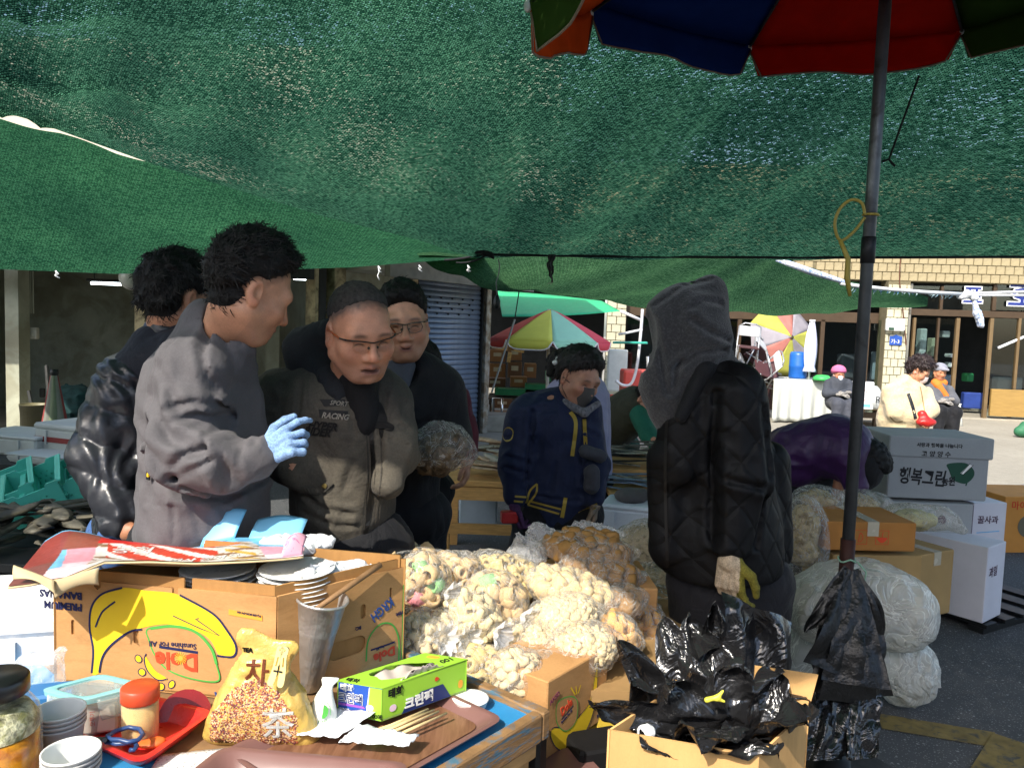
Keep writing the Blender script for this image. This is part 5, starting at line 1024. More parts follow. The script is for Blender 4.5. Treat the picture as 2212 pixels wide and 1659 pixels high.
for i, a in enumerate((
    (862, 1226, 2.40, 175, 46, 'ring', 'long bag of ring snacks along the back of the heap behind the carton', None, (0, .1, .0)),
    (912, 1268, 2.06, 62, 74, 'ring', 'bulging bag of cream ring snacks touching the banana carton corner', (.8, -.5, .0), (0, 0, 0)),
    (985, 1262, 2.18, 66, 66, 'ring', 'bag of ring snacks second from the banana carton, knot to the right', (.8, -.55, .1), (0, .2, 0)),
    (1072, 1300, 2.10, 70, 62, 'ring', 'bag of ring snacks right of centre with a shiny twisted knot', (.75, -.6, -.2), (0, .3, 0)),
    (1105, 1252, 2.32, 100, 46, 'shell', 'bag of yellow shell chips behind the ring snack bags', None, (0, .3, 0)),
    (1020, 1342, 1.98, 62, 58, 'stick', 'bag of white puffed sticks in the middle of the heap', (.8, -.6, -.1), (0, .3, 0)),
    (905, 1380, 1.92, 62, 56, 'puff', 'bag of popcorn low beside the steel cup and carton', (.7, -.6, .3), (0, .3, 0)),
    (963, 1368, 1.95, 52, 50, 'puff', 'bag of pale popcorn under the ring snack knots', (.7, -.7, .1), (0, 0, 0)),
    (1030, 1446, 1.88, 74, 46, 'shell', 'flat bag of pinkish shells behind the green carton', None, (0, -.15, .1)),
    (1118, 1456, 1.84, 62, 52, 'puff', 'popcorn bag at the front of the heap with a frilled knot', (.85, -.5, -.2), (0, .2, 0)),
    (1180, 1448, 1.9, 52, 36, 'crumb', 'small bag of pale crumbs beside the frilled popcorn bag', None, (0, .3, 0)),
    (1255, 1405, 1.97, 86, 52, 'crumb', 'large pale bag of fine puffs lying above the cardboard box', None, (0, -.25, 0)),
    (1103, 1382, 2.02, 50, 46, 'puff', 'bag of white lumps in the shaded hollow of the heap', None, (0, .3, 0)),
    (1168, 1396, 2.0, 56, 44, 'crumb', 'bag of crumbs in the middle front row', None, (0, .5, 0)),
    (1215, 1332, 2.08, 84, 48, 'crumb', 'bag of fine pale puffs under the block snack bag', None, (0, -.2, 0)),
    (1232, 1274, 2.2, 98, 42, 'pale', 'bag of pale snack blocks half in the shade', None, (0, .22, 0)),
    (1268, 1186, 2.42, 102, 36, 'cube', 'topmost bag of brown grain cubes on the heap', None, (0, .08, 0)),
    (1300, 1232, 2.36, 90, 32, 'cube', 'second bag of brown grain cubes under the topmost one', None, (0, .15, 0)),
    (1325, 1308, 2.2, 72, 34, 'cube', 'brown cube bag low on the right side of the heap', None, (0, -.3, 0)),
    (1330, 1372, 2.08, 56, 46, 'square', 'bag of orange square crackers at the right edge of the heap', None, (0, .3, 0)),
    (1385, 1345, 2.3, 52, 44, 'square', 'dim bag of crackers in shade behind the black plastic bags', None, (0, .3, 0)))):
    x, y, d, rx, rz, kind, lab, tie, rot = a; sb_px(x, y, d, rx, rz, kind, lab, tie, i + 1, rot=rot)
for i, (x, y, d, rx, rz, lab) in enumerate(((1405, 1190, 2.95, 92, 64, 'grey sack of dried goods behind the hooded seller, upper'), (1440, 1265, 2.8, 100, 50, 'grey sack of dried goods behind the hooded seller, middle'), (1425, 1330, 2.65, 95, 60, 'grey sack of dried goods behind the hooded seller, lowest'))):
    sb_px(x, y, d, rx, rz, 'grain', lab, None, 40 + i, dens=.35, grp='grey sacks behind the snack heap')
for (x, y, d, r_, lab, sd) in ((1140, 1205, 2.42, (.055, .05, .055), 'empty crumpled clear bag left of the brown cube bags', 3), (1285, 1152, 2.52, (.11, .05, .022), 'loose clear bag lying on top of the snack heap', 6), (1180, 1160, 2.5, (.04, .03, .02), 'small twist of clear bag at the top left of the brown cube bag', 8)):
    e = empty('clear_bag', at(x, y, d), label=lab, cat='plastic bag'); sculpt('bag_film', [ell((0, 0, 0), r_), ell((-r_[0] * .5, 0, -r_[2] * .4), [q * .8 for q in r_]), cap((-r_[0] * .2, 0, 0), (-r_[0] * .6, 0, r_[2] * 1.3), .018, .006)], m_clr, e, k=.03, h=.007, folds=(.018, (32, 32, 32), sd))
# supports hidden inside the heap
for (x, y, z, w, d_, h_, lab) in ((-.1, 2.42, .64, .42, .3, .12, 'plain carton inside the snack heap at the back left'), (.28, 2.42, .64, .36, .28, .13, 'plain carton inside the snack heap at the back right')):
    e = empty('carton', (x, y, z), .05, lab, 'carton'); MB().box((0, 0, h_ / 2), (w, d_, h_), None, .004).build('box_body', m_card, e); MB().box((0, 0, h_ + .0015), (w * .98, .05, .002)).build('tape', m_clr, e)

# ---- second banana carton, right way up, below the heap
pa, pb = at(1183, 1492, 1.74), at(1313, 1430, 1.95); pa.z = pb.z = .535; e = empty('banana_carton', pa, label='brown banana carton standing right way up under the snack heap', cat='carton'); w2 = (pb - pa).length; H2 = .19; dv = (pb - pa).normalized(); bv = Vector((-dv.y, dv.x, 0))
MB().box((pb - pa) / 2 + bv * .1 + Vector((0, 0, H2 / 2)), (w2, .2, H2), Matrix(((dv.x, bv.x, 0), (dv.y, bv.y, 0), (0, 0, 1))), .003).build('box_body', m_card, e)
F2 = fr(Vector((0, 0, 0)) - bv * .0008, dv, Zu); k2 = lambda pts: [((cx - 815) / 505 * w2, (1640 - (cx - 815) * .5 - cy) / 640 * H2 + .0) for cx, cy in pts]
bn2 = k2([(1215, 860), (1190, 1050), (1170, 1200), (1090, 1310), (980, 1400), (870, 1380), (845, 1440), (900, 1560), (1000, 1600), (1130, 1480), (1200, 1300), (1225, 1080)])
print2d(F2, [bn2], m_yel, e, .0008); stroke2d(F2, bn2, .0025, m_ink, e, closed=True)
rd = k2([(890, 1180), (985, 1140), (1050, 1190), (1048, 1360), (965, 1430), (890, 1340)]); print2d(F2, [rd], m_card, e, .0014); stroke2d(F2, rd, .0026, m_grn, e, .0018, closed=True)
x_, y_ = k2([(925, 1300)])[0]; ft(F2, 'Dole', x_, y_, .032, m_red, e, .001, .002, .3, squash=.75); ft(F2, 'Sunshine For All', x_, y_ - .018, .009, m_ink, e, .0001, .002, .3, squash=.8); stroke2d(F2, [(x_, y_ - .007), (x_ + .05, y_ + .008)], .003, m_ink, e, .002, smooth=False)
x_, y_ = k2([(835, 1190)])[0]; ft(F2, 'AKSD', x_, y_, .016, M('ink_maroon', '7a3450', .7), e, .0005, .0014, .35); x_, y_ = k2([(1238, 1310)])[0]; ft(F2, 'FRESH', x_, y_, .014, m_ink, e, .0006, .0014, .35, squash=.8); ft(F2, 'BANANAS', x_, y_ - .02, .014, m_ink, e, .0006, .0014, .35, squash=.7)
for a_ in (-.5, 0, .5): stroke2d(F2, [(q[0] + .012 * a_, q[1]) for q in k2([(1045, 1130), (1035 + 60 * a_, 1060)])], .004, m_yel, e, .0014, smooth=False)
e = empty('banana_carton', at(1345, 1440, 2.05) - Vector((.02, 0, .15)), R(20), 'yellow and green fruit carton half hidden behind the black plastic bags', 'carton'); MB().box((0, 0, .075), (.2, .2, .15), None, .003).build('box_body', M('card_yellow', 'd2b23e', .7, var=.1), e); MB().box((0, -.102, .02), (.2, .004, .04)).build('print_band', M('card_green', '2f8a5a', .7), e)
for (x, y, d, s3, rz, m, lab, ct) in ((1140, 1640, 1.62, (.07, .06, .13), -20, m_tape, 'black plastic canister under the table edge', 'canister'), (1290, 1645, 1.8, (.14, .1, .12), 20, m_blk, 'dark box with white lettering below the banana carton', 'box'), (1195, 1665, 1.72, (.2, .12, .03), 24, m_mauve, 'mauve plastic tray under the upright banana carton', 'tray')):
    p = at(x, y, d); tag(MB().box((0, 0, 0), s3, rotm(0, 0, R(rz)), .008).build('box' if ct == 'box' else ct, m, loc=p), lab, ct)
o = bpy.data.objects['box']; text('건어물', .03, m_wht, o, Vector((-.06, -.03, .0)), (math.cos(R(20)), math.sin(R(20)), 0), (0, 0, 1)); o.children[-1].location = Vector((math.sin(R(20)), -math.cos(R(20)), 0)) * .03

# ---- carton of black plastic bags
def black_film():
    t = NT('black_film'); v = t.coord('Object'); n1 = t.noise(v, 11, 3, .55, 1.2); n2 = t.noise(v, 40, 2, .5, .8); hgt = t.math('ADD', t.math('ABSOLUTE', t.math('SUBTRACT', n1, .5)), t.math('MULTIPLY', n2, .12)); t.link(t.bump(hgt, .8, .02), t.b.inputs['Normal'])
    t.b.inputs['Base Color'].default_value = (.012, .012, .013, 1); t.b.inputs['Roughness'].default_value = .22; t.b.inputs['Specular IOR Level'].default_value = .8; MATS['black_film'] = t.m; return t.m
m_bf = black_film()
fl_, frr, rb = on(1313, 1576, .72), on(1640, 1632, .72), on(1748, 1530, .72); bb = empty('bag_carton', fl_.lerp(rb, .5) - Vector((0, 0, .72)) + Vector((0, 0, .34)), label='open cardboard carton holding the black plastic bags', cat='carton'); G0 = Vector(bb.location)
q = [Vector((p.x, p.y, 0)) - Vector((G0.x, G0.y, 0)) for p in (fl_, frr, rb, fl_ + (rb - frr))]
for i, nm in enumerate(('front_panel', 'side_panel', 'back_panel', 'side_panel')): panel(nm, q[i], q[(i + 1) % 4], .38 if i != 2 else .4, m_card3, (), .005, bb)
MB().poly([p + Zu * .002 for p in q], Zu, .004).build('bottom_panel', m_card3, bb)
pf, wpf = fr(q[0], q[1] - q[0], Zu), (q[1] - q[0]).length; stroke2d(pf, [(wpf * .5, .25), (wpf * .6, .3), (wpf * .8, .3), (wpf * .9, .25)], .006, m_red, bb)
ps_ = fr(q[1], q[2] - q[1], Zu); ft(ps_, 'NGCO', .09, .3, .016, m_ink, bb, .0004, .0014, -1.5); stroke2d(ps_, [(.1, .2), (.11, .23), (.12, .2)], .003, m_grn, bb)
MB().poly([q[2] + Zu * .38, q[2] + Zu * .38 + (q[2] - q[1]).normalized() * .01 + Vector((.012, 0, .075)), q[2].lerp(q[3], .4) + Zu * .46, q[2].lerp(q[3], .4) + Zu * .38], (0, 1, 0), .004).build('flap', m_card3, bb)
def leaf(base, tip, side, w0, w1, seed, amp=.02, bend=.0, nu=22, nv=34, square=False):
    base = Vector(base); tip = Vector(tip); ax = tip - base; s_ = Vector(side).normalized(); n_ = ax.cross(s_).normalized(); g = seed * 3.7
    def fn(u, v):
        w = w0 + (w1 - w0) * v
        if not square: w *= (1 - v ** 3) ** .6
        x = (u - .5) * w; p = base + ax * v + s_ * x + n_ * bend * math.sin(v * 3.14)
        qn = Vector((u * 1.5 + v * .8 + g, v * 1.3 - u * .5, g)); am = amp * (.5 + .8 * v)
        d = abs(mn.noise(qn)) * 2.6 - .6 + .8 * abs(mn.noise(qn * 2.1 + Vector((3, 1, 0)))) + .12 * abs(mn.noise(qn * 7)); p = p + n_ * (d * am) + s_ * (mn.noise(qn * 1.3 + Vector((5, 0, 0))) * am * .8) + ax.normalized() * (mn.noise(qn * 1.7 + Vector((0, 9, 0))) * am * .6 * v)
        return p
    return MB().sheet(fn, nu, nv)
ctr = at(1530, 1580, 1.66); blk = empty('black_bag_bundle', ctr, label='bundle of shiny black plastic bags sprouting from the cardboard carton', cat='plastic bags'); K0 = Vector(ctr)
LEAVES = [  # base xy, tip xy, depth base, depth tip, width0, width1, square
    (1480, 1600, 1276, 1528, 1.62, 1.58, .13, .10, 0), (1470, 1560, 1333, 1385, 1.7, 1.74, .12, .10, 0), (1500, 1540, 1430, 1345, 1.72, 1.84, .14, .14, 0),
    (1545, 1500, 1480, 1330, 1.74, 1.86, .12, .16, 0), (1600, 1480, 1650, 1312, 1.72, 1.78, .1, .21, 1), (1560, 1480, 1540, 1300, 1.76, 1.86, .1, .08, 0),
    (1640, 1560, 1755, 1520, 1.66, 1.66, .12, .10, 0), (1640, 1590, 1745, 1555, 1.56, 1.5, .14, .12, 0), (1580, 1600, 1680, 1625, 1.52, 1.47, .14, .12, 0),
    (1470, 1600, 1390, 1600, 1.58, 1.52, .13, .13, 0), (1530, 1590, 1520, 1610, 1.56, 1.44, .18, .16, 0), (1560, 1560, 1600, 1450, 1.64, 1.6, .16, .13, 0),
    (1500, 1570, 1440, 1470, 1.62, 1.58, .17, .14, 0), (1600, 1560, 1690, 1460, 1.64, 1.66, .14, .14, 0), (1550, 1540, 1560, 1400, 1.68, 1.7, .18, .15, 0), (1430, 1560, 1370, 1470, 1.68, 1.66, .13, .1, 0)]
for i, (bx_, by_, tx, ty, db_, dt_, w0, w1, sq) in enumerate(LEAVES):
    a, b = at(bx_, by_, db_), at(tx, ty, dt_); a = a + (a - b) * .35; a.z = max(a.z, .46); sd = Vector((1, .25 * math.sin(i * 2.1), .15 * math.cos(i * 1.7))); ax = (b - a).normalized(); sd = (sd - ax * sd.dot(ax))
    if sd.length < .3: sd = Vector((0, 1, .3)) - ax * ax.y
    leaf(a - K0, b - K0, sd, w0, w1, i + 1, .026, .02 * math.sin(i * 1.3), square=bool(sq)).build('black_bag', m_bf, blk, True)
ye = at(1548, 1508, 1.56); tag(sculpt('twist_tie', [cap((-.02, 0, -.004), (.004, 0, .004), .006, .004), cap((.0, 0, .0), (.012, 0, .016), .005, .003), cap((0, 0, 0), (.016, 0, -.006), .005, .003)], M('plastic_yellow', 'd8d04a', .4), None, k=.005, h=.002, mat4=Matrix.Translation(ye)), 'small yellow plastic tie among the black bags', 'tie')
p = at(1395, 1585, 1.56); tag(sculpt('plastic_bag', [ell((0, 0, 0), (.02, .015, .022))], m_wfilm, None, h=.004, folds=(.006, (60, 60, 60), 2), mat4=Matrix.Translation(p)), 'white plastic tuft at the left inside of the black bag carton', 'plastic bag')

# ---- umbrella: pole, base, canopy
PX = at(1830, 1200, 2.4); PX = Vector((PX.x, PX.y, 0)); um = empty('market_umbrella', PX, label='large market umbrella on a grey steel pole with orange, navy, red and green panels', cat='umbrella')
m_pole = M('pole_steel', '5d6164', .42, .6, spec=.5, var=.25, vs=9, color2='33312f', c2s=7, c2t=(.55, .7)); MB().cyl((0, 0, .9), (.0, 0, 3.3), .0185, n=20).build('pole', m_pole, um, True); MB().cyl((0, 0, .12), (0, 0, .915), .0225, n=20).build('lower_pole', M('pole_rust', '3a211c', .6, .3, var=.25, vs=20), um, True); MB().lathe([(.019, 1.78), (.0215, 1.782), (.0215, 1.86), (.019, 1.862)], 20).build('collar', M('pole_dark', '1b1c1e', .5, .4), um, True)
MB().lathe([(.0, .0), (.26, 0), (.28, .02), (.28, .08), (.25, .12), (.06, .14), (.05, .2), (.0, .2)], 32).build('base', M('base_black', '17181a', .55, var=.15), um, True); MB().tube([(.26 * math.cos(t_), .26 * math.sin(t_), .07) for t_ in [2 * math.pi * i / 28 for i in range(28)]], .035, 8, closed=True).build('base_rim', M('rubber_dark', '26211e', .8), um, True)
RR, ZR, ZA = 1.08, 2.81, 3.12; UC = ['e0602a', '24428c', 'd82a1c', '44602c', 'd8863a', '24428c', 'd82a1c', '44602c']; ang0 = R(185)
def um_mat(h, i):
    t = NT('canopy_' + str(i)); c = t.mix(t.ramp(t.noise(t.coord('Object'), 9, 4), [(.3, (0, 0, 0)), (.7, (.35,) * 3)]), lin(h), tuple(x * .5 for x in lin(h))); df = t.new('BsdfDiffuse'); tl = t.new('BsdfTranslucent'); t.link(c, df.inputs[0]); t.link(c, tl.inputs[0]); mx = t.new('MixShader'); mx.inputs[0].default_value = .45; t.link(df.outputs[0], mx.inputs[1]); t.link(tl.outputs[0], mx.inputs[2]); t.link(mx.outputs[0], t.out.inputs[0]); return t.m
for i in range(8):
    a0, a1 = ang0 - i * math.pi / 4, ang0 - (i + 1) * math.pi / 4; cm = um_mat(UC[i], i)
    e0_, e1_ = Vector((math.cos(a0), math.sin(a0), 0)), Vector((math.cos(a1), math.sin(a1), 0))
    def pan(u, v): r_ = .03 + (RR - .03) * v; p = e0_.lerp(e1_, u) * r_; dr_ = a0 + (a1 - a0) * u; dr_ = max(0, 1 - abs(math.degrees(dr_) % 360 - 188) / 50); return p + Vector((0, 0, ZA - (ZA - ZR) * v ** 1.15 - .012 * math.sin(math.pi * u) * v - .34 * v * v * dr_ ** .8))
    pn = MB().sheet(pan, 12, 12, .0012).build('canopy_panel', cm, um, True)
    def val(u, v): p = pan(u, 1.0); o_ = (e0_.lerp(e1_, u)).normalized(); return p + Vector((0, 0, -v * (.135 + .012 * math.sin(u * 9 + i)) * (1 - .8 * (abs(2 * u - 1)) ** 26))) + o_ * (.008 * math.sin(u * 22 + i) * v - .012 * v)
    MB().sheet(val, 22, 5, .0012).build('valance', cm, um, True); MB().tube([val(k / 16, 1.0) for k in range(17)], .004, 5).build('piping', M('piping_tan', '8a7a6a', .8), um, True)
    MB().tube([Vector((0, 0, ZA - .02)), pan(0, .5) - Vector((0, 0, .012)), pan(0, 1.0) - Vector((0, 0, .01))], .006, 6).build('rib', m_pole, um, True)
    MB().ball(pan(0, 1.0) - Vector((0, 0, .012)), (.012, .012, .018), 8, 6).build('rib_tip', m_pl_w, um, True)
def at_pole(y, off=0): p = at(1830, y, 2.4); return Vector((PX.x + off, PX.y - .021, p.z))
yr_ = [at(x, y, 2.375) for x, y in ((1868, 465), (1862, 440), (1840, 432), (1815, 450), (1803, 485), (1815, 520), (1845, 500), (1868, 470))]
tag(MB().tube(smooth_pts(yr_, 4, False), .005, 5).tube([at(x, y, 2.36) for x, y in ((1815, 520), (1832, 560), (1830, 600), (1836, 640))], [.006, .008, .009, .005], 6).tube([Vector((PX.x + .022 * math.cos(t_), PX.y + .022 * math.sin(t_), at_pole(463).z)) for t_ in [2 * math.pi * i / 16 for i in range(16)]], .004, 5, closed=True).build('ribbon', m_cord_y, smooth=True), 'yellow plastic ribbon looped around the umbrella pole', 'ribbon')
w0_, w1_ = at(1985, 165, 3.3), at(1920, 345, 3.6); tag(MB().tube(sagline(w0_, w1_, 0), .005, 5).tube([w1_ + Vector((-.03, 0, -.01)), w1_, w1_ + Vector((.03, 0, -.03))], .006, 5).build('tie_wire', m_rope_k), 'thin black wire from the umbrella rim to the net beside the pole', 'wire')
gt = at_pole(1208); tag(MB().tube([Vector((PX.x + .026 * math.cos(t_), PX.y + .026 * math.sin(t_), gt.z + .006 * math.sin(3 * t_))) for t_ in [2 * math.pi * i / 16 for i in range(16)]], .003, 5, closed=True).tube([Vector((PX.x + .024, PX.y - .02, gt.z)), Vector((PX.x + .05, PX.y - .03, gt.z - .03)), Vector((PX.x + .045, PX.y - .03, gt.z - .075))], .003, 5).build('tie_string', M('string_green', '7fa890', .6), smooth=True), 'pale green string tying the black bags to the umbrella pole', 'string')
# bags hanging on the pole
hb = empty('hanging_bags', PX + Vector((0, -.03, at_pole(1240).z)), label='thick bunch of black plastic bags hanging from the umbrella pole', cat='plastic bags'); HB0 = Vector(hb.location)
for i, (tx, ty, dt_, w1) in enumerate(((1760, 1440, 2.3, .14), (1790, 1500, 2.28, .16), (1830, 1515, 2.26, .18), (1875, 1505, 2.28, .16), (1900, 1430, 2.3, .12), (1740, 1365, 2.33, .09), (1850, 1480, 2.23, .2), (1800, 1450, 2.24, .18), (1890, 1385, 2.34, .12))):
    top = at(1838, 1232, 2.37); tip = at(tx, ty, dt_); ax = (tip - top).normalized(); sd = Vector((1, .1 * math.sin(i), 0)) - ax * ax.x
    leaf(top - HB0, tip - HB0, sd, .05, w1, 30 + i, .014, .015, square=(i in (1, 2, 3, 6, 7))).build('black_bag', M('black_film_matt', '0b0c0d', .42, spec=.5, var=.2, bump=.6, bs=16, bd=.02), hb, True)
sv = empty('bag_roll', at(1812, 1570, 2.25), label='shiny crumpled black plastic bags below the hanging bunch', cat='plastic bags'); SV0 = Vector(sv.location)
for i, (x0, x1) in enumerate(((1752, 1800), (1790, 1850), (1840, 1880))):
    leaf(at((x0 + x1) / 2 + 8, 1490, 2.3) - SV0, at((x0 + x1) / 2, 1640, 2.18) - SV0, (1, .1, 0), .09, .11, 50 + i, .02, .01, square=True).build('black_bag', m_bf, sv, True)

# ---- white sacks right of the hooded person
m_milk = film('film_milky', 'f4f4ee', .6, .16, 9, 1.0, 'f2f4ee', .05, .3)
def sack(c, prims, lab, chips=None, seed=1, m=None, h=.014, amp=.02, core=None):
    e = empty('plastic_sack', c, label=lab, cat='sack'); 
    if core: sculpt('contents', [ell(*core)], M('dried_slices', 'b3a27c', .85, var=.3, vs=20, color2='7f6c48', c2s=25, bump=.8, bs=30, bd=.02), e, h=.016, folds=(.03, (22, 22, 22), seed))
    sculpt('bag_film', prims, m or m_milk, e, k=.08, h=h, folds=(amp, (20, 20, 6), seed)); return e
sack(at(1860, 1295, 3.1), [ell((0, 0, 0), (.27, .2, .16)), ell((-.08, 0, -.06), (.24, .19, .13)), ell((.14, -.02, -.05), (.14, .16, .14))], 'big milky plastic sack of dried slices behind the umbrella pole', None, 2, core=((-.05, 0, -.03), (.22, .15, .12)))
sack(at(1945, 1435, 3.15), [ell((0, 0, 0), (.13, .12, .12)), ell((.03, 0, -.07), (.11, .1, .07))], 'smaller white plastic sack slumped on the ground under the big milky sack', None, 3)
sack(at(1800, 1420, 3.2), [ell((0, 0, 0), (.26, .2, .22))], 'dim white sack low between the pole and the black bags', None, 4)
for (x, y, d, r_, lab, sd) in ((1735, 1150, 3.3, (.1, .1, .17), 'clear bag of brown dried slices beside the hooded person', 5), (1770, 1078, 3.6, (.13, .1, .06), 'clear bluish bag heaped in front of the purple jacket', 6), (1865, 1085, 3.7, (.13, .1, .055), 'clear bag reflecting blue sky behind the umbrella pole', 7)):
    e = sack(at(x, y, d), [ell((0, 0, 0), r_), ell((.02, 0, -r_[2] * .5), [q * .85 for q in r_])], lab, None, sd, m_fclear, .012, .016, core=((0, 0, -.01), [q * .75 for q in r_]))
e = empty('plastic_sack', at(1985, 1118, 3.55), label='clear bag of pale slices lying on the brown carton', cat='sack'); sculpt('contents', [ell((-.02, 0, -.01), (.1, .07, .04))], M('pale_slices', 'b8b48a', .8, var=.3, vs=20), e, h=.012, folds=(.014, (30, 30, 30), 3)); sculpt('bag_film', [ell((0, 0, 0), (.16, .1, .055)), cap((.1, 0, 0), (.2, -.02, -.05), .05, .02)], m_fclear, e, k=.05, h=.01, folds=(.016, (20, 20, 20), 8))
# ---- cartons and grey boxes at right
def carton(x, y, d, w, dp, h, rz, m, lab, tape=True, name='carton', cat='carton', zfix=None, flapseam=True):
    """front top-left corner at the photo position"""
    p = at(x, y, d); dv_ = Vector((math.cos(rz), math.sin(rz), 0)); bv_ = Vector((-dv_.y, dv_.x, 0)); z0 = (p.z - h) if zfix is None else zfix
    e = empty(name, (p + dv_ * w / 2 + bv_ * dp / 2).to_2d().to_3d() + Vector((0, 0, z0)), rz, lab, cat); MB().box((0, 0, h / 2), (w, dp, h), None, .004).build('box_body', m, e)
    if tape: MB().box((.02 * w, 0, h + .0015), (.05, dp + .004, .002)).build('tape', MATS['tape_film'] if 'tape_film' in MATS else M('tape_film', 'b9b19c', .25, spec=.6), e); MB().box((.02 * w, -dp / 2 - .0015, h - .03), (.05, .002, .06)).build('tape', MATS['tape_film'], e)
    return e, fr((-w / 2, -dp / 2 - .0006, 0), (1, 0, 0), (0, 0, 1))
m_cor = M('cardboard_orange', 'a9743c', .8, spec=.2, var=.08); m_ctan = M('cardboard_tan', 'a2875a', .8, spec=.2, var=.08)
e, Fc = carton(1785, 1126, 3.25, .40, .3, .125, R(3), m_cor, 'brown carton with a red umbrella symbol behind the pole')
for cx in (.155, .25): stroke2d(Fc, [(cx - .028, .03), (cx + .028, .03), (cx + .028, .09), (cx - .028, .09)], .003, m_red, e, closed=True, smooth=False)
print2d(Fc, [[(.228, .058), (.272, .058), (.262, .042), (.25, .036), (.238, .042)]], m_red, e); stroke2d(Fc, [(.25, .058), (.25, .08), (.256, .082)], .003, m_red, e, smooth=False); stroke2d(Fc, [(.145, .04), (.15, .07), (.155, .078), (.165, .06), (.16, .045), (.148, .04)], .003, m_red, e)
carton(1800, 1198, 3.27, .40, .3, .17, R(3), m_ctan, 'lower brown carton under the one with the umbrella symbol', False)
e, Fc = carton(1985, 1200, 3.38, .26, .34, .3, R(28), m_ctan, 'tall tan carton standing at the corner of the sacks', True); ft(fr((.13 + .0006, -.17, 0), (0, 1, 0), (0, 0, 1)), 'ADUK', .1, .17, .035, M('ink_faded', '6a5436', .8), e, .0006)
m_gfoam = M('box_grey', '9a9ea0', .7, var=.05, fine=.03); m_wht2 = M('box_white', 'd2d2da', .6, var=.05); m_pur = M('ink_violet', '4a3048', .6)
gb1 = at(1926, 942, 4.3); e = empty('produce_box', (gb1.x + .29, gb1.y + .21, at(1926, 1076, 4.3).z), R(-2), 'large grey white produce box with dark Korean lettering and a green leaf', 'box'); Hh = gb1.z - e.location.z
MB().box((0, 0, Hh * .35), (.555, .40, Hh * .70), None, .006).build('box_body', m_gfoam, e); MB().box((.004, 0, Hh * .84), (.58, .42, Hh * .335), None, .006).build('lid', m_gfoam, e)
Fg = fr((-.2775, -.2006, 0), (1, 0, 0), (0, 0, 1)); Fl = fr((-.286, -.2106, 0), (1, 0, 0), (0, 0, 1))
m_hand = M('ink_dark', '14161c', .6); ft(Fg, '행복그린', .055, .095, .1, m_hand, e, .0025, .0014, -.05, squash=.72, shear=.1); ft(Fg, '농원', .30, .085, .055, m_hand, e, .0018, .0024, .05, squash=.75)
print2d(Fg, [[(.325, .205), (.42, .215), (.47, .18), (.475, .14), (.44, .1), (.4, .1), (.36, .12), (.335, .17)]], M('leaf_dark', '1d4a38', .6), e, .0008); stroke2d(Fg, [(.44, .105), (.435, .085)], .008, MATS['leaf_dark'], e); print2d(Fg, [[(.4, .155), (.445, .21), (.462, .2), (.415, .15)]], m_wht, e, .0014, smooth=False); stroke2d(Fg, [(.4, .15), (.45, .215)], .003, m_hand, e, .002); stroke2d(Fg, [(.415, .145), (.468, .205)], .003, m_hand, e, .002)
ft(Fl, '사랑과 행복을 나눕니다', .15, Hh * .85, .026, m_hand, e, .0006); ft(Fl, '고 양 양 수', .18, Hh * .70, .036, m_hand, e, .0008)
p2b = at(1915, 1082, 4.28); e = empty('produce_box', (p2b.x + .25, p2b.y + .2, at(1915, 1172, 4.28).z), R(-2), 'grey box with a dark end under the lettered produce box', 'box'); h_ = p2b.z - e.location.z - .004; MB().box((0, 0, h_ / 2), (.5, .38, h_), None, .004).build('box_body', m_gfoam, e); MB().box((.252, 0, h_ / 2), (.004, .37, h_ * .95)).build('end_panel', m_pur, e); print2d(fr((-.25, -.1906, 0), (1, 0, 0), (0, 0, 1)), [stad(.33, h_ * .6, .05, .05)], m_pur, e, smooth=False); ft(fr((-.25, -.1906, 0), (1, 0, 0), (0, 0, 1)), '포도', .22, h_ * .55, .04, m_hand, e, .0008)
p3b = at(2062, 1180, 4.0); e = empty('produce_box', (p3b.x + .13, p3b.y + .25, .06), R(38), 'white box with a violet diamond and letters at the end of the stack', 'box'); h_ = p3b.z - .06; MB().box((0, 0, h_ / 2), (.24, .46, h_), None, .004).build('box_body', m_wht2, e)
Fw_ = fr((.1206, -.23, 0), (0, 1, 0), (0, 0, 1)); ft(Fw_, '사과', .12, h_ * .35, .13, m_pur, e, .003, squash=.7); print2d(Fw_, [[(.04, h_ * .5), (.06, h_ * .62), (.08, h_ * .5), (.06, h_ * .38)]], m_red, e, smooth=False); ft(Fw_, '청정자연', .1, h_ * .8, .05, m_pur, e, .001); Fw2 = fr((-.12, -.2306, 0), (1, 0, 0), (0, 0, 1)); ft(Fw2, '과일', .03, h_ * .6, .06, m_pur, e, .001)
e, Fc = carton(2104, 1086, 4.5, .22, .4, .24, R(8), m_wht2, 'white lettered box beside the grey boxes', False, 'produce_box', 'box'); ft(Fc, '꿀사과', .03, .12, .05, m_pur, e, .001); stroke2d(Fc, [(.03, .06), (.18, .07)], .006, MATS['ink_sky'], e, smooth=False)
pl_ = empty('pallet', on(1990, 1340) + Vector((.35, .45, 0)), R(30), 'black plastic pallet under the cartons and white box', 'pallet')
for i in range(5): MB().box((-.36 + i * .18, 0, .045), (.1, 1.0, .02)).build('slat', m_tape, pl_)
for j in (-.45, 0, .45): MB().box((0, j, .017), (.84, .08, .034)).build('runner', m_tape, pl_)
e, Fc = carton(2176, 1030, 5.6, .5, .45, .42, R(6), M('carton_orange', 'c98a3e', .75, var=.08), 'orange brown carton at the right edge with red lettering', False, zfix=.005); ft(Fc, '마이', .05, .33, .07, m_red, e, .001); print2d(Fc, [stad(.2, .2, .17, .17)], M('print_greyed', '6a6450', .8), e, smooth=False)
p = at(1860, 985, 5.6); foam('foam_box', on(1880, 1052) , (.34, .26, .26), R(10), 'white foam box behind the purple jacket', True)
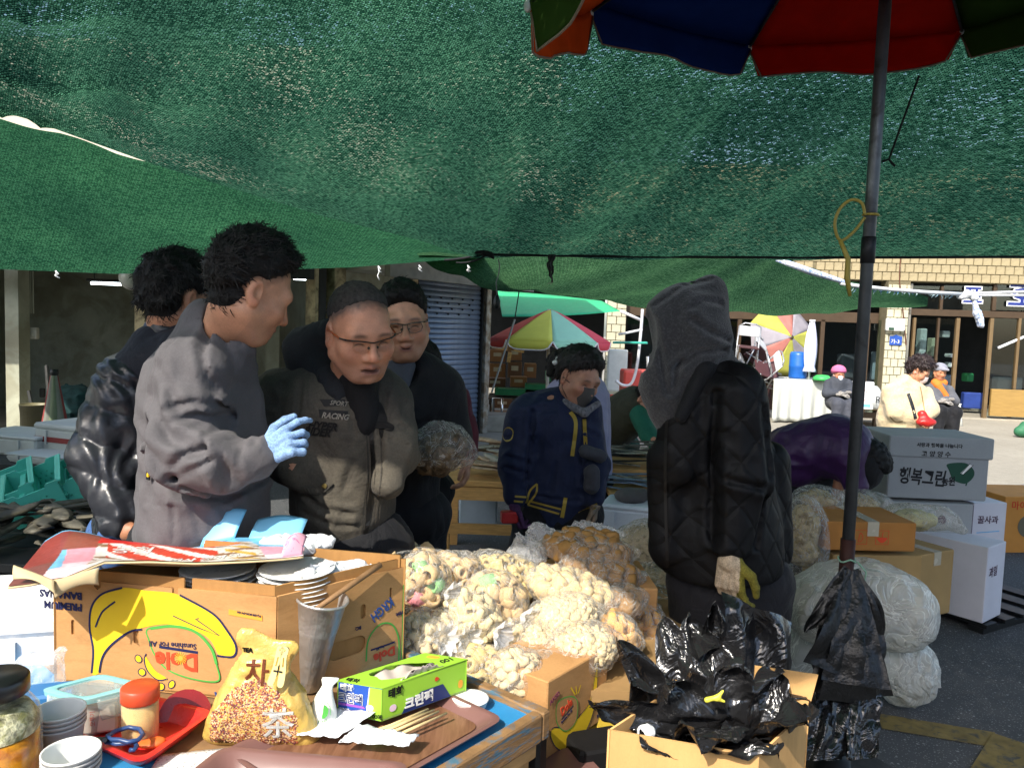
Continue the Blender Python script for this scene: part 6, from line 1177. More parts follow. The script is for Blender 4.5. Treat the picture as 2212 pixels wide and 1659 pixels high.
o = on(1880, 1052); foam('foam_box', (o.x, o.y + .01, .265), (.33, .25, .18), R(14), 'upper white foam box behind the purple jacket under a blue film', True)
# ================================================================== PEOPLE
def rm3(yaw, nod=0.0, tilt=0.0): return np.array(Matrix.Rotation(yaw, 3, 'Z') @ Matrix.Rotation(tilt, 3, 'Y') @ Matrix.Rotation(nod, 3, 'X'))
m_skin = M('skin', vcol=True, rough=.48, spec=.4, var=.1, vs=30, fine=.08, fs=260, sss=.12, bump=.25, bs=320, bd=.002)
m_hair_k = M('hair_black', '0f0d0c', .6, spec=.25, var=.4, vs=60, bump=.8, bs=220, bd=.004, stretch=(1, 1, .25))
m_hair_b = M('hair_brown', '2c201a', .5, spec=.4, var=.4, vs=60, bump=.8, bs=200, bd=.004)
def head_geo(pos, yaw, nod, tilt, s, skin, mouth=0.0, smile=0.0, h=.0034, detail=True, old=0.0, jaw=1.0, neck=None, tint=None, line=.062, back=-.075):
    """continuous head and neck; local frame: face looks along -Y. Returns V, F, colour"""
    Rm = rm3(yaw, nod, tilt); nk = np.array([0, .05, -.17]) if neck is None else (np.array(neck) - np.array(pos)) @ Rm / s
    if neck is None: nk = np.array([0, .035, -.165]) @ rm3(0, nod * .75, 0)
    E = ell; pr = [E((0, .012, .035), (.076, .096, .086)), E((0, -.022, -.035), (.066 * jaw, .074, .088)), E((0, -.052, -.092), (.034 * jaw, .034, .026)),
        cap((.056 * jaw, .0, -.055), (.024, -.055, -.098), .022, .018), cap((-.056 * jaw, .0, -.055), (-.024, -.055, -.098), .022, .018),
        E((.043, -.06, -.026), (.026, .026, .022)), E((-.043, -.06, -.026), (.026, .026, .022)), cap((-.042, -.076, .022), (.042, -.076, .022), .0135),
        cap((0, .022, -.06), nk, .054, .056)]
    fine = [cap((0, -.086, .012), (0, -.106, -.028), .0085, .0115), E((0, -.108, -.034), (.0135, .012, .011)), E((.0145, -.096, -.038), (.0105, .011, .009)), E((-.0145, -.096, -.038), (.0105, .011, .009)),
        cap((-.02, -.084, -.066), (0, -.0925, -.0635), .006, .0075), cap((.02, -.084, -.066), (0, -.0925, -.0635), .006, .0075), cap((-.017, -.083, -.078 - mouth), (.017, -.083, -.078 - mouth), .0085), E((0, -.078, -.098 - mouth), (.018, .014, .012)),
        E((.033, -.07, .002), (.0165, .014, .0125)), E((-.033, -.07, .002), (.0165, .014, .0125))]
    carve = [E((.033, -.102, .001), (.0175, .018, .0105)), E((-.033, -.102, .001), (.0175, .018, .0105))]
    ears = []
    for sx in (-1, 1):
        rt = np.array(Matrix.Rotation(sx * .35, 3, 'Z') @ Matrix.Rotation(-.15, 3, 'X')); ears.append((E((sx * .079, .012, -.004), (.011, .021, .033), rt), E((sx * .09, .004, -.002), (.010, .012, .021), rt), E((sx * .081, .004, -.03), (.009, .011, .012))))
    lo, hi = bounds(pr, .03)
    def fn(P):
        d = union(pr, P, .028)
        if detail:
            for c in carve: d = smax(d, -dist(c, P), .012)
            f = union(fine, P, .008); d = smin(d, f, .009)
            mw = .021; cu = -.0715 - mouth * .5 - smile * 22 * P[0] ** 2 * -1
            mo = np.sqrt((np.maximum(np.abs(P[0]) - mw, 0)) ** 2 + (P[1] + .093) ** 2 * .25 + ((P[2] - cu) / 1.0) ** 2) - (.0022 + mouth * .45); d = smax(d, -mo, .003)
            for sx in (-1, 1):      # eye slits
                ey = np.sqrt(np.maximum(np.abs(P[0] - sx * .033) - .0115, 0) ** 2 + (P[1] + .084) ** 2 * .3 + (P[2] - .0005 + .004 * ((P[0] - sx * .033) / .012) ** 2) ** 2) - .0017; d = smax(d, -ey, .002)
        for a, b, c in ears: e_ = smin(smax(dist(a, P), -dist(b, P), .006), dist(c, P), .008); d = smin(d, e_, .007)
        return d
    V, Fc = surf(fn, lo, hi, h)
    sk = np.array(lin(skin)); c = np.tile(sk, (len(V), 1)); n = vnoise(list(V.T), (45, 45, 45), 4)[:, None]; c *= .9 + .2 * n
    x, y, z = V.T
    def blend(mask, col, a=1.0): m_ = np.clip(mask, 0, 1)[:, None] * a; c[:] = c * (1 - m_) + np.array(lin(col)) * m_
    if detail:
        blend(np.exp(-((np.abs(x) - .045) / .022) ** 2 - ((z + .03) / .025) ** 2) * (y < -.03), 'a8604c', .35); blend(np.exp(-(x / .016) ** 2 - ((z + .034) / .014) ** 2) * (y < -.09), 'a8604c', .4)
        lipz = z + .0715 + mouth * .5; blend((np.exp(-(x / .021) ** 4 - (lipz / (.011 + mouth)) ** 4)) * (y < -.078), '8a4a42', .75); blend(np.exp(-(x / .018) ** 4 - (lipz / (.0028 + mouth * .5)) ** 2) * (y < -.06), '2a1210', .85)
        for sx in (-1, 1):
            xe = x - sx * .033; blend(np.exp(-(xe / .0135) ** 4 - ((z - .0005 + .004 * (xe / .012) ** 2) / .0026) ** 2) * (y < -.055), '120c0a', .95)
            blend(np.exp(-(xe / .019) ** 4 - ((z - .021 - .004 * np.cos(xe * 60)) / .0048) ** 2) * (y < -.05), '241a16', .8)
            blend(np.exp(-(xe / .02) ** 2 - ((z + .014) / .006) ** 2) * (y < -.06), '7a4a3a', .35)
        blend(np.clip((-.05 - z) / .03, 0, 1) * (y < -.01) * (z > -.13), '6a5248', .22 + .2 * old)
    if tint:
        wob = (vnoise([x, y, z], (130, 130, 130), 4) - .5) * .014; fr_ = -(y + .045) * .8 - (z - line) - np.minimum(np.abs(x), .06) * .12 + wob; sd_ = np.where(z < .035, -y - .012 - np.maximum(z, 0) * .6 + wob, -1); er = np.where(np.abs(x) > .074, (1 - np.sqrt(((y - .008) / .028) ** 2 + ((z + .006) / .04) ** 2)) * .05, -1); g_ = np.maximum(np.maximum(fr_, sd_), np.maximum(back - z + wob, er)); blend((.014 - g_) / .03, tint, .85)
    blend(np.clip((np.abs(x) - .08) / .01, 0, 1) * (np.abs(z) < .045), 'b0604a', .35)
    Rm = rm3(yaw, nod, tilt); V = (V * s) @ Rm.T + np.array(pos); return V, Fc, c
def hair_geo(pos, yaw, nod, tilt, s, thick=.012, line=.062, back=-.075, noise_amp=.01, nsc=(60, 60, 30), seed=1, h=.0045, top=0.0, sides=True, fringe=None, puff=None):
    base = [ell((0, .014, .04), (.078 + thick * (.8 if sides else .25), .098 + thick, .086 + thick + top)), ell((0, .04, -.03), (.068 + thick * .6, .064 + thick * .5, .06))]
    if top: base.append(ell((0, -.012, .075 + top), (.062, .082, .045)))
    if fringe: base += fringe
    if puff: base += puff
    lo, hi = bounds(base, .04); skull = [ell((0, .012, .035), (.0765, .0965, .0865)), ell((0, .03, -.03), (.067, .062, .07))]
    def fn(P):
        wob = (vnoise(P, (130, 130, 130), seed + 4) - .5) * .012
        front = (-(P[1] + .045)) * .8 - (P[2] - line) * 1.0 - np.minimum(np.abs(P[0]), .06) * .12 + wob; side = np.where(P[2] < .035, -P[1] - .012 - np.maximum(P[2], 0) * .6 + wob, -1); bk = back - P[2] + wob + np.maximum(-P[1] - .02, 0) * .6
        ear = np.where(np.abs(P[0]) > .05, (1 - np.sqrt(((P[1] - .008) / .03) ** 2 + ((P[2] + .008) / .04) ** 2)) * .03, -1); g_ = np.maximum(np.maximum(front, side), np.maximum(bk, ear))
        tp = np.clip(-g_ / .034, 0, 1) ** .6; sk_ = union(skull, P, .02); full = union(base, P, .02)
        d = sk_ * (1 - tp) + full * tp + .0045 * (1 - np.clip(-g_ / .006, 0, 1))
        n = vnoise(P, nsc, seed); st = vnoise([P[0] + (n - .5) * .02, P[1], P[2]], (190, 34, 34), seed + 2); n2 = vnoise(P, tuple(q * 2.2 for q in nsc), seed + 3)
        return d - tp * (noise_amp * ((n - .5) * 1.1 + (n2 - .5) * .5) + .0045 * (st - .5))
    V, Fc = surf(fn, lo, hi, h); V = (V * s) @ rm3(yaw, nod, tilt).T + np.array(pos); return V, Fc
def hand_prims(w, d, up, curl, s=1.0, spread=.1, thumb=1, thumb_in=.4):
    """wrist point, direction of the palm, back-of-hand normal; curl per finger (0 straight .. 1 fist)"""
    w = Vector(w); d = Vector(d).normalized(); up = Vector(up); up = (up - d * up.dot(d)).normalized(); sd = d.cross(up) * thumb; pr = []
    kn = [w + d * .085 * s + sd * x * s for x in (.03, .01, -.01, -.03)]; ln = (.078, .086, .08, .062)
    pr += [cap(w, w + d * .02 * s, .027 * s, .029 * s)]
    for i, k_ in enumerate(kn):
        pr.append(cap(w + d * .02 * s + sd * (.018 - .012 * i) * s, k_, .0165 * s, .0118 * s)); p = k_; a = curl[i]; dr = (d + sd * spread * (1.5 - i)).normalized(); L = ln[i] * s
        for j, fr_ in enumerate((.45, .3, .25)):
            ang = a * (1.25, 1.5, 1.0)[j]; dr = (dr * math.cos(ang) - up * math.sin(ang)).normalized() if j else (dr * math.cos(ang * .9) - up * math.sin(ang * .9)).normalized()
            up_l = up; q = p + dr * L * fr_; pr.append(cap(p, q, (.0098 - .001 * j) * s, (.0092 - .0012 * j) * s)); p = q; up = (up - dr * up.dot(dr)); up = up.normalized() if up.length > .05 else up_l
        up = Vector(up_l) if False else (Vector(hand_prims.up0))
    b = w + d * .028 * s + sd * .022 * s; m1 = b + (d * .55 + sd * .75 - up * .25).normalized() * .04 * s; m2 = m1 + (d * .9 + sd * (.4 - thumb_in) - up * .35).normalized() * .032 * s; m3 = m2 + (d * 1 + sd * (.1 - thumb_in) - up * .35).normalized() * .024 * s
    pr += [cap(b, m1, .017 * s, .0125 * s), cap(m1, m2, .0118 * s, .0105 * s), cap(m2, m3, .0105 * s, .0085 * s)]
    return pr
def hand_geo(w, d, up, curl, s=1.0, col='c08a6a', h=.0035, cuff=None, **k):
    d_ = Vector(d).normalized(); u_ = Vector(up); hand_prims.up0 = (u_ - d_ * u_.dot(d_)).normalized(); pr = hand_prims(w, d, up, curl, s, **k); pr.append(cap(Vector(w) - d_ * .07 * s, w, .026 * s, .026 * s)); lo, hi = bounds(pr, .015)
    V, Fc = surf(lambda P: union(pr, P, .004 * s), lo, hi, h); n = vnoise(list(V.T), (90, 90, 90), 3)[:, None]; c = np.array(lin(col)) * (.8 + .4 * n); return V, Fc, c
def core_geo(prims, col):
    lo, hi = bounds(prims, .03); V, Fc = surf(lambda P: union(prims, P, .03), lo, hi, .02); return V, Fc, np.tile(np.array(lin(col)), (len(V), 1))
def join_geo(gs):
    V = np.concatenate([g[0] for g in gs]); o = 0; Fs = []
    for g in gs: Fs.append(g[1] + o); o += len(g[0])
    return V, np.concatenate(Fs), np.concatenate([g[2] for g in gs])
def person(x, y, d, label, group=None):
    p = at(x, y, d); e = empty('person', (p.x, p.y, .006), label=label, cat='person', group=group); b0 = Vector(e.location)
    return e, (lambda X, Y, D: np.array(at(X, Y, D) - b0))
def body(e, geos):
    V, Fc, c = join_geo(geos); return put('body', mesh('body', V, Fc, True, c), m_skin, e)
def addmesh(nm, g, m, e, sm=True): return put(nm, mesh(nm, g[0], g[1], sm), m, e)
def legs(e, J, xs, hip_y, d, m, foot_d=None, r=.095, shoe='shoe_black', wid=.12, lean=0.0):
    hp = J(xs, hip_y, d); pr = []; 
    for sx in (-1, 1):
        a = hp + np.array([sx * wid * .7, 0, 0]); k_ = np.array([hp[0] + sx * wid + lean * .5, hp[1] - .02, .5]); f = np.array([hp[0] + sx * wid + lean, hp[1] + .02, .08]); pr += [cap(a, k_, r * 1.1, r * .8), cap(k_, f, r * .8, r * .62)]
        sculpt('shoe', [cap((f[0], f[1] + .04, .045), (f[0], f[1] - .14, .04), .045, .04)], M(shoe, '17181a', .5), e, h=.012, cuts=[((0, 0, .004), (0, 0, -1))])
    pr.append(ell(hp, (wid + .09, .12, .11))); return sculpt('trousers', pr, m, e, k=.05, h=.014, folds=(.012, (14, 14, 9), 3))
def tufts(o, n, L, w, m, seed=1, lift=.35, flow=(0, .3, -.6), hq=None):
    g = random.Random(seed); me = o.data; vs = me.vertices; v = []; f = []; fl = Vector(flow); co = np.array([q.co for q in vs]); Q = (co - np.array(hq[0])) @ rm3(*hq[1:4]) / hq[4] - np.array([0, .012, .035]); rr_ = np.sqrt(((Q / np.array([.0765, .0965, .0865])) ** 2).sum(1)); vs = [vs[i] for i in np.nonzero(rr_ > (1.075 if L > .01 else 1.0))[0]]; k = len(vs)
    for i in range(n):
        q = vs[g.randrange(k)]; nr = q.normal; d = (fl + Vector((g.uniform(-.5, .5), g.uniform(-.5, .5), g.uniform(-.35, .35)))); d = d - nr * d.dot(nr); d = (d.normalized() if d.length > .01 else nr) + nr * lift * g.uniform(.3, 1.3); s_ = d.cross(nr); s_ = s_.normalized() * w if s_.length > .01 else Vector((w, 0, 0)); l = L * g.uniform(.5, 1.2); p = q.co - nr * .002; b = len(v)
        v += [p - s_, p + s_, p + d * l * .6 + s_ * .7 - nr * 0, p + d * l * .6 - s_ * .7, p + d * l - nr * l * .35 * lift]; f += [[b, b + 1, b + 2, b + 3], [b + 3, b + 2, b + 4]]
    return tag(put('hair_strands', mesh('hair_strands', v, f), m, o), kind='stuff')
def cdrape(me_, tree, e, lift=.003):
    c0 = Vector((0, 0, CAMZ)) - Vector(e.location)
    for v in me_.vertices:
        d_ = (v.co - c0).normalized(); h_ = tree.ray_cast(c0, d_)
        if h_[0] is not None: v.co = h_[0] - d_ * lift
def cloth(name, c, rough=.75, spec=.25, fine=.08, fs=260, bump=.35, bs=70, bd=.006, color2=None, c2s=5, wr=.2, ws=6.0):
    if name in MATS: return MATS[name]
    t = NT(name); v = t.coord('Object'); rg = t.new('RGB'); rg.outputs[0].default_value = lin(c) + (1,); base = rg.outputs[0]
    if color2: base = t.mix(t.ramp(t.noise(v, c2s, 5, .6), [(.45, (0, 0, 0)), (.6, (1, 1, 1))]), base, lin(color2))
    base = t.mix(1.0, base, t.ramp(t.noise(v, 8, 5, .65), [(.25, (.82,) * 3), (.75, (1.14,) * 3)]), 'MULTIPLY'); base = t.mix(1.0, base, t.ramp(t.noise(v, fs, 2), [(.3, (1 - fine,) * 3), (.7, (1 + fine,) * 3)]), 'MULTIPLY')
    t.link(base, t.b.inputs['Base Color']); t.b.inputs['Roughness'].default_value = rough; t.b.inputs['Specular IOR Level'].default_value = spec; t.b.inputs['Sheen Weight'].default_value = .06
    v2 = t.coord('Object', (1, 1, .55), (.4, .5, .2)); r1 = t.math('ABSOLUTE', t.math('SUBTRACT', t.noise(v2, ws, 2, .5, 1.6), .5)); v3 = t.coord('Object', (.6, 1, 1.3), (.2, -.5, .6)); r2 = t.math('ABSOLUTE', t.math('SUBTRACT', t.noise(v3, ws * 2.3, 2, .5, 1.2), .5))
    hgt = t.math('ADD', t.math('POWER', r1, .6), t.math('MULTIPLY', t.math('POWER', r2, .7), .35)); n1 = t.bump(hgt, wr, .035); t.link(t.bump(t.noise(v, bs * 3, 2), bump, bd * .4, n1), t.b.inputs['Normal']); MATS[name] = t.m; return t.m
m_trk = cloth('trouser_black', '15161a'); m_jean = cloth('trouser_denim', '3f5f92', fine=.2)

# ---------------------------------------------------------------- tall man, grey padded jacket, seen from behind
e, J = person(445, 1100, 2.1, 'tall man in a grey padded jacket and blue glove, seen from behind'); hd = J(540, 628, 2.06)
skin1 = 'bd8a6c'; wr = J(566, 985, 1.92); core = [cap(J(450, 830, 2.1), J(445, 1130, 2.1), .11, .12), cap(J(415, 800, 1.99), J(392, 985, 1.92), .045), cap(J(392, 985, 1.92), wr, .04, .028), cap(J(478, 750, 2.1), J(465, 850, 2.12), .05, .07)]
body(e, [head_geo(hd, R(126), R(24), R(-4), 1.08, skin1, jaw=1.04, neck=J(478, 745, 2.1), tint='1a1614', line=.066, back=-.075), core_geo(core, skin1)])
o = addmesh('hair', hair_geo(hd, R(126), R(24), R(-4), 1.08, thick=.016, line=.074, back=-.035, noise_amp=.013, nsc=(55, 55, 55), seed=2, top=.018, puff=[ell((0, -.055, .095), (.055, .05, .036)), ell((0, -.085, .085), (.04, .03, .022))]), m_hair_k, e); tufts(o, 2600, .03, .0016, m_hair_k, 1, .5, (.35, .3, -.1), (hd, R(126), R(24), R(-4), 1.08))
m_gj = cloth('jacket_grey_padded', '5a585b', .75, .15, fine=.07, bump=.25, bs=28, bd=.01, wr=.12)
def pad1(P, d):     # soft baffles on the back, deep folds at the elbow
    near = np.abs(d) < .05; Q = [p[near] for p in P]; el_ = J(395, 970, 1.9); r_ = np.sqrt((Q[0] - el_[0]) ** 2 + (Q[1] - el_[1]) ** 2 + (Q[2] - el_[2]) ** 2)
    w = vnoise(Q, (10, 10, 6), 7); d[near] -= .016 * np.exp(-(r_ / .16) ** 2) * np.sin(Q[2] * 75 + Q[0] * 45 + w * 7) + .006 * np.sin(Q[0] * 46 + w * 6) * np.exp(-(r_ / .4) ** 2); return d
sculpt('jacket', [ell(J(428, 858, 2.13), (.142, .19, .18)), cap(J(436, 900, 2.12), J(440, 1120, 2.12), .152, .165, ((0, 1, 0), .9)), cap(J(440, 1090, 2.12), J(440, 1165, 2.12), .165, .16), cap(J(420, 796, 2.0), J(465, 806, 2.24), .085, .08), cap(J(455, 714, 2.11), J(486, 745, 2.08), .084, .082), cap(J(448, 760, 2.1), J(478, 790, 2.1), .088, .085),
    cap(J(410, 805, 1.98), J(388, 960, 1.92), .086, .082), cap(J(392, 975, 1.91), J(470, 1000, 1.89), .08, .068), cap(J(470, 1000, 1.89), J(563, 986, 1.91), .068, .05), cap(J(492, 810, 2.16), J(532, 1010, 2.14), .07, .07)], m_gj, e, k=.035, h=.0085, folds=(.013, (9, 9, 7), 4), extra=pad1, sub=[cap(J(520, 660, 2.06), J(486, 725, 2.08), .08, .066)], cuts=[(J(440, 1164, 2.1), (0, 0, -1))], creases=[([J(*q, 1.95) for q in pts], dp * .8, w_ * 1.1) for pts, dp, w_ in (
    (((425, 705), (452, 790), (478, 880), (486, 950)), .012, .007), (((486, 955), (440, 968), (418, 990)), .02, .009), (((498, 975), (450, 1000), (405, 1018)), .012, .008), (((330, 905), (352, 1000), (395, 1062), (470, 1085), (560, 1050)), .016, .008), (((395, 875), (440, 862), (475, 872)), .012, .007), (((408, 902), (450, 890), (480, 905)), .009, .006), (((518, 965), (524, 1000), (512, 1040)), .008, .006), (((548, 960), (552, 1010)), .006, .005), (((340, 760), (325, 850), (318, 960)), .007, .007), (((372, 735), (360, 800)), .007, .006), (((470, 1100), (490, 1150)), .007, .007), (((420, 1095), (432, 1150)), .006, .007), (((380, 1085), (386, 1160)), .006, .006), (((462, 725), (500, 800), (530, 900)), .008, .005), (((500, 770), (545, 880), (570, 950)), .008, .006), (((300, 1090), (470, 1098)), .003, .004))])
MB().box(J(320, 1028, 1.95) - np.array([0, .0, 0]), (.014, .004, .02), rotm(0, 0, R(-35))).build('badge', m_tape, e); MB().box(J(320, 1026, 1.945), (.007, .004, .009), rotm(0, 0, R(-35))).build('badge_mark', m_yel, e)
g = hand_geo(wr, J(618, 955, 1.9) - J(566, 985, 1.92), (.1, -.9, .45), (.42, .7, .8, .85), 1.02, '7d9cc4', spread=.2, thumb=-1, thumb_in=.1)
m_glv = M('glove_knit', vcol=True, rough=.9, var=.2, vs=60, fine=.3, fs=240, bump=.6, bs=240, bd=.003); put('glove', mesh('glove', g[0], g[1], True, g[2]), m_glv, e)
sculpt('cuff', [cap(J(548, 988, 1.915), J(568, 985, 1.918), .05, .044)], m_gj, e, h=.005, folds=(.006, (40, 40, 40), 2))
legs(e, J, 445, 1180, 2.12, m_trk)

# ---------------------------------------------------------------- man in black padded jacket at left
e, J = person(330, 1100, 2.5, 'man in a shiny black padded jacket behind the tall man, at left'); hd = J(382, 648, 2.5)
core = [cap(J(340, 860, 2.5), J(335, 1130, 2.5), .12), cap(J(270, 830, 2.4), J(215, 1000, 2.34), .045), cap(J(215, 1000, 2.34), J(262, 1120, 2.28), .04, .03), cap(J(358, 750, 2.52), J(345, 850, 2.52), .05, .07)]
body(e, [head_geo(hd, R(150), R(14), 0, 1.06, 'b58264', neck=J(358, 745, 2.52), tint='1a1614', line=.05, back=-.1), core_geo(core, 'b58264'), hand_geo(J(272, 1135, 2.26), (.5, -.2, -.8), (-.6, -.7, .1), (.4, .4, .5, .5), 1.0, 'b07a5c')])
o = addmesh('hair', hair_geo(hd, R(150), R(14), 0, 1.06, thick=.022, line=.05, back=-.085, noise_amp=.018, nsc=(42, 42, 42), seed=5, top=.012), m_hair_k, e); tufts(o, 2400, .034, .0016, m_hair_k, 2, .5, (.2, .2, -.4), (hd, R(150), R(14), 0, 1.06))
m_pf = M('puffer_black', '26282e', .36, spec=.5, var=.1, bump=.15, bs=22, bd=.012)
def quilt(P, d):
    near = np.abs(d) < .06; Q = [p[near] for p in P]; w = vnoise(Q, (9, 9, 9), 3); d[near] -= .014 * (np.abs(np.sin(Q[2] * 33 + Q[0] * 10 + w * 1.2)) ** .5 - .6) + .004 * np.sin(Q[0] * 110 + Q[2] * 45 + w * 14); return d
sculpt('jacket', [ell(J(335, 880, 2.52), (.19, .16, .2)), cap(J(335, 900, 2.52), J(335, 1150, 2.52), .18, .18), cap(J(365, 745, 2.5), J(360, 790, 2.5), .095, .11), cap(J(270, 835, 2.42), J(218, 985, 2.36), .095, .088), cap(J(218, 990, 2.35), J(262, 1118, 2.28), .086, .06), cap(J(300, 820, 2.47), J(400, 830, 2.6), .1)], m_pf, e, k=.03, h=.008, extra=quilt, folds=(.005, (30, 30, 40), 3))
sculpt('scarf', [cap(J(305, 800, 2.44), J(400, 770, 2.42), .09, .08), cap(J(330, 750, 2.47), J(400, 730, 2.5), .075)], cloth('cloth_navy_dark', '191c26'), e, k=.03, h=.012, folds=(.01, (16, 16, 16), 6))
legs(e, J, 330, 1160, 2.52, m_jean); sculpt('jeans_pocket', [cap(J(238, 1160, 2.3), J(250, 1200, 2.3), .035, .05)], m_jean, e, h=.01, folds=(.006, (40, 40, 20), 2))

# ---------------------------------------------------------------- man with half-rim glasses, grey brown work jacket
e, J = person(745, 1100, 2.42, 'man in glasses and a worn grey brown work jacket, hands in pockets'); hd = J(778, 716, 2.24); yw, nd, tl, hs = R(30), R(20), R(-6), 1.1; skin3 = 'c08a6e'
core = [cap(J(740, 870, 2.42), J(745, 1120, 2.42), .12), cap(J(605, 860, 2.42), J(585, 965, 2.38), .045), cap(J(585, 965, 2.38), J(642, 1018, 2.28), .042, .033), cap(J(642, 1018, 2.28), J(700, 1052, 2.36), .03, .03), cap(J(752, 815, 2.36), J(745, 900, 2.42), .055, .07), cap(J(844, 890, 2.4), J(862, 970, 2.34), .04), cap(J(862, 970, 2.34), J(836, 1046, 2.28), .036, .028)]
body(e, [head_geo(hd, yw, nd, tl, hs, skin3, mouth=.006, jaw=1.12, old=1, neck=J(752, 812, 2.36), tint='3e3937', line=.076, back=-.08), core_geo(core, skin3)])
o = addmesh('hair', hair_geo(hd, yw, nd, tl, hs, thick=.0035, line=.096, back=-.05, noise_amp=.0035, nsc=(160, 160, 160), seed=7, h=.0036), M('hair_cropped', '3a3735', .8, var=.4, vs=90, fine=.35, fs=400, spec=.2), e); tufts(o, 1800, .006, .0009, MATS['hair_cropped'], 5, .6, (.2, -.1, -.5), (hd, yw, nd, tl, hs))
def hp(pos, yaw, nod, tilt, s): Rm = rm3(yaw, nod, tilt); return lambda x, y, z: Vector(np.array([x, y, z]) * s @ Rm.T + np.array(pos))
H3 = hp(hd, yw, nd, tl, hs)
def glasses(e, H, frame_m, lens_m, half=True, temple_m=None):
    top = [(-.064, -.078, .012), (-.05, -.094, .0145), (-.03, -.102, .0145), (-.01, -.105, .011), (0, -.106, .01), (.01, -.105, .011), (.03, -.102, .0145), (.05, -.094, .0145), (.064, -.078, .012)]
    gl_ = MB().tube([H(*p) for p in top], .0022, 6).build('glasses', frame_m, e, True)
    for sx in (-1, 1):
        MB().tube([H(sx * .064, -.078, .012), H(sx * .076, -.06, .011)], .0026, 6).build('hinge', frame_m, gl_, True)
        MB().tube([H(sx * .076, -.06, .011), H(sx * .081, -.02, .01), H(sx * .084, .012, .008), H(sx * .082, .03, -.012)], .0026, 6).build('temple', temple_m or frame_m, gl_, True)
        out = [(.008, .012), (.03, .0135), (.052, .013), (.056, .0), (.05, -.014), (.03, -.0195), (.014, -.015), (.008, -.004)]
        MB().poly([H(sx * a, -.1065 + .35 * a * a * 11 * .25 + .006 * (a > .04), b) for a, b in out]).build('lens', lens_m, gl_)
        if not half: MB().tube([H(sx * a, -.108 + .1 * a, b) for a, b in out], .0016, 5, closed=True).build('rim', frame_m, gl_, True)
        MB().ball(H(sx * .012, -.099, -.006), .004, 6, 5).build('nose_pad', frame_m, gl_, True)
glasses(e, H3, M('frame_black', '141414', .35), glass('lens_glass', 'f2f0ea'), True, M('frame_orange', '9a4a1c', .4))
m_wj = cloth('jacket_work', '47433d', .85, .15, fine=.14, fs=180, bump=.35, bs=40, color2='565148', c2s=5)
sculpt('jacket', [ell(J(735, 900, 2.43), (.2, .16, .17)), cap(J(735, 890, 2.43), J(742, 1085, 2.43), .18, .16, ((0, 1, 0), 1.1)), cap(J(742, 1080, 2.42), J(752, 1150, 2.41), .145, .115, ((0, 1, 0), 1.1)), cap(J(618, 862, 2.45), J(828, 868, 2.42), .085, .08), cap(J(606, 865, 2.43), J(583, 962, 2.39), .088, .078), cap(J(583, 965, 2.38), J(648, 1022, 2.29), .072, .055), cap(J(842, 890, 2.39), J(862, 972, 2.33), .068, .06), cap(J(862, 975, 2.33), J(838, 1045, 2.26), .056, .046), cap(J(690, 820, 2.42), J(800, 840, 2.4), .085, .08)], m_wj, e, k=.04, h=.0085, folds=(.012, (10, 10, 8), 11), sub=[cap(J(798, 790, 2.2), J(803, 895, 2.22), .045, .014), cap(J(775, 760, 2.28), J(768, 812, 2.3), .075, .06)], cuts=[(J(745, 1158, 2.4), (.1, 0, -1))], ks=.012, creases=[([J(*q, 2.26) for q in pts], dp * .75, w_ * 1.2) for pts, dp, w_ in (
    (((640, 830), (640, 900), (625, 960)), .009, .006), (((826, 850), (818, 930), (822, 1000)), .01, .006), (((600, 930), (640, 945)), .01, .006), (((575, 950), (625, 972)), .01, .006), (((655, 1075), (690, 1100), (760, 1115)), .01, .007), (((650, 1115), (720, 1140), (780, 1145)), .009, .006), (((690, 1060), (700, 1090), (690, 1120)), .006, .006), (((850, 920), (880, 935)), .008, .005), (((840, 950), (880, 965)), .008, .005), (((760, 1000), (740, 1060)), .006, .008), (((735, 820), (752, 880), (765, 940)), .007, .006))])
sculpt('shirt', [cap(J(775, 812, 2.32), J(790, 910, 2.32), .062, .05), cap(J(755, 850, 2.4), J(770, 960, 2.4), .1)], cloth('shirt_black', '141416'), e, k=.03, h=.01, folds=(.008, (16, 16, 16), 3))
sculpt('hood', [ell(J(672, 770, 2.42), (.085, .09, .075)), cap(J(650, 740, 2.4), J(720, 720, 2.36), .05, .045), cap(J(700, 800, 2.36), J(730, 850, 2.3), .05, .035)], cloth('hood_dark', '26282c', .9), e, k=.04, h=.01, folds=(.014, (14, 14, 14), 5))
# zip, pocket flap, patches and lettering (draped on the jacket)
jk = [o for o in e.children if o.name.startswith('jacket')][-1]; tj = bvh(jk)

def Jv(x, y, d): return Vector(J(x, y, d))
def cl_line(e, J, tree, pts, w, m, nm, n=6, lift=.003, d=2.1):
    q = smooth_pts([Vector(J(x, y, d)) for x, y in pts], n, False); v = []; f = []
    for i, p in enumerate(q):
        a, b = q[max(0, i - 1)], q[min(len(q) - 1, i + 1)]; t_ = (b - a); t_.y = 0; t_.normalize(); nn_ = Vector((-t_.z, 0, t_.x)) * w / 2; v += [p + nn_, p - nn_]
    f = [(2 * i, 2 * i + 1, 2 * i + 3, 2 * i + 2) for i in range(len(q) - 1)]; o = put(nm, mesh(nm, v, f), m, e); cdrape(o.data, tree, e, lift); return o
m_zip = M('zip_dark', '1c1b1a', .5, .3)
cl_line(e, J, tj, ((800, 905), (803, 960), (806, 1010), (800, 1080), (790, 1155)), .012, m_zip, 'zip'); cl_line(e, J, tj, ((792, 880), (782, 840), (770, 812)), .008, m_zip, 'zip')
for x0 in (791, 820): cl_line(e, J, tj, ((x0, 930), (x0 + 4, 1010), (x0 - 4, 1090), (x0 - 10, 1150)), .0035, cloth('stitch_dark', '3c3934'), 'seam')
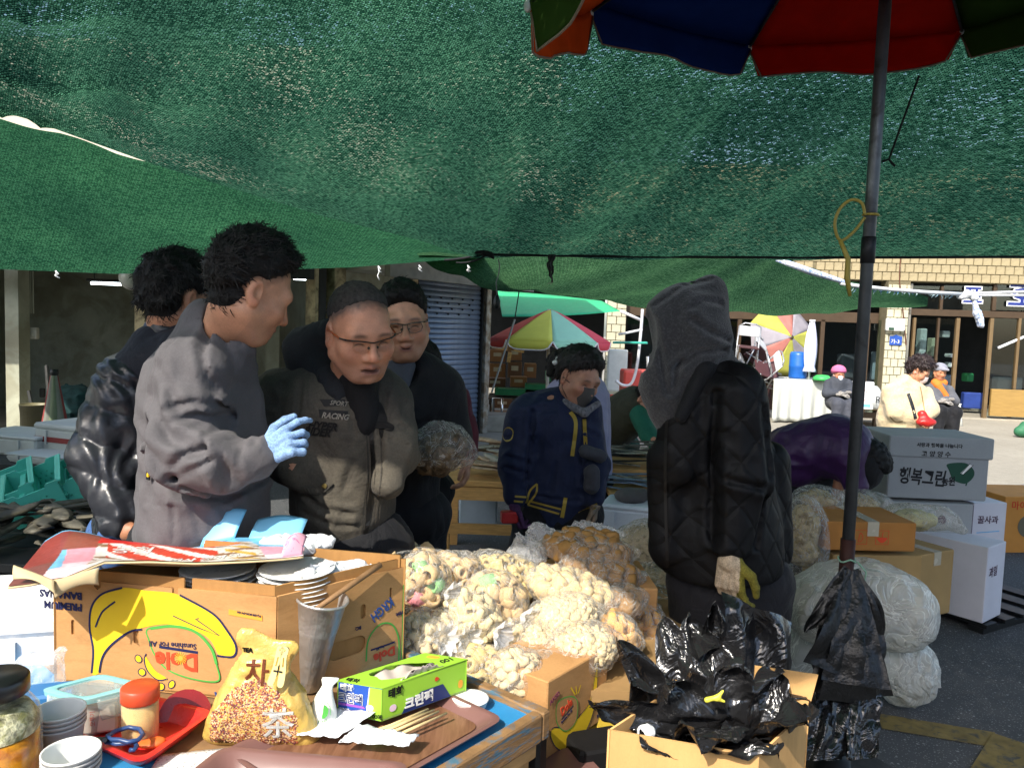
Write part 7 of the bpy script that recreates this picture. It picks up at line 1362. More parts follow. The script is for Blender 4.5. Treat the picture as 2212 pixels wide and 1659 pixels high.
cl_line(e, J, tj, ((652, 1060), (690, 1058), (716, 1040)), .016, m_wj, 'pocket_flap', lift=.008); cl_line(e, J, tj, ((655, 1068), (690, 1068), (718, 1046)), .003, MATS['stitch_dark'], 'seam', lift=.01)
o = MB().cyl(J(700, 1050, 2.1), J(700, 1050, 2.1) + np.array([0, .004, 0]), .007, n=12).build('button', M('brass', '8a7a4a', .3, .8), e); cdrape(o.data, tj, e, .012)
for pts in (((690, 862), (745, 863), (748, 876), (700, 878)), ((688, 884), (752, 888), (752, 905), (690, 902))):
    me_ = shape2d([[(p[0], -p[1]) for p in pts]]); bmx = bmesh.new(); bmx.from_mesh(me_); bmesh.ops.subdivide_edges(bmx, edges=bmx.edges, cuts=6, use_grid_fill=True); bmesh.ops.triangulate(bmx, faces=bmx.faces); bmx.to_mesh(me_); bmx.free()
    for v in me_.vertices: v.co = Jv(v.co.x, -v.co.y, 2.1)
    cdrape(me_, tj, e, .003); put('patch', me_, M('patch_black', '1c1b1b', .7), e)
m_emb = cloth('embroidery_grey', '8b857a', .8)
for s_, sz, x, y, mm, bd_ in (('SPORT', .018, 712, 874, m_emb, .0003), ('RACING', .022, 694, 902, m_emb, .0006), ('HYPER', .03, 664, 925, M('embroidery_black', '0d0c0c', .8), .0012), ('RIDER', .03, 655, 938, MATS['embroidery_black'], .0012)):
    p = Jv(x, y, 2.1); o = text(s_, sz, mm, e, p, (1, 0, -.06), (.0, 0, 1), bold=bd_, shear=.3, squash=.9); cdrape(o.data, tj, e, .005)
# winged emblem on the other side of the chest
for pts in (((820, 868), (832, 890), (836, 912), (822, 915), (812, 900)), ((800, 912), (818, 905), (850, 918), (846, 932), (824, 926), (805, 924)), ((818, 928), (828, 930), (824, 948))):
    me_ = shape2d([[(p.x, -p.y) for p in smooth_pts([Vector(q) for q in pts], 4)]]); 
    for v in me_.vertices: v.co = Jv(v.co.x, -v.co.y, 2.1)
    cdrape(me_, tj, e, .0035); put('emblem', me_, MATS['embroidery_black'], e)
legs(e, J, 750, 1170, 2.42, m_trk)

# ---------------------------------------------------------------- smiling man behind, black jacket
e, J = person(890, 1100, 2.85, 'smiling man with glasses in a black jacket behind the work jacket'); hd = J(870, 698, 2.78); yw, nd, tl = R(12), R(8), R(-5)
core = [cap(J(885, 860, 2.87), J(880, 1080, 2.87), .07), cap(J(878, 800, 2.85), J(882, 860, 2.86), .05, .07), cap(J(955, 850, 2.85), J(990, 960, 2.85), .045)]
body(e, [head_geo(hd, yw, nd, tl, 1.08, 'bb8c70', smile=1.0, jaw=1.1, neck=J(878, 795, 2.85), tint='1a1614', line=.064), core_geo(core, 'bb8c70')])
o = addmesh('hair', hair_geo(hd, yw, nd, tl, 1.08, thick=.014, line=.058, back=-.05, noise_amp=.01, nsc=(60, 60, 60), seed=9, top=.01), m_hair_k, e); tufts(o, 1500, .022, .0015, m_hair_k, 3, .3, (.4, -.2, -.2), (hd, yw, nd, tl, 1.08))
glasses(e, hp(hd, yw, nd, tl, 1.08), M('frame_thin', '5a544c', .3, .5), MATS['lens_glass'], False)
sculpt('jacket', [ell(J(888, 860, 2.86), (.2, .14, .14)), cap(J(884, 870, 2.86), J(878, 1090, 2.86), .15, .12), cap(J(830, 835, 2.85), J(945, 835, 2.85), .085), cap(J(952, 850, 2.85), J(985, 940, 2.84), .075, .065), cap(J(888, 785, 2.86), J(910, 800, 2.84), .07)], cloth('jacket_black', '191a1e', .75), e, k=.04, h=.011, folds=(.01, (10, 10, 8), 13), sub=[cap(J(862, 770, 2.72), J(868, 800, 2.74), .06)])
sculpt('collar', [cap(J(850, 795, 2.76), J(862, 850, 2.72), .03, .016), cap(J(880, 790, 2.76), J(872, 845, 2.72), .03, .016)], cloth('collar_grey', '4a4e57'), e, h=.007)
legs(e, J, 878, 1110, 2.86, m_trk, r=.085, wid=.075)
# person in a maroon jacket leaning behind him
e, J = person(945, 1100, 3.3, 'person in a maroon jacket mostly hidden behind the smiling man'); hd = J(905, 800, 3.35)
body(e, [head_geo(hd, R(-120), R(30), 0, 1.0, 'bb8c70', h=.006, detail=False), core_geo([cap(J(930, 870, 3.3), J(918, 1000, 3.3), .08)], 'bb8c70'), hand_geo(J(1010, 985, 3.2), (0, -.3, -1), (1, 0, 0), (.4,) * 4, 1.0, 'bb8c70', h=.006)])
addmesh('hair', hair_geo(hd, R(-120), R(30), 0, 1.0, h=.007, seed=3), m_hair_k, e)
sculpt('jacket', [cap(J(930, 870, 3.3), J(915, 1040, 3.3), .11, .1), cap(J(930, 862, 3.3), J(975, 868, 3.26), .07), cap(J(975, 865, 3.25), J(1000, 930, 3.22), .07, .06), cap(J(1000, 930, 3.22), J(1010, 975, 3.2), .055, .045)], cloth('jacket_maroon', '5c2430'), e, k=.03, h=.013, folds=(.01, (12, 12, 9), 4)); legs(e, J, 905, 1060, 3.3, m_trk, r=.08, wid=.06)

# ---------------------------------------------------------------- masked woman, navy jacket with yellow trim
e, J = person(1195, 1100, 3.55, 'woman in a grey face mask and navy jacket with yellow zips'); hd = J(1250, 818, 3.5); yw, nd, tl = R(38), R(20), R(8)
gl_w, gr_w = J(1113, 1082, 3.42), J(1285, 1082, 3.42); core = [cap(J(1200, 900, 3.55), J(1200, 1090, 3.55), .13), cap(J(1230, 888, 3.55), J(1215, 930, 3.56), .05, .07), cap(J(1132, 900, 3.5), J(1112, 1000, 3.46), .045), cap(J(1112, 1000, 3.46), gl_w, .04, .03), cap(J(1270, 910, 3.52), J(1285, 1000, 3.46), .045), cap(J(1285, 1000, 3.46), gr_w, .04, .03)]
body(e, [head_geo(hd, yw, nd, tl, 1.0, 'b28168', h=.004, neck=J(1230, 885, 3.55), tint='1a1412', line=.062), core_geo(core, 'b28168'), hand_geo(gr_w, (0, -.1, -1), (1, -.2, 0), (.5, .5, .6, .6), .95, '7a6a58', h=.005)])
o = addmesh('hair', hair_geo(hd, yw, nd, tl, 1.0, thick=.024, line=.06, back=-.1, noise_amp=.014, nsc=(45, 45, 30), seed=12, top=.01, puff=[ell((.05, .05, -.04), (.04, .05, .06)), ell((-.06, .03, -.03), (.035, .05, .06))]), M('hair_dark', '1a1412', .5, spec=.4, var=.4, vs=60, bump=.7, bs=180, bd=.004), e); tufts(o, 2000, .035, .0018, MATS['hair_dark'], 4, .12, (-.3, .3, -.7), (hd, yw, nd, tl, 1.0))
def mask(e, H, m, nm='mask'):
    def fn(u, v): a = (u - .5) * 2; b = v; w = .058 * (1 - .18 * b); x = a * w; yy = -.1 + .062 * a * a + .012 * abs(b - .45) - .016 * (1 - a * a) * math.exp(-((b - .3) / .35) ** 2); return H(x, yy, -.012 - b * .098 + .012 * (1 - abs(a)) * (1 - b))
    o = MB().sheet(fn, 16, 12, .002).build(nm, m, e, True)
    for sx in (-1, 1):
        for zz in (-.02, -.085): MB().tube([H(sx * .058, -.04, zz), H(sx * .078, -.005, zz * .6), H(sx * .082, .012, -.005)], .0018, 4).build('ear_loop', m, o, True)
mask(e, hp(hd, yw, nd, tl, 1.04), M('mask_grey', '4d4a48', .85, var=.08))
m_nv = cloth('jacket_navy', '1b2440', .7, .25)
sculpt('jacket', [ell(J(1200, 915, 3.56), (.18, .15, .15)), cap(J(1202, 920, 3.56), J(1202, 1060, 3.56), .17, .175, ((0, 1, 0), 1.15)), cap(J(1202, 1050, 3.56), J(1202, 1088, 3.56), .17, .165, ((0, 1, 0), 1.15)), cap(J(1145, 888, 3.54), J(1258, 893, 3.55), .085), cap(J(1132, 905, 3.51), J(1112, 1000, 3.47), .085, .075), cap(J(1112, 1000, 3.47), J(1114, 1070, 3.43), .07, .052), cap(J(1270, 915, 3.52), J(1285, 1000, 3.47), .07, .06), cap(J(1285, 1000, 3.47), J(1284, 1072, 3.43), .056, .046), cap(J(1225, 868, 3.54), J(1272, 880, 3.5), .075, .06)], m_nv, e, k=.035, h=.01, folds=(.012, (12, 12, 9), 17), creases=[([J(*q, 3.4) for q in pts], dp, w_) for pts, dp, w_ in ((((1150, 890), (1146, 960), (1136, 1040)), .014, .01), (((1262, 910), (1258, 980), (1264, 1050)), .012, .009), (((1098, 985), (1140, 1000)), .012, .009), (((1092, 1010), (1135, 1022)), .01, .008), (((1262, 930), (1292, 945)), .01, .008), (((1150, 1072), (1250, 1085)), .01, .008), (((1200, 1000), (1190, 1060)), .008, .01))])
tj = bvh([o for o in e.children if o.name.startswith('jacket')][-1]); m_yz = M('zip_yellow', 'a8923c', .6)
for pts, w in ((((1232, 890), (1244, 915), (1236, 985)), .016), (((1262, 905), (1265, 960)), .016), (((1160, 1045), (1145, 1060), (1138, 1085)), .008), (((1160, 1045), (1158, 1065), (1140, 1090)), .008), (((1222, 1075), (1214, 1118)), .016), (((1112, 1072), (1140, 1074)), .008), (((1110, 1082), (1138, 1085)), .008), (((1142, 1082), (1212, 1100)), .008), (((1140, 1090), (1208, 1110)), .008), (((1250, 1108), (1290, 1088)), .008), (((1248, 1114), (1288, 1096)), .008)): cl_line(e, J, tj, pts, w, m_yz, 'trim', d=3.2)
for pts in (((1088, 930), (1098, 922), (1109, 930), (1106, 948), (1094, 954), (1086, 945)),):
    me_ = shape2d([[(p.x, -p.y) for p in smooth_pts([Vector(q) for q in pts], 4)]])
    for v in me_.vertices: v.co = Vector(J(v.co.x, -v.co.y, 3.2))
    cdrape(me_, tj, e, .004); put('arm_patch', me_, m_yz, e)
o = text('WORK', .018, m_ink, e, Vector(J(1087, 944, 3.2)), (1, 0, .3), (0, 0, 1), squash=.8); cdrape(o.data, tj, e, .007)
sculpt('belt_bag', [cap(J(1278, 1020, 3.33), J(1278, 1050, 3.33), .035, .035, ((0, 1, 0), 1.3)), cap(J(1265, 975, 3.34), J(1295, 985, 3.36), .03)], cloth('bag_grey', '3a3c44'), e, k=.02, h=.008, folds=(.006, (30, 30, 30), 2))
g = hand_geo(gl_w, (.0, -.15, -1), (-1, -.2, 0), (.6, .6, .7, .7), 1.0, '4a2c50', h=.005, thumb=-1); put('glove', mesh('glove', g[0], g[1], True, g[2]), m_glv, e)
sculpt('collar', [cap(J(1222, 872, 3.46), J(1262, 892, 3.4), .02, .018), cap(J(1262, 892, 3.4), J(1292, 872, 3.44), .018, .014), cap(J(1205, 860, 3.52), J(1222, 872, 3.46), .022)], cloth('collar_patterned', '6a6a70', fine=.5, fs=90), e, k=.015, h=.006)
legs(e, J, 1203, 1110, 3.56, m_trk, r=.11)
p = at(1100, 1116, 3.38); tag(MB().box((0, 0, 0), (.075, .05, .05), rotm(0, 0, .2), .006).build('red_case', M('plastic_red_dull', 'b02a2a', .4), loc=p), 'small red case held in the masked woman\'s gloved hand', 'case')
# woman with a white hair clip right behind her
e, J = person(1240, 1100, 4.6, 'person with a white hair clip behind the masked woman'); hd = J(1222, 806, 4.6)
body(e, [head_geo(hd, R(60), R(10), 0, 1.0, 'b28168', h=.006), core_geo([cap(J(1245, 860, 4.6), J(1245, 1000, 4.6), .12)], 'b28168'), hand_geo(J(1275, 985, 4.5), (0, -.3, -1), (1, 0, 0), (.4,) * 4, 1.0, 'bb8c70', h=.006)])
addmesh('hair', hair_geo(hd, R(60), R(10), 0, 1.0, thick=.022, back=-.09, noise_amp=.016, h=.006, seed=15, puff=[ell((0, .07, .03), (.045, .045, .05))]), m_hair_k, e)
sculpt('coat', [cap(J(1245, 868, 4.6), J(1250, 1010, 4.6), .19, .2), cap(J(1275, 860, 4.5), J(1288, 935, 4.45), .07, .06), cap(J(1200, 860, 4.55), J(1185, 940, 4.5), .07, .06)], cloth('coat_lavender', '8f8da8'), e, k=.04, h=.016, folds=(.012, (10, 10, 8), 2)); legs(e, J, 1248, 1040, 4.6, m_trk)
MB().tube([J(1196, 785, 4.42), J(1203, 780, 4.41), J(1206, 772, 4.42)], .014, 6).build('hair_clip', m_wht, e, True)

# ---------------------------------------------------------------- person bending over the fish table, olive jacket, green sleeves
e, J = person(1335, 1000, 5.9, 'person in an olive vest bending over the dried fish table'); hd = J(1398, 862, 5.55)
core = [cap(J(1325, 915, 5.8), J(1372, 880, 5.65), .11), cap(J(1385, 905, 5.5), J(1420, 965, 5.35), .04, .03)]
body(e, [head_geo(hd, R(55), R(62), 0, 1.0, 'b28168', h=.006), core_geo(core, 'b28168'), hand_geo(J(1424, 968, 5.33), (.5, -.3, -.7), (.4, -.5, .6), (.4,) * 4, 1.0, 'b07a5c', h=.006)])
addmesh('hair', hair_geo(hd, R(55), R(62), 0, 1.0, thick=.02, back=-.06, noise_amp=.012, h=.007, seed=16), m_hair_k, e)
sculpt('vest', [cap(J(1322, 920, 5.85), J(1368, 884, 5.66), .19, .17), ell(J(1310, 925, 5.85), (.15, .15, .16))], cloth('vest_olive', '3a3a2c'), e, k=.05, h=.014, folds=(.012, (10, 10, 10), 4))
sculpt('sleeve', [cap(J(1380, 895, 5.52), J(1402, 940, 5.42), .075, .062), cap(J(1402, 940, 5.42), J(1424, 968, 5.34), .058, .045)], cloth('sleeve_green', '1f5f4a'), e, h=.012, folds=(.008, (16, 16, 16), 3)); legs(e, J, 1320, 960, 5.9, cloth('trouser_green', '23463c'))

# ---------------------------------------------------------------- hooded seller in black quilted coat
e, J = person(1560, 1200, 2.42, 'hooded person in a black quilted coat with work gloves, seen from the side'); hd = J(1494, 716, 2.41)
wr8, wr8b = J(1578, 1195, 2.22), J(1640, 1245, 2.5)
core = [cap(J(1560, 870, 2.42), J(1570, 1150, 2.42), .13), cap(J(1575, 850, 2.32), J(1590, 1030, 2.27), .05), cap(J(1590, 1030, 2.27), wr8, .04, .03), cap(J(1515, 800, 2.42), J(1540, 880, 2.43), .05, .07)]
body(e, [head_geo(hd, R(-108), R(12), 0, 1.0, '9a6a52', h=.005), core_geo(core, '9a6a52')])
def fleece():
    t = NT('hood_fleece'); v = t.coord('Object'); n1 = t.noise(v, 140, 4, .7, .6); n2 = t.noise(v, 6, 3); c = t.mix(n2, lin('1e1e20'), lin('303033')); c = t.mix(t.ramp(n1, [(.48, (0, 0, 0)), (.72, (.6,) * 3)]), c, lin('5c5b5c')); t.link(c, t.b.inputs['Base Color']); t.b.inputs['Roughness'].default_value = .95; t.b.inputs['Sheen Weight'].default_value = .3; t.link(t.bump(n1, .7, .006), t.b.inputs['Normal']); return t.m
sculpt('hood', [ell(J(1490, 708, 2.4), (.118, .13, .14), np.array(rotm(0, R(-32), 0))), ell(J(1535, 640, 2.42), (.05, .075, .066)), cap(J(1440, 700, 2.38), J(1425, 830, 2.36), .075, .06), cap(J(1500, 760, 2.4), J(1475, 870, 2.38), .1, .09), cap(J(1428, 830, 2.36), J(1440, 900, 2.35), .05, .035), cap(J(1500, 800, 2.4), J(1555, 822, 2.42), .1, .085)], fleece(), e, k=.05, h=.008, folds=(.01, (11, 11, 9), 7), creases=[([J(*q, 2.3) for q in pts], dp, w_) for pts, dp, w_ in ((((1574, 735), (1525, 715), (1490, 690)), .012, .009), (((1566, 755), (1505, 762), (1455, 800)), .012, .009), (((1414, 690), (1430, 770), (1440, 850)), .012, .008), (((1560, 655), (1520, 650), (1490, 665)), .008, .008), (((1470, 780), (1450, 850)), .01, .008), (((1555, 600), (1480, 618), (1420, 660)), .006, .005))], sub=[ell(J(1392, 735, 2.38), (.035, .09, .1))])
def quilted():
    t = NT('coat_quilted'); tc = t.new('TexCoord'); sp = t.new('SeparateXYZ'); t.link(tc.outputs['Object'], sp.inputs[0]); n = t.noise(tc.outputs['Object'], 3, 2); hx = t.math('ADD', sp.outputs[0], t.math('MULTIPLY', sp.outputs[1], .55)); hz_ = t.math('ADD', sp.outputs[2], t.math('MULTIPLY', n, .03)); ls = []
    for sg in (1, -1):
        a = t.math('MULTIPLY', t.math('ADD', t.math('MULTIPLY', hx, sg * 1.25), hz_), 8.0); ls.append(t.math('ABSOLUTE', t.math('SUBTRACT', t.math('FRACT', a), .5)))
    q = t.math('MINIMUM', t.ramp(t.math('SUBTRACT', .5, ls[0]), [(0, (0, 0, 0)), (.14, (.85,) * 3), (.4, (1, 1, 1))]), t.ramp(t.math('SUBTRACT', .5, ls[1]), [(0, (0, 0, 0)), (.14, (.85,) * 3), (.4, (1, 1, 1))]))
    nb = t.bump(q, .3, .012); t.link(t.bump(t.noise(tc.outputs['Object'], 40, 3), .3, .006, nb), t.b.inputs['Normal']); t.b.inputs['Roughness'].default_value = .6; t.b.inputs['Specular IOR Level'].default_value = .2
    t.link(t.mix(q, lin('070708'), lin('101012')), t.b.inputs['Base Color']); return t.m
m_qc = quilted()
sculpt('coat', [ell(J(1558, 885, 2.44), (.125, .16, .16)), cap(J(1558, 920, 2.43), J(1560, 1180, 2.43), .15, .18), cap(J(1560, 1150, 2.43), J(1560, 1205, 2.43), .182, .188), cap(J(1545, 830, 2.36), J(1590, 848, 2.48), .08), cap(J(1500, 860, 2.36), J(1470, 1000, 2.36), .09, .08), cap(J(1440, 990, 2.38), J(1450, 1180, 2.38), .055, .07), cap(J(1590, 850, 2.3), J(1604, 1030, 2.27), .09, .08), cap(J(1604, 1030, 2.27), J(1582, 1178, 2.23), .078, .05), cap(J(1660, 1000, 2.48), J(1672, 1190, 2.48), .07, .06)], m_qc, e, k=.03, h=.0095, creases=[([J(*q, 2.25) for q in pts], .011, .01) for pts in (((1548, 850), (1543, 950), (1545, 1060), (1540, 1170)), ((1642, 880), (1654, 1000), (1645, 1100), (1632, 1180)), ((1565, 1030), (1635, 1045)))], folds=(.009, (9, 9, 8), 19), sub=[cap(J(1470, 770, 2.36), J(1450, 860, 2.33), .075, .05)], cuts=[(J(1550, 1238, 2.4), (.05, 0, -1))])
sculpt('collar', [cap(J(1570, 745, 2.38), J(1520, 800, 2.3), .03, .03), cap(J(1520, 800, 2.3), J(1470, 900, 2.27), .03, .02)], cloth('collar_black', '111113'), e, k=.02, h=.008)
cl8 = bvh([o for o in e.children if o.name.startswith('coat')][-1]); cl_line(e, J, cl8, ((1440, 905), (1437, 1000), (1438, 1100), (1442, 1225)), .008, m_zip, 'zip', d=2.0)
g = hand_geo(wr8, (.02, -.05, -1), (-.7, -.7, 0), (.35, .45, .55, .6), 1.15, 'b9a68c', thumb=-1, thumb_in=.2); n8 = g[0][:, 0] > wr8[0] + .018; g[2][n8] = np.array(lin('7d7428')) * .9; put('glove', mesh('glove', g[0], g[1], True, g[2]), m_glv, e)
g = hand_geo(wr8b, (-.3, -.4, -.8), (.3, -.9, .1), (.5, .5, .6, .6), 1.1, 'c09a78'); put('glove', mesh('glove', g[0], g[1], True, g[2]), m_glv, e)
sculpt('sleeve_cuff', [cap(J(1660, 1190, 2.49), J(1645, 1240, 2.5), .055, .045)], m_qc, e, h=.01)
legs(e, J, 1575, 1260, 2.45, cloth('trouser_charcoal', '1c1c20'), r=.125, wid=.09)

# ---------------------------------------------------------------- person in purple bending behind
e, J = person(1750, 1050, 4.15, 'person in a purple jacket bending over beside the umbrella pole'); hd = J(1858, 1010, 3.95)
body(e, [head_geo(hd, R(80), R(60), 0, 1.0, '9a6a52', h=.006), core_geo([cap(J(1730, 980, 4.17), J(1820, 965, 4.05), .06)], '9a6a52'), hand_geo(J(1835, 1085, 3.9), (.2, -.2, -1), (1, 0, 0), (.4,) * 4, 1.0, 'bb8c70', h=.006)])
addmesh('hair', hair_geo(hd, R(80), R(60), 0, 1.05, thick=.03, back=-.1, noise_amp=.014, h=.007, seed=21), m_hair_k, e)
m_pj = cloth('jacket_purple', '361746', .45, .4, fine=.03)
sculpt('jacket', [cap(J(1715, 985, 4.15), J(1800, 955, 4.05), .17, .155), ell(J(1825, 975, 4.0), (.15, .16, .16)), cap(J(1830, 985, 3.92), J(1850, 1050, 3.88), .075, .06)], m_pj, e, k=.05, h=.011, folds=(.016, (9, 9, 9), 5))
sculpt('hat_scarf', [ell(J(1862, 1008, 3.94), (.105, .11, .13))], cloth('scarf_black', '121214'), e, h=.012, folds=(.008, (14, 14, 14), 2)); legs(e, J, 1715, 1030, 4.2, m_trk, r=.12)

# ---------------------------------------------------------------- woman in cream coat
e, J = person(1945, 1045, 8.2, 'woman in a cream fleece coat and pale mask looking into her purse'); hd = J(1985, 802, 8.15); yw, nd = R(48), R(32)
core = [cap(J(1955, 850, 8.2), J(1950, 930, 8.2), .13), cap(J(1972, 830, 8.18), J(1960, 860, 8.2), .06, .1)]
body(e, [head_geo(hd, yw, nd, 0, 1.05, 'c08a6a', h=.007), core_geo(core, 'c08a6a'), hand_geo(J(1985, 900, 7.95), (.5, -.4, -.4), (.2, -.6, .7), (.5,) * 4, 1.1, 'c8926e', h=.007)])
o = addmesh('hair', hair_geo(hd, yw, nd, 0, 1.05, thick=.035, line=.055, back=-.07, noise_amp=.035, nsc=(38, 38, 38), seed=23, h=.007, top=.01), M('hair_perm', '2f2322', .5, spec=.4, var=.4, vs=40, bump=.6, bs=80, bd=.01), e); tufts(o, 900, .05, .005, MATS['hair_perm'], 6, .6, (.3, .1, -.3), (hd, yw, nd, 0, 1.05))
mask(e, hp(hd, yw, nd, 0, 1.1), M('mask_pink', 'd8c8c4', .85))
m_cc = M('coat_cream', 'd0bd98', .95, spec=.1, var=.1, vs=12, fine=.1, fs=60, bump=.6, bs=50, bd=.012, sheen=.2)
sculpt('coat', [ell(J(1952, 860, 8.22), (.22, .17, .18)), cap(J(1950, 870, 8.22), J(1950, 905, 8.22), .21, .23), cap(J(1948, 905, 8.22), J(1948, 922, 8.22), .235, .235), cap(J(1925, 848, 8.15), J(1935, 890, 8.05), .09, .085), cap(J(1935, 890, 8.05), J(1978, 902, 7.98), .08, .06), cap(J(1998, 850, 8.2), J(2010, 885, 8.05), .085, .075), cap(J(2010, 885, 8.05), J(1998, 902, 7.98), .07, .055), cap(J(1955, 828, 8.18), J(1985, 840, 8.14), .1, .07)], m_cc, e, k=.06, h=.017, folds=(.014, (8, 8, 8), 5))
tj = bvh([o for o in e.children if o.name.startswith('coat')][-1]); cl_line(e, J, tj, ((1962, 850), (1972, 880), (1978, 905)), .035, m_tape, 'bag_strap', d=8.0); cl_line(e, J, tj, ((1988, 835), (1996, 880), (2000, 925)), .01, M('seam_tan', '8a7450', .9), 'front_seam', d=7.5); cl_line(e, J, tj, ((1922, 900), (1935, 912), (1950, 910)), .012, MATS['seam_tan'], 'pocket_seam', d=7.5)
sculpt('purse', [ell(J(2002, 912, 7.9), (.1, .06, .05)), cap(J(1992, 895, 7.93), J(1998, 905, 7.92), .045)], M('leather_red', 'b5211c', .4, spec=.5), e, k=.03, h=.012, folds=(.01, (20, 20, 20), 3)); legs(e, J, 1938, 935, 8.22, cloth('trouser_grey', '4a4644'), wid=.1)
# ---------------------------------------------------------------- seated woman with striped hat
def seated(e, J, x, hat_y, d, jm, tm, hm, hat=True, yaw=0.0, facing=-1, maskm=None, skin='b07a5c'):
    hd = J(x, hat_y + 14, d); b = np.array([hd[0], hd[1], 0.0]); body(e, [head_geo(hd, yaw, R(10), 0, 1.0, skin, h=.008), core_geo([cap(b + (0, .02, .5), b + (0, .02, .8), .11), cap(b + (0, .03, .78), hd + np.array([0, .04, -.12]), .06)], skin), hand_geo(b + np.array([.04, -.24, .66]), (-1, -.2, 0), (0, -.4, 1), (.5,) * 4, 1.0, '8a8680', h=.008), hand_geo(b + np.array([-.04, -.26, .62]), (1, -.2, 0), (0, -.4, 1), (.5,) * 4, 1.0, '8a8680', h=.008)])
    sculpt('coat', [cap(b + (0, .03, .5), b + (0, .03, .78), .18, .15), cap(b + (-.16, .0, .78), b + (-.22, -.08, .62), .075, .065), cap(b + (-.22, -.08, .62), b + (0, -.23, .64), .06, .045), cap(b + (.16, .0, .78), b + (.22, -.08, .62), .075, .065), cap(b + (.22, -.08, .62), b + (.02, -.22, .66), .06, .045)], jm, e, k=.05, h=.017, folds=(.012, (11, 11, 9), 6))
    sculpt('trousers', [cap(b + (-.1, 0, .5), b + (-.15, -.38, .48), .1, .085), cap(b + (.1, 0, .5), b + (.08, -.38, .48), .1, .085), cap(b + (-.15, -.38, .48), b + (-.2, -.42, .1), .08, .07), cap(b + (.08, -.38, .48), b + (.02, -.42, .1), .08, .07), cap(b + (-.1, -.3, .45), b + (.0, -.3, .3), .12)], tm, e, k=.06, h=.018, folds=(.012, (10, 10, 8), 8))
    for sx in (-.2, .02): sculpt('shoe', [cap(b + (sx, -.4, .05), b + (sx, -.52, .045), .045)], M('shoe_tan', 'a8826a', .6), e, h=.014)
    return hd
e, J = person(1812, 905, 12.9, 'seated woman with a pink striped knit hat and white mask on the bench'); hd = seated(e, J, 1812, 795, 12.7, cloth('coat_slate', '3c4048'), cloth('trouser_slate', '43464f'), None)
H = hp(hd, 0, R(10), 0, 1.1); mask(e, H, M('mask_white', 'dfe2e4', .85))
m_hat = M('knit_pink', 'c86a90', .9, fine=.2, fs=90); m_hat2 = M('knit_mauve', '8a3a60', .9)
hat = sculpt('hat', [ell(hd + np.array([0, .015, .06]), (.115, .125, .1))], m_hat, e, h=.009, cuts=[(hd + np.array([0, 0, .02]), (0, -.2, -1))], folds=(.004, (40, 40, 40), 1))
for k_ in range(3): MB().tube([Vector(hd) + Vector((.117 * math.cos(t_) * (1 - .12 * k_), .015 + .126 * math.sin(t_) * (1 - .12 * k_), .05 + .03 * k_)) for t_ in [2 * math.pi * i / 24 for i in range(24)]], .007, 5, closed=True).build('stripe', m_hat2, hat, True)
# ---------------------------------------------------------------- person sitting behind the cream coat, orange scarf
e, J = person(2028, 905, 12.2, 'person in a grey padded jacket with orange scarf sitting behind the cream coat'); hd = seated(e, J, 2030, 790, 12.0, cloth('coat_grey', '5a5c62'), m_trk, None, skin='b8805c')
sculpt('cap', [ell(hd + np.array([0, .01, .06]), (.11, .12, .09)), cap(hd + np.array([.0, -.1, .05]), hd + np.array([.03, -.17, .045]), .03, .02)], cloth('cap_grey', '8a8c96'), e, k=.02, h=.01, cuts=[(hd + np.array([0, 0, .025]), (0, 0, -1))])
sculpt('scarf', [cap(hd + np.array([-.05, -.06, -.2]), hd + np.array([.06, -.1, -.36]), .06, .05), cap(hd + np.array([-.05, 0, -.17]), hd + np.array([.06, 0, -.17]), .07)], M('scarf_orange', 'd8742a', .8), e, k=.03, h=.012)
# ================================================================== MARKET AROUND THE PEOPLE
def simple(name, mb, m, lab, cat, grp=None, smooth=False, loc=None): return tag(mb.build(name, m, smooth=smooth, loc=loc), lab, cat, grp)
# ---- dried fish
def fish_mesh(L, w, t_, seed, fork=True):
    g = random.Random(seed); mb = MB(); n = 9; v = []; f = []
    for i in range(n):
        s = i / (n - 1); ww = w * (math.sin(math.pi * min(1, s * 1.08 + .04)) ** .6) * (1 if s < .8 else max(.25, 1 - (s - .8) * 3.2)) * .5; ww = max(ww, w * .08)
        if s > .93 and fork: ww = w * .34
        zc = t_ * .35 * math.sin(s * 5 + seed) + g.uniform(-.1, .1) * t_; x = (s - .5) * L
        v += [(x, -ww, zc), (x, -ww * .5, zc + t_ * .8), (x, ww * .4, zc + t_), (x, ww, zc + t_ * .1), (x, 0, zc - t_ * .4)]
    for i in range(n - 1):
        for k in range(5): l = (k + 1) % 5; f.append((i * 5 + k, i * 5 + l, i * 5 + 5 + l, i * 5 + 5 + k))
    f += [(4, 3, 2, 1, 0), tuple((n - 1) * 5 + k for k in range(5))]; return mb.add(v, f).me('dried_fish', True)
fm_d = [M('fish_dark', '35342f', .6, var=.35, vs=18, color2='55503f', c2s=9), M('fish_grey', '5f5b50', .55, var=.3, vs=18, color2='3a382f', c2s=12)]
fm_l = [M('fish_pale', 'b39b7c', .55, var=.25, vs=14, color2='8a6f55', c2s=12), M('fish_silver', 'a9a491', .45, var=.25, vs=14, color2='6f6a58', c2s=14)]
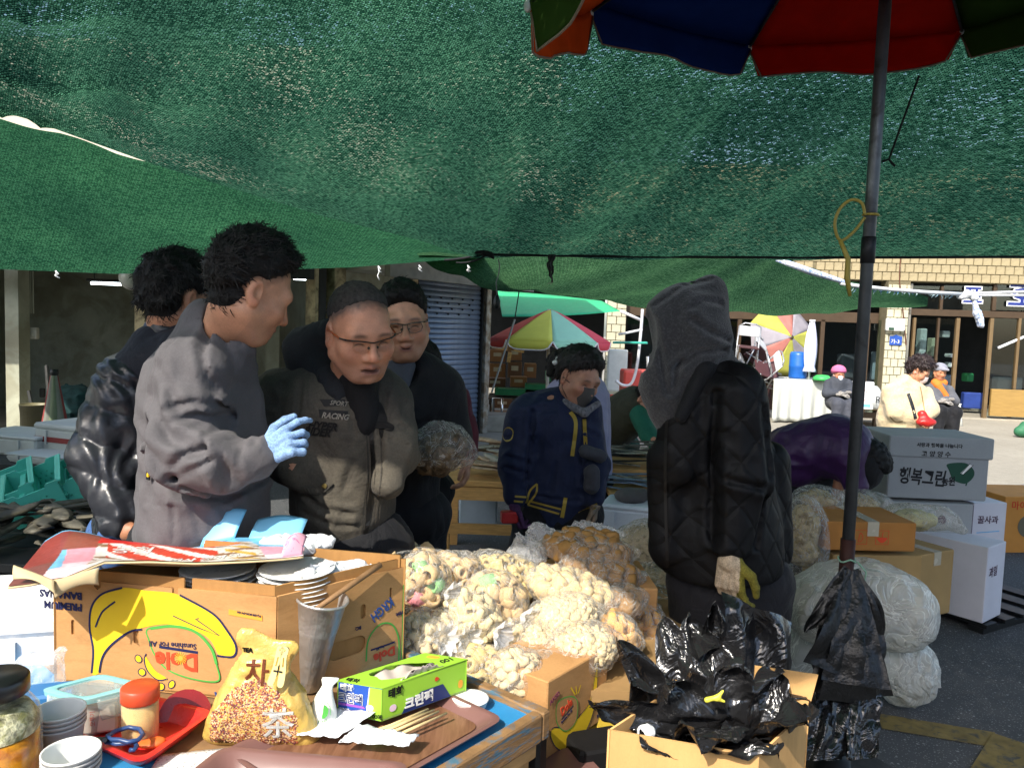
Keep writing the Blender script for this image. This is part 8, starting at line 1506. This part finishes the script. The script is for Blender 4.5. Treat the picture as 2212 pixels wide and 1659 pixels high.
def heap(name, x0, x1, y0, y1, z, n, L, w, mats, lab, grp, seed, ang=(0, 6.3), rise=.0, tilt=.15, lay=4):
    g = random.Random(seed); ms = []
    for m in mats:
        for k in range(2): q = fish_mesh(L, w, w * .11, seed + k); q.materials.append(m); ms.append(q)
    for i in range(n):
        fx, fy = g.random(), g.random(); zz = z + .012 + (i // max(1, n // lay)) * w * .2 + rise * math.sin(math.pi * fx) * math.sin(math.pi * min(1, fy + .15)); o = put(name, ms[i % len(ms)], None, None, loc=(x0 + (x1 - x0) * fx, y0 + (y1 - y0) * fy, zz), rot=(g.uniform(-tilt, tilt), g.uniform(-tilt, tilt), g.uniform(*ang)), scale=g.uniform(.8, 1.15)); tag(o, lab, 'dried fish', grp)
def table(name, x0, x1, y0, y1, z, m, lab, th=.03, leg=.05, apron=True, cat='table', stretcher=False):
    e = empty(name, ((x0 + x1) / 2, (y0 + y1) / 2, 0), label=lab, cat=cat); w, d = x1 - x0, y1 - y0; n = max(2, int(d / .16))
    for i in range(n): MB().box((0, -d / 2 + d * (i + .5) / n, z - th / 2), (w, d / n - .006, th), None, .003).build('plank', m, e)
    for sx in (-1, 1):
        for sy in (-1, 1): MB().box((sx * (w / 2 - leg * 1.2), sy * (d / 2 - leg), (z - th - .002) / 2), (leg, leg, z - th - .002)).build('leg', m, e)
    if apron: MB().box((0, -d / 2 + leg * .4, z - th - .045), (w * .97, .022, .08)).build('apron', m, e)
    if stretcher: MB().box((0, -d / 2 + leg * .45, .32), (w * .98, .03, .06)).build('stretcher', m, e)
    return e
m_pine = M('wood_pine', 'c79a5c', .65, var=.18, vs=14, stretch=(1, 6, 6), bump=.15, bs=30)
# left: dark fish heap, teal crates, foam boxes, folded parasol
lt = at(70, 1180, 2.9); table('stall_table', lt.x - .75, lt.x + .35, 2.45, 3.35, at(70, 1190, 2.6).z, m_dark, 'dark stall table at the left edge under the dried fish'); zl = at(70, 1190, 2.6).z
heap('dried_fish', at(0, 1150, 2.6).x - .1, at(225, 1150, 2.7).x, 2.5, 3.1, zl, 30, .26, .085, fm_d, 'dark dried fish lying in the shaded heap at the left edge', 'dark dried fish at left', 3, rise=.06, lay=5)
m_teal = M('plastic_teal', '58c6b4', .4, spec=.45, var=.05)
def crate(c, rz, rx, lab, s=1.0):
    e = empty('plastic_crate', c, label=lab, cat='crate', rot=(rx, R(-22), rz)); w, d, h = .2 * s, .26 * s, .14 * s
    for sy in (-1, 1):
        me_ = shape2d([[(-w / 2, 0), (w / 2, 0), (w / 2, h), (w * .3, h), (w * .25, h * .9), (-w * .25, h * .9), (-w * .3, h), (-w / 2, h)]] + [stad((i - 2) * .022 * s + (.011 * s if j % 2 else 0), h * .35 + j * .02 * s, .008 * s, .008 * s, 2) for i in range(5) for j in range(3)], .003); me_.transform(Matrix.Translation((0, sy * d / 2, 0)) @ Matrix.Rotation(R(90), 4, 'X')); put('end_panel', me_, m_teal, e)
    for sx in (-1, 1): MB().box((sx * w / 2, 0, h / 2), (.006, d - .008, h)).build('side_panel', m_teal, e); MB().box((sx * (w / 2 + .004), 0, h * .96), (.02, d + .01, .008)).build('rim', m_teal, e); MB().box((sx * (w / 2 + .004), 0, h * .45), (.012, d, .006)).build('rib', m_teal, e)
    MB().box((0, 0, .004), (w - .008, d - .008, .006)).build('base', m_teal, e); return e
for x, y, d, rz, lab in ((38, 1095, 3.0, .5, 'leftmost teal plastic crate, mostly in shadow'), (98, 1090, 3.0, .45, 'middle teal plastic crate tilted on the fish heap'), (140, 1082, 3.05, .45, 'right teal plastic crate tilted beside the padded sleeve')): crate(at(x, y, d), rz, R(14), lab, .95)
simple('crate_stand', MB().box(at(60, 1090, 3.3) - Vector((0, 0, .35)), (.9, .35, .6), None, .01), M('tarp_dark_blue', '1d2f44', .7, var=.2, bump=.4, bs=10, bd=.02), 'dark blue tarpaulin covered stand behind the teal crates', 'stand')
tz = at(100, 985, 4.6).z; table('foam_table', at(0, 980, 4.6).x - .5, at(240, 980, 4.6).x, 4.3, 5.1, tz, m_dark, 'dark table under the grey foam boxes in the recess')
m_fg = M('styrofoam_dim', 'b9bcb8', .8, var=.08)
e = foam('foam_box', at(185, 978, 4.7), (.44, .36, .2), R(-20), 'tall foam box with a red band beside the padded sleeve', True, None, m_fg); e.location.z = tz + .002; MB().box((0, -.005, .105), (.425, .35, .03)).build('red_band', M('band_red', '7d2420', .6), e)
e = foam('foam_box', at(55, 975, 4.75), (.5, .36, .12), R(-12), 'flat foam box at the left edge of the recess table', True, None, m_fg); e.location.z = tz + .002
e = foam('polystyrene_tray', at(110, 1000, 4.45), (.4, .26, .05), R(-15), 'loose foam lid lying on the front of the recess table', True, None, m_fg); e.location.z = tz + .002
pc = at(118, 900, 6.2); e = empty('folded_parasol', (pc.x, pc.y, at(118, 925, 6.2).z - .35), label='folded parasol with red and grey panels standing in the recess', cat='parasol')
for i in range(8):
    a0, a1 = 2 * math.pi * i / 8, 2 * math.pi * (i + 1) / 8; H_ = .8
    MB().sheet(lambda u, v: Vector((math.cos(a0 + (a1 - a0) * u), math.sin(a0 + (a1 - a0) * u), 0)) * ((.022 + .125 * v) * (1 + .12 * math.sin(u * math.pi))) + Vector((0, 0, H_ * (1 - v) + .0)), 4, 10).build('panel', M('parasol_' + ('red', 'grey', 'green', 'grey')[i % 4], ('8a3a38', '7a7d74', '6d7a62', '7a7d74')[i % 4], .85), e, True)
MB().lathe([(.0, .83), (.03, .83), (.034, .8), (.028, .78)], 12).build('top_cap', m_tape, e, True); MB().cyl((0, 0, -.4), (0, 0, .8), .014, n=8).build('pole', m_pole, e)
tag(sculpt('net_bundle', [ell((0, 0, 0), (.22, .2, .2)), ell((.2, 0, -.1), (.2, .2, .16))], M('net_teal', '16383a', .9, var=.3, vs=20), None, h=.03, folds=(.05, (12, 12, 12), 3), mat4=Matrix.Translation(at(165, 880, 7.0))), 'heap of dark teal netting in the recess behind the parasol', 'net heap')
for x0, y0, x1, y1, lab in ((100, 790, 108, 830, 'dark broom handle leaning on the recess wall, left one'), (62, 845, 82, 880, 'short dark stick leaning low in the recess')): simple('stick', MB().cyl(at(x0, y0, 7.6), at(x1, y1, 7.4) - Vector((0, 0, .3)), .018, n=8), m_dark, lab, 'stick')
bk_ = at(75, 900, 7.3); simple('bucket', MB().lathe([(0, 0), (.1, 0), (.13, .3), (.135, .3), (.12, .29), (.09, .01), (0, .01)], 20), M('bucket_olive', '7d785c', .5), 'olive bucket standing in the dim recess', 'bucket', None, True, Vector((bk_.x, bk_.y, .35)))
# bench with dried goods in the middle
bz = at(1020, 1025, 4.75).z; bx0, bx1 = at(938, 1030, 4.6).x, at(1120, 1050, 4.6).x; table('wooden_bench', bx0, bx1 + .35, 4.55, 5.4, bz, m_pine, 'raw pine bench in sunlight right of the black trousers', .035, .06, True, 'bench', True)
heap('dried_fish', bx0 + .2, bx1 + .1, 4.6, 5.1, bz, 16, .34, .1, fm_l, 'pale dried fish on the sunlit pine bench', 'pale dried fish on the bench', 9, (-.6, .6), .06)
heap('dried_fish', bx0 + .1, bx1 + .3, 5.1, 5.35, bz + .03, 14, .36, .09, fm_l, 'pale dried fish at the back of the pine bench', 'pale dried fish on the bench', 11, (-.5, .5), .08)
e = empty('goods_sack', at(955, 968, 2.6), label='large clear bag of dried seafood held before the maroon sleeve', cat='sack')
sculpt('contents', [ell((-.02, 0, -.03), (.08, .06, .055)), ell((.04, 0, .01), (.05, .05, .04))], M('dried_squid', '6a5a45', .8, var=.45, vs=30, color2='3a3024', c2s=26, bump=.8, bs=40, bd=.02), e, k=.03, h=.012, folds=(.025, (26, 26, 26), 3))
sculpt('bag_film', [ell((0, 0, -.01), (.105, .08, .075)), cap((-.08, 0, .0), (-.03, 0, .06), .04, .03), cap((.03, 0, .03), (.1, 0, -.02), .05, .025)], m_fclear, e, k=.05, h=.01, folds=(.014, (18, 18, 18), 5))
simple('pale_box', MB().box(at(1035, 1080, 5.3), (.26, .2, .3), None, .01), M('panel_pale_blue', '9fb0bc', .7), 'pale blue box under the pine bench', 'box')
# fish tables on the far side
fz = at(1370, 1000, 5.0).z; table('fish_table', at(1290, 1000, 5.0).x, at(1460, 1000, 5.0).x + .5, 4.75, 5.6, fz, m_pine, 'table of dried fish before the bending person')
heap('dried_fish', at(1300, 1000, 5.0).x, at(1450, 1000, 5.0).x + .35, 4.8, 5.4, fz, 34, .42, .06, fm_d + fm_l[1:], 'long dried fish laid in rows on the fish table', 'dried fish on the fish table', 21, (-.5, .1), .1, .1)
fb = at(1365, 1100, 4.1); e = foam('foam_box', (fb.x, fb.y, at(1365, 1150, 4.1).z), (.3, .26, at(1365, 1082, 4.1).z - at(1365, 1150, 4.1).z), R(-18), 'white foam box behind the snack heap carrying a grey bag', True)
simple('box_stand', MB().box((fb.x, fb.y + .02, at(1365, 1152, 4.1).z / 2), (.34, .3, at(1365, 1152, 4.1).z), None, .01), m_dark, 'dark stand under the white foam box with the grey bag', 'stand')
tag(sculpt('cloth_bag', [ell((0, 0, .02), (.1, .08, .045)), ell((.05, 0, .04), (.07, .06, .03))], M('bag_greyish', '5c5755', .7, var=.2), None, k=.03, h=.01, folds=(.02, (18, 18, 18), 4), mat4=Matrix.Translation((fb.x - .01, fb.y, at(1365, 1080, 4.1).z))), 'crumpled grey bag on the white foam box', 'bag')
heap('dried_fish', at(1330, 1040, 4.4).x, at(1440, 1040, 4.4).x, 4.4, 4.7, at(1370, 1055, 4.5).z, 14, .36, .05, [M('fish_bluish', '6f8090', .4, var=.3, vs=14), fm_l[1]], 'bluish dried fish on the low table by the quilted coat', 'bluish fish by the quilted coat', 31, (-.4, .1), .03)
table('low_table', at(1310, 1060, 4.5).x, at(1470, 1060, 4.5).x, 4.35, 4.75, at(1370, 1055, 4.5).z, m_pine, 'low pine table of bluish fish by the quilted coat')
# ---- far middle: awning, parasol, fruit shop
aw = empty('green_awning', at(1200, 650, 13.6), label='bright green awning over the fruit shop', cat='awning'); AW0 = Vector(aw.location); m_aw = M('awning_green', '2fb47c', .6, var=.06)
A0, A1, A2, A3 = at(1085, 684, 13.0), at(1340, 672, 12.8), at(1300, 650, 15.0), at(1075, 628, 15.2)
MB().sheet(lambda u, v: A0.lerp(A1, u).lerp(A3.lerp(A2, u), v) - AW0 + Vector((0, 0, -.03 * math.sin(math.pi * u) + .05 * v * math.sin(3.1 * u))), 24, 10, .004).build('awning_sheet', m_aw, aw, True)
MB().tube([A1 - AW0, at(1385, 692, 12.8) - AW0], .025, 8).build('awning_arm', M('pipe_white', 'd6dadc', .4), aw, True)
pp = at(1187, 745, 12.2); e = empty('parasol', (pp.x, pp.y, 0), label='open beach parasol with yellow, mint, red, navy and violet panels', cat='parasol'); zt, zr = at(1187, 668, 12.2).z, at(1187, 736, 12.2).z; rr_ = (at(1322, 740, 12.2).x - at(1058, 740, 12.2).x) / 2; pcs = ['d8d85a', '9fd8b8', 'd8485a', 'b8a8dc', 'd84038', '2c2c5c', 'b8a8dc', 'c83a34']
for i in range(8):
    a0 = R(-90) + i * math.pi / 4; E0, E1 = Vector((math.cos(a0), math.sin(a0), 0)), Vector((math.cos(a0 + math.pi / 4), math.sin(a0 + math.pi / 4), 0)); pm2 = M('parasol_panel_%d' % i, pcs[(i + 1) % 8], .7, var=.04)
    fn = lambda u, v: E0.lerp(E1, u) * rr_ * v + Vector((0, 0, zt - (zt - zr) * v ** 1.12)); MB().sheet(fn, 8, 10, .004).build('panel', pm2, e, True)
    MB().sheet(lambda u, v: fn(u, 1) + Vector((0, 0, -v * .13 * (1 - abs(2 * u - 1) ** 6))), 12, 2, .004).build('valance', pm2, e, True); MB().tube([fn(k / 12, 1) + Vector((0, 0, -.13 * (1 - abs(2 * k / 12 - 1) ** 6))) for k in range(13)], .012, 5).build('piping', m_wht, e, True)
MB().cyl((0, 0, 0), (-.03, 0, zt), .028, n=10).build('pole', M('pole_cream', 'c9c8ba', .5), e, True)
m_fb = M('fruit_box_brown', '8f6238', .8, var=.15, vs=4); m_fb2 = M('fruit_box_dark', '6b4a2e', .8, var=.15)
g = random.Random(4); k_ = 0
for (x, y, w, h, d) in ((1075, 800, 34, 30, 14.4), (1075, 768, 34, 26, 14.4), (1112, 798, 30, 34, 14.3), (1112, 764, 30, 28, 14.3), (1145, 800, 26, 30, 14.5), (1070, 826, 44, 20, 13.8), (1120, 824, 36, 22, 13.7), (1228, 805, 28, 36, 14.2), (1228, 768, 24, 28, 14.3), (1082, 905, 44, 34, 12.6), (1125, 905, 36, 40, 12.7), (1085, 870, 40, 20, 13.0)):
    k_ += 1; s = d * S_; p = at(x, y, d); b = simple('fruit_box', MB().box((0, 0, 0), (w * s, .3, h * s), None, .008), m_fb if k_ % 3 else m_fb2, 'brown fruit carton %s in the fruit shop' % ('far left upper', 'far left top', 'second column lower', 'second column top', 'third column', 'low left on the counter', 'low right on the counter', 'right column lower', 'right column top', 'lowest left near the chrome rail', 'lowest right near the navy hood', 'on the front ledge')[k_ - 1], 'carton', 'fruit cartons', loc=p); MB().box((0, -.152, h * s * .1), (w * s * .5, .004, h * s * .3)).build('label', M('label_cream', 'b8a888', .8), b)
def lit_strip(x, y, w, h, lab):  # small boxes whose bright colour imitates sunlit spots in the shop
    s = 13.6 * S_; simple('price_cards', MB().box((0, 0, 0), (w * s, .03, h * s), rotm(0, R(8), 0), .004), M('card_bright', 'e8b870', .6, var=.3, vs=30), lab, 'cards', None, False, at(x, y, 13.6))
lit_strip(1080, 748, 34, 14, 'sunlit orange and cream fruit pack at the left of the shop'); lit_strip(1122, 752, 22, 18, 'sunlit orange fruit pack right of the other'); lit_strip(1100, 772, 8, 22, 'narrow sunlit strip between the fruit cartons')
for x, y, w, h, lab in ((1115, 846, 90, 14, 'green plastic fruit crate along the shop counter, front'), (1160, 838, 50, 18, 'green plastic fruit crate behind the parasol pole'), (1190, 812, 22, 20, 'dark green bottle crate by the pole')):
    s = 13.4 * S_; e = empty('fruit_crate', at(x, y, 13.3), label=lab, cat='crate'); m_gc = M('crate_green', '1f7a48', .5)
    for sy in (-1, 1): MB().box((0, sy * .14, 0), (w * s, .015, h * s)).build('side_panel', m_gc, e)
    for sx in (-1, 1): MB().box((sx * w * s / 2, 0, 0), (.015, .262, h * s)).build('end_panel', m_gc, e)
    MB().box((0, 0, -h * s * .4), (w * s * .97, .26, .02)).build('base', m_gc, e); MB().box((0, 0, h * s * .1), (w * s * .9, .22, h * s * .7), None, .02).build('produce', M('produce_green', '5f7a4a', .8, var=.5, vs=30, bump=.8, bs=30, bd=.03), e)
ct = at(1110, 880, 13.2); table('fruit_counter', ct.x - .45, ct.x + 1.0, 12.95, 13.9, at(1110, 858, 13.2).z, m_brn, 'low counter of the fruit shop below the cartons')
e = empty('chrome_rail', on(1078, 905), label='chrome handrail frame in front of the fruit shop', cat='handrail'); q0, q1 = at(1066, 862, 12.3), at(1085, 862, 12.3); q0, q1 = q0 - Vector(e.location), q1 - Vector(e.location); q0.z = q1.z = at(1075, 860, 12.3).z; MB().tube([Vector((q0.x, q0.y, 0)), q0, q1, Vector((q1.x, q1.y, 0))], .022, 8).build('rail', M('chrome', 'd8dadc', .15, .9), e, True)
simple('leaning_pole', MB().cyl(at(1062, 848, 9.5), at(1112, 690, 9.5), .012, n=8), M('pole_thin', '8d8f8a', .5), 'thin pole leaning in front of the parasol', 'pole'); simple('guy_wire', MB().cyl(at(1112, 690, 9.5), at(1122, 625, 9.5), .008, n=6), m_rope_k, 'dark wire from the leaning pole up to the olive net', 'wire')
wr_ = empty('white_rack', on(1372, 905), label='white bent pipe clothes rack left of the hooded person', cat='rack'); W0 = Vector(wr_.location); m_pw = MATS['pipe_white']
MB().tube(smooth_pts([at(1388, 668, 11.4) - W0, at(1384, 720, 11.4) - W0, at(1376, 790, 11.4) - W0, at(1364, 828, 11.4) - W0, at(1345, 832, 11.4) - W0, at(1330, 822, 11.4) - W0], 5, False), .022, 8).build('frame_tube', m_pw, wr_, True); MB().tube([at(1388, 712, 11.4) - W0, at(1336, 723, 11.4) - W0], .018, 8).build('crossbar', m_pw, wr_, True); MB().tube([at(1400, 770, 11.3) - W0, at(1404, 850, 11.3) - W0, at(1402, 905, 11.3) - W0], .03, 8).build('upright', M('chrome2', 'c8ccce', .25, .8), wr_, True)
simple('teal_pipe', MB().cyl(at(1325, 740, 11.6), at(1398, 741, 11.2), .018, n=8), M('pipe_teal', '3fae9c', .4), 'thin teal pipe from the parasol edge to the hood', 'pipe')
simple('red_box', MB().box(at(1385, 838, 11.9), (.62, .5, .56), None, .03), M('plastic_coral', 'd25a50', .5, var=.06), 'large coral red box left of the hooded person', 'box'); simple('red_box', MB().box(at(1370, 885, 11.5), (.7, .5, .4), None, .02), M('plastic_orange_red', 'd84a34', .5, var=.06), 'orange red crate below the coral box behind the bending person', 'crate')
simple('standing_panel', MB().box(at(1333, 800, 14.6), (.38, .06, .8), None, .03), m_pl_w, 'white standing panel before the tiled column', 'panel')
e = empty('hand_cart', on(1392, 928), label='small chrome wheeled hand cart by the orange crate', cat='cart')
for i, dx in enumerate((-.16, .2)): MB().tube([Vector((dx + .1 * math.cos(t_), -.05, .12 + .1 * math.sin(t_))) for t_ in [2 * math.pi * k / 16 for k in range(16)]], .025, 6, closed=True).build('wheel', M('tyre_grey', '5a5a5a', .7), e, True); MB().cyl((dx, -.08, .12), (dx, -.02, .12), .05, n=12).build('hub', MATS['chrome2'], e, True)
MB().tube([(-.16, 0, .12), (.2, 0, .12), (.25, 0, .35), (.2, 0, .45)], .02, 6).build('frame_tube', MATS['chrome2'], e, True)
# ---- left shop front: chair heap, closed white parasol, barrel, cloth table, bench
e = empty('cloth_table', on(1745, 915), label='long table draped with a pale grey cloth before the shop', cat='table'); E0 = Vector(e.location); s = 13.4 * S_; hw = 130 * s / 1.0 * .62; zt = at(1745, 822, 13.5).z
MB().box((0, .35, zt - .015), (hw * 2, .7, .03)).build('table_top', m_pl_w, e)
MB().sheet(lambda u, v: Vector(((u - .5) * hw * 2.02, -.01 - .03 * math.sin(u * 40) * v - .02 * math.sin(u * 17 + 1) * v, zt + .004 - v * (zt - .03))), 90, 10, .004).build('cloth', M('cloth_pale', 'b9bdb8', .7, var=.06, bump=.1, bs=8), e, True); MB().box((0, .35, zt + .004), (hw * 2.02, .72, .006)).build('cloth_top', MATS['cloth_pale'], e)
for sx in (-1, 1): MB().box((sx * hw * .9, .6, (zt - .03) / 2), (.05, .05, zt - .03)).build('leg', m_brn, e)
p = at(1747, 820, 13.7); e = empty('closed_parasol', (p.x, p.y, zt + .01), label='closed white parasol standing on the cloth table', cat='parasol'); H_ = at(1750, 692, 13.7).z - zt
for i in range(6):
    a0, a1 = i * math.pi / 3, (i + 1) * math.pi / 3; MB().sheet(lambda u, v: Vector((math.cos(a0 + (a1 - a0) * u), math.sin(a0 + (a1 - a0) * u), 0)) * ((.04 + .075 * math.sin(v * 2.7) + (.05 * max(0, v - .9) * 10 if v > .9 else 0)) * (1 - .25 * math.sin(u * math.pi))) + Vector((0, 0, H_ * (.98 - v * .85))), 6, 18, .003).build('panel', M('parasol_white', 'ccd0e4', .7), e, True)
MB().lathe([(0, H_), (.05, H_), (.055, H_ * .97), (.04, H_ * .96)], 12).build('top_cap', m_pl_w, e, True); MB().cyl((0, 0, 0), (0, 0, H_), .02, n=8).build('pole', m_pl_w, e, True)
p = at(1722, 822, 13.9); simple('barrel', MB().lathe([(0, 0), (.15, 0), (.155, .03), (.155, .2), (.162, .22), (.155, .24), (.155, .42), (.14, .47), (.11, .48), (0, .48)], 24), M('barrel_blue', '1f5fb0', .4, spec=.45), 'blue plastic barrel on the cloth table', 'barrel', None, True, Vector((p.x, p.y, zt + .01)))
p = at(1776, 818, 13.6); simple('bowl', MB().lathe([(0, .1), (.1, .09), (.15, .05), (.165, .0), (.155, 0), (.1, .08), (0, .09)], 20), M('bowl_green', '3fae5a', .4), 'upturned green bowl on the cloth table', 'bowl', None, True, Vector((p.x, p.y, zt + .008)))
# stacked folding chairs
m_chr = M('chair_tube', 'a8abae', .3, .6); m_seat = M('chair_seat', 'bfc2c4', .6); m_sdark = M('chair_pad', '4a2c30', .7)
def chair(c, rot, lab):
    e = empty('folding_chair', c, label=lab, cat='chair', group='heap of folding chairs', rot=rot)
    for sx in (-1, 1): MB().tube([(sx * .19, .2, 0), (sx * .19, -.05, .42), (sx * .19, -.1, .8)], .014, 6).build('leg', m_chr, e, True); MB().tube([(sx * .17, -.22, 0), (sx * .17, .12, .46)], .014, 6).build('leg', m_chr, e, True)
    MB().box((0, .0, .44), (.36, .36, .03), None, .01).build('seat', m_sdark, e); MB().box((0, -.09, .72), (.36, .03, .18), None, .01).build('backrest', m_seat, e); MB().tube([(-.19, -.1, .8), (-.1, -.1, .86), (.1, -.1, .86), (.19, -.1, .8)], .014, 6).build('top_rail', m_chr, e, True)
g = random.Random(8)
for i, (x, y) in enumerate(((1600, 800), (1625, 790), (1650, 805), (1610, 760), (1640, 765), (1668, 790), (1590, 775))): chair(at(x, y, 14.0 + .1 * (i % 3)) - Vector((0, 0, .35)), (g.uniform(-.9, .9), g.uniform(-.9, .9), g.uniform(0, 6)), 'folding chair in the tangled heap, ' + ('lower left', 'lower centre', 'lower right', 'upper left', 'upper centre', 'rightmost', 'leftmost behind the hood')[i])
# parasol lying open inside the window
p = at(1690, 735, 14.9); e = empty('parasol', p, label='yellow and grey parasol leaning behind the chair heap', cat='parasol', rot=(R(75), R(25), R(10)))
for i in range(8):
    a0 = i * math.pi / 4; E0_, E1_ = Vector((math.cos(a0), math.sin(a0), 0)), Vector((math.cos(a0 + math.pi / 4), math.sin(a0 + math.pi / 4), 0)); MB().sheet(lambda u, v: E0_.lerp(E1_, u) * .75 * v + Vector((0, 0, .3 * (1 - v))), 5, 6, .003).build('panel', M('parasol_in_%d' % (i % 3), ('a8a84a', '8f8a90', 'a86a60')[i % 3], .8), e, True)
# platform bench with bags
px = on(1895, 925); e = empty('platform_bench', px, label='low wooden platform bench the seated woman sits on', cat='bench')
for i in range(5): MB().box((0, .08 + i * .2, at(1895, 888, 12.9).z), (1.25, .19, .04), None, .004).build('plank', MATS['wood_raw'], e)
for sx in (-.55, .0, .55): MB().box((sx, .1, .18), (.07, .07, .36)).build('leg', m_brn, e); MB().box((sx, .85, .18), (.07, .07, .36)).build('leg', m_brn, e)
MB().box((0, .0, at(1895, 898, 12.9).z - .04), (1.25, .03, .1)).build('apron', m_brn, e); zbn = at(1895, 888, 12.9).z + .022
p = at(1866, 880, 12.9); e = empty('paper_bag', (p.x, p.y + .1, zbn), label='white shopping bag with red house print on the bench', cat='bag'); MB().box((0, 0, .23), (.34, .16, .46), None, .01, .97).build('bag_body', m_white_s, e); Fb = fr((-.17, -.0812, 0), (1, 0, 0), (0, 0, 1)); stroke2d(Fb, [(.08, .15), (.27, .15), (.27, .29), (.2, .29), (.18, .33), (.15, .29), (.08, .29)], .01, m_red, e, closed=True, smooth=False); stroke2d(Fb, [(.05, .06), (.29, .06)], .05, MATS['ink_sky'], e, smooth=False)
p = at(1893, 880, 12.9); e = tag(sculpt('plastic_bag', [ell((0, 0, .2), (.13, .1, .2)), ell((.02, 0, .12), (.15, .11, .12))], M('bag_grey_print', 'b4b8b8', .5, var=.1), None, k=.04, h=.018, folds=(.02, (14, 14, 14), 2), mat4=Matrix.Translation((p.x, p.y + .1, zbn))), 'grey printed plastic bag beside the white shopping bag', 'bag'); text('R', .16, m_hand, e, Vector((p.x - .05, p.y - .05, zbn + .12)), (1, 0, 0), (0, 0, 1))
p = at(1896, 828, 12.9); e = empty('potted_plant', (p.x + .02, p.y + .25, zbn), label='small yellow green plant on the bench before the column', cat='plant'); MB().lathe([(0, 0), (.07, 0), (.1, .2), (.11, .2), (.09, .19), (0, .18)], 16).build('pot', M('pot_brown', '7a5440', .8), e, True)
lf = MB().sheet(lambda u, v: Vector(((u - .5) * .05 * math.sin(v * 2.9 + .1), -.1 * v * v, .24 * v - .05 * v * v)), 4, 7).me('leaf', True); lf.materials.append(M('leaf_yellowgreen', '9aa83c', .6, var=.2))
for i in range(14): put('leaf', lf, None, e, loc=(0, 0, .18), rot=(g.uniform(-.5, .3), 0, i * 2.4), scale=g.uniform(.8, 1.3))
p = on(2048, 918); e = empty('step_stool', p, label='pink and white plastic step stool by the shop door', cat='stool'); m_ps = M('stool_pink', 'd8b0a4', .5); MB().box((0, 0, .4), (.3, .26, .03), None, .01).build('seat', m_pl_w, e)
for sx in (-1, 1):
    for sy in (-1, 1): MB().tube([(sx * .12, sy * .1, .385), (sx * .16, sy * .14, 0)], [.025, .03], 6).build('leg', m_pl_w, e, True)
MB().box((0, -.12, .2), (.2, .012, .3), rotm(R(-6), 0, 0), .004).build('front_panel', m_ps, e)
# goods seen through the shop windows
for i, (x, y, w, h, d, c, lab) in enumerate(((1990, 740, 14, 60, 16.4, 'a8b4b8', 'tall pale canister in the left pane'), (2012, 750, 10, 40, 16.5, '9aa08c', 'pale green jug in the left pane'), (2040, 722, 16, 14, 16.6, 'a8b0b4', 'white lantern in the second pane'), (2052, 768, 14, 8, 16.6, 'c8ccd0', 'upper white box on a shelf in the second pane'), (2052, 788, 16, 10, 16.6, 'c8ccd0', 'lower white box on a shelf in the second pane'), (2010, 800, 50, 30, 16.8, '3a4048', 'dark crate stack in the left pane'), (2045, 830, 30, 40, 16.7, '2c3c58', 'blue grey bundle low in the second pane'), (2175, 830, 60, 30, 16.6, '4a4c50', 'dark bundle low in the right pane'), (2102, 865, 44, 34, 16.8, '27408a', 'blue bundle inside the doorway'), (2090, 815, 16, 18, 17.2, '2a7a4a', 'green bowl inside the doorway'), (1890, 790, 14, 60, 16.6, '8a98a8', 'pale upright rack in the narrow pane'), (1830, 790, 40, 50, 16.9, '4a5058', 'grey shelf goods behind the seated woman'), (1640, 860, 60, 60, 16.4, '5a3038', 'maroon stool stack behind the cloth table'))):
    s = d * S_; p = at(x, y, d); simple('shop_goods', MB().box((0, 0, 0), (w * s, .2, h * s), rotm(0, 0, .2 * math.sin(i * 3)), .02), M('goods_' + c, c, .6, var=.15), lab, 'goods', None, False, p)
st_ = fpos(fp(2190, 740)[0], -.1, fp(2190, 740)[1]) + SB0; simple('tube_light', MB().cyl(st_ - Vector((.25, 0, .12)), st_ + Vector((.25, 0, .12)), .025, n=8), m_white_s, 'white tube propped across the right shop window', 'tube')
tag(sculpt('green_bag', [ell((0, 0, .1), (.14, .1, .1)), ell((.05, 0, .2), (.1, .09, .08))], M('bag_green', '2f6a4a', .6, var=.15), None, k=.05, h=.02, folds=(.02, (14, 14, 14), 2), mat4=Matrix.Translation(on(2208, 945))), 'green cloth bag on the pavement at the right edge', 'bag')
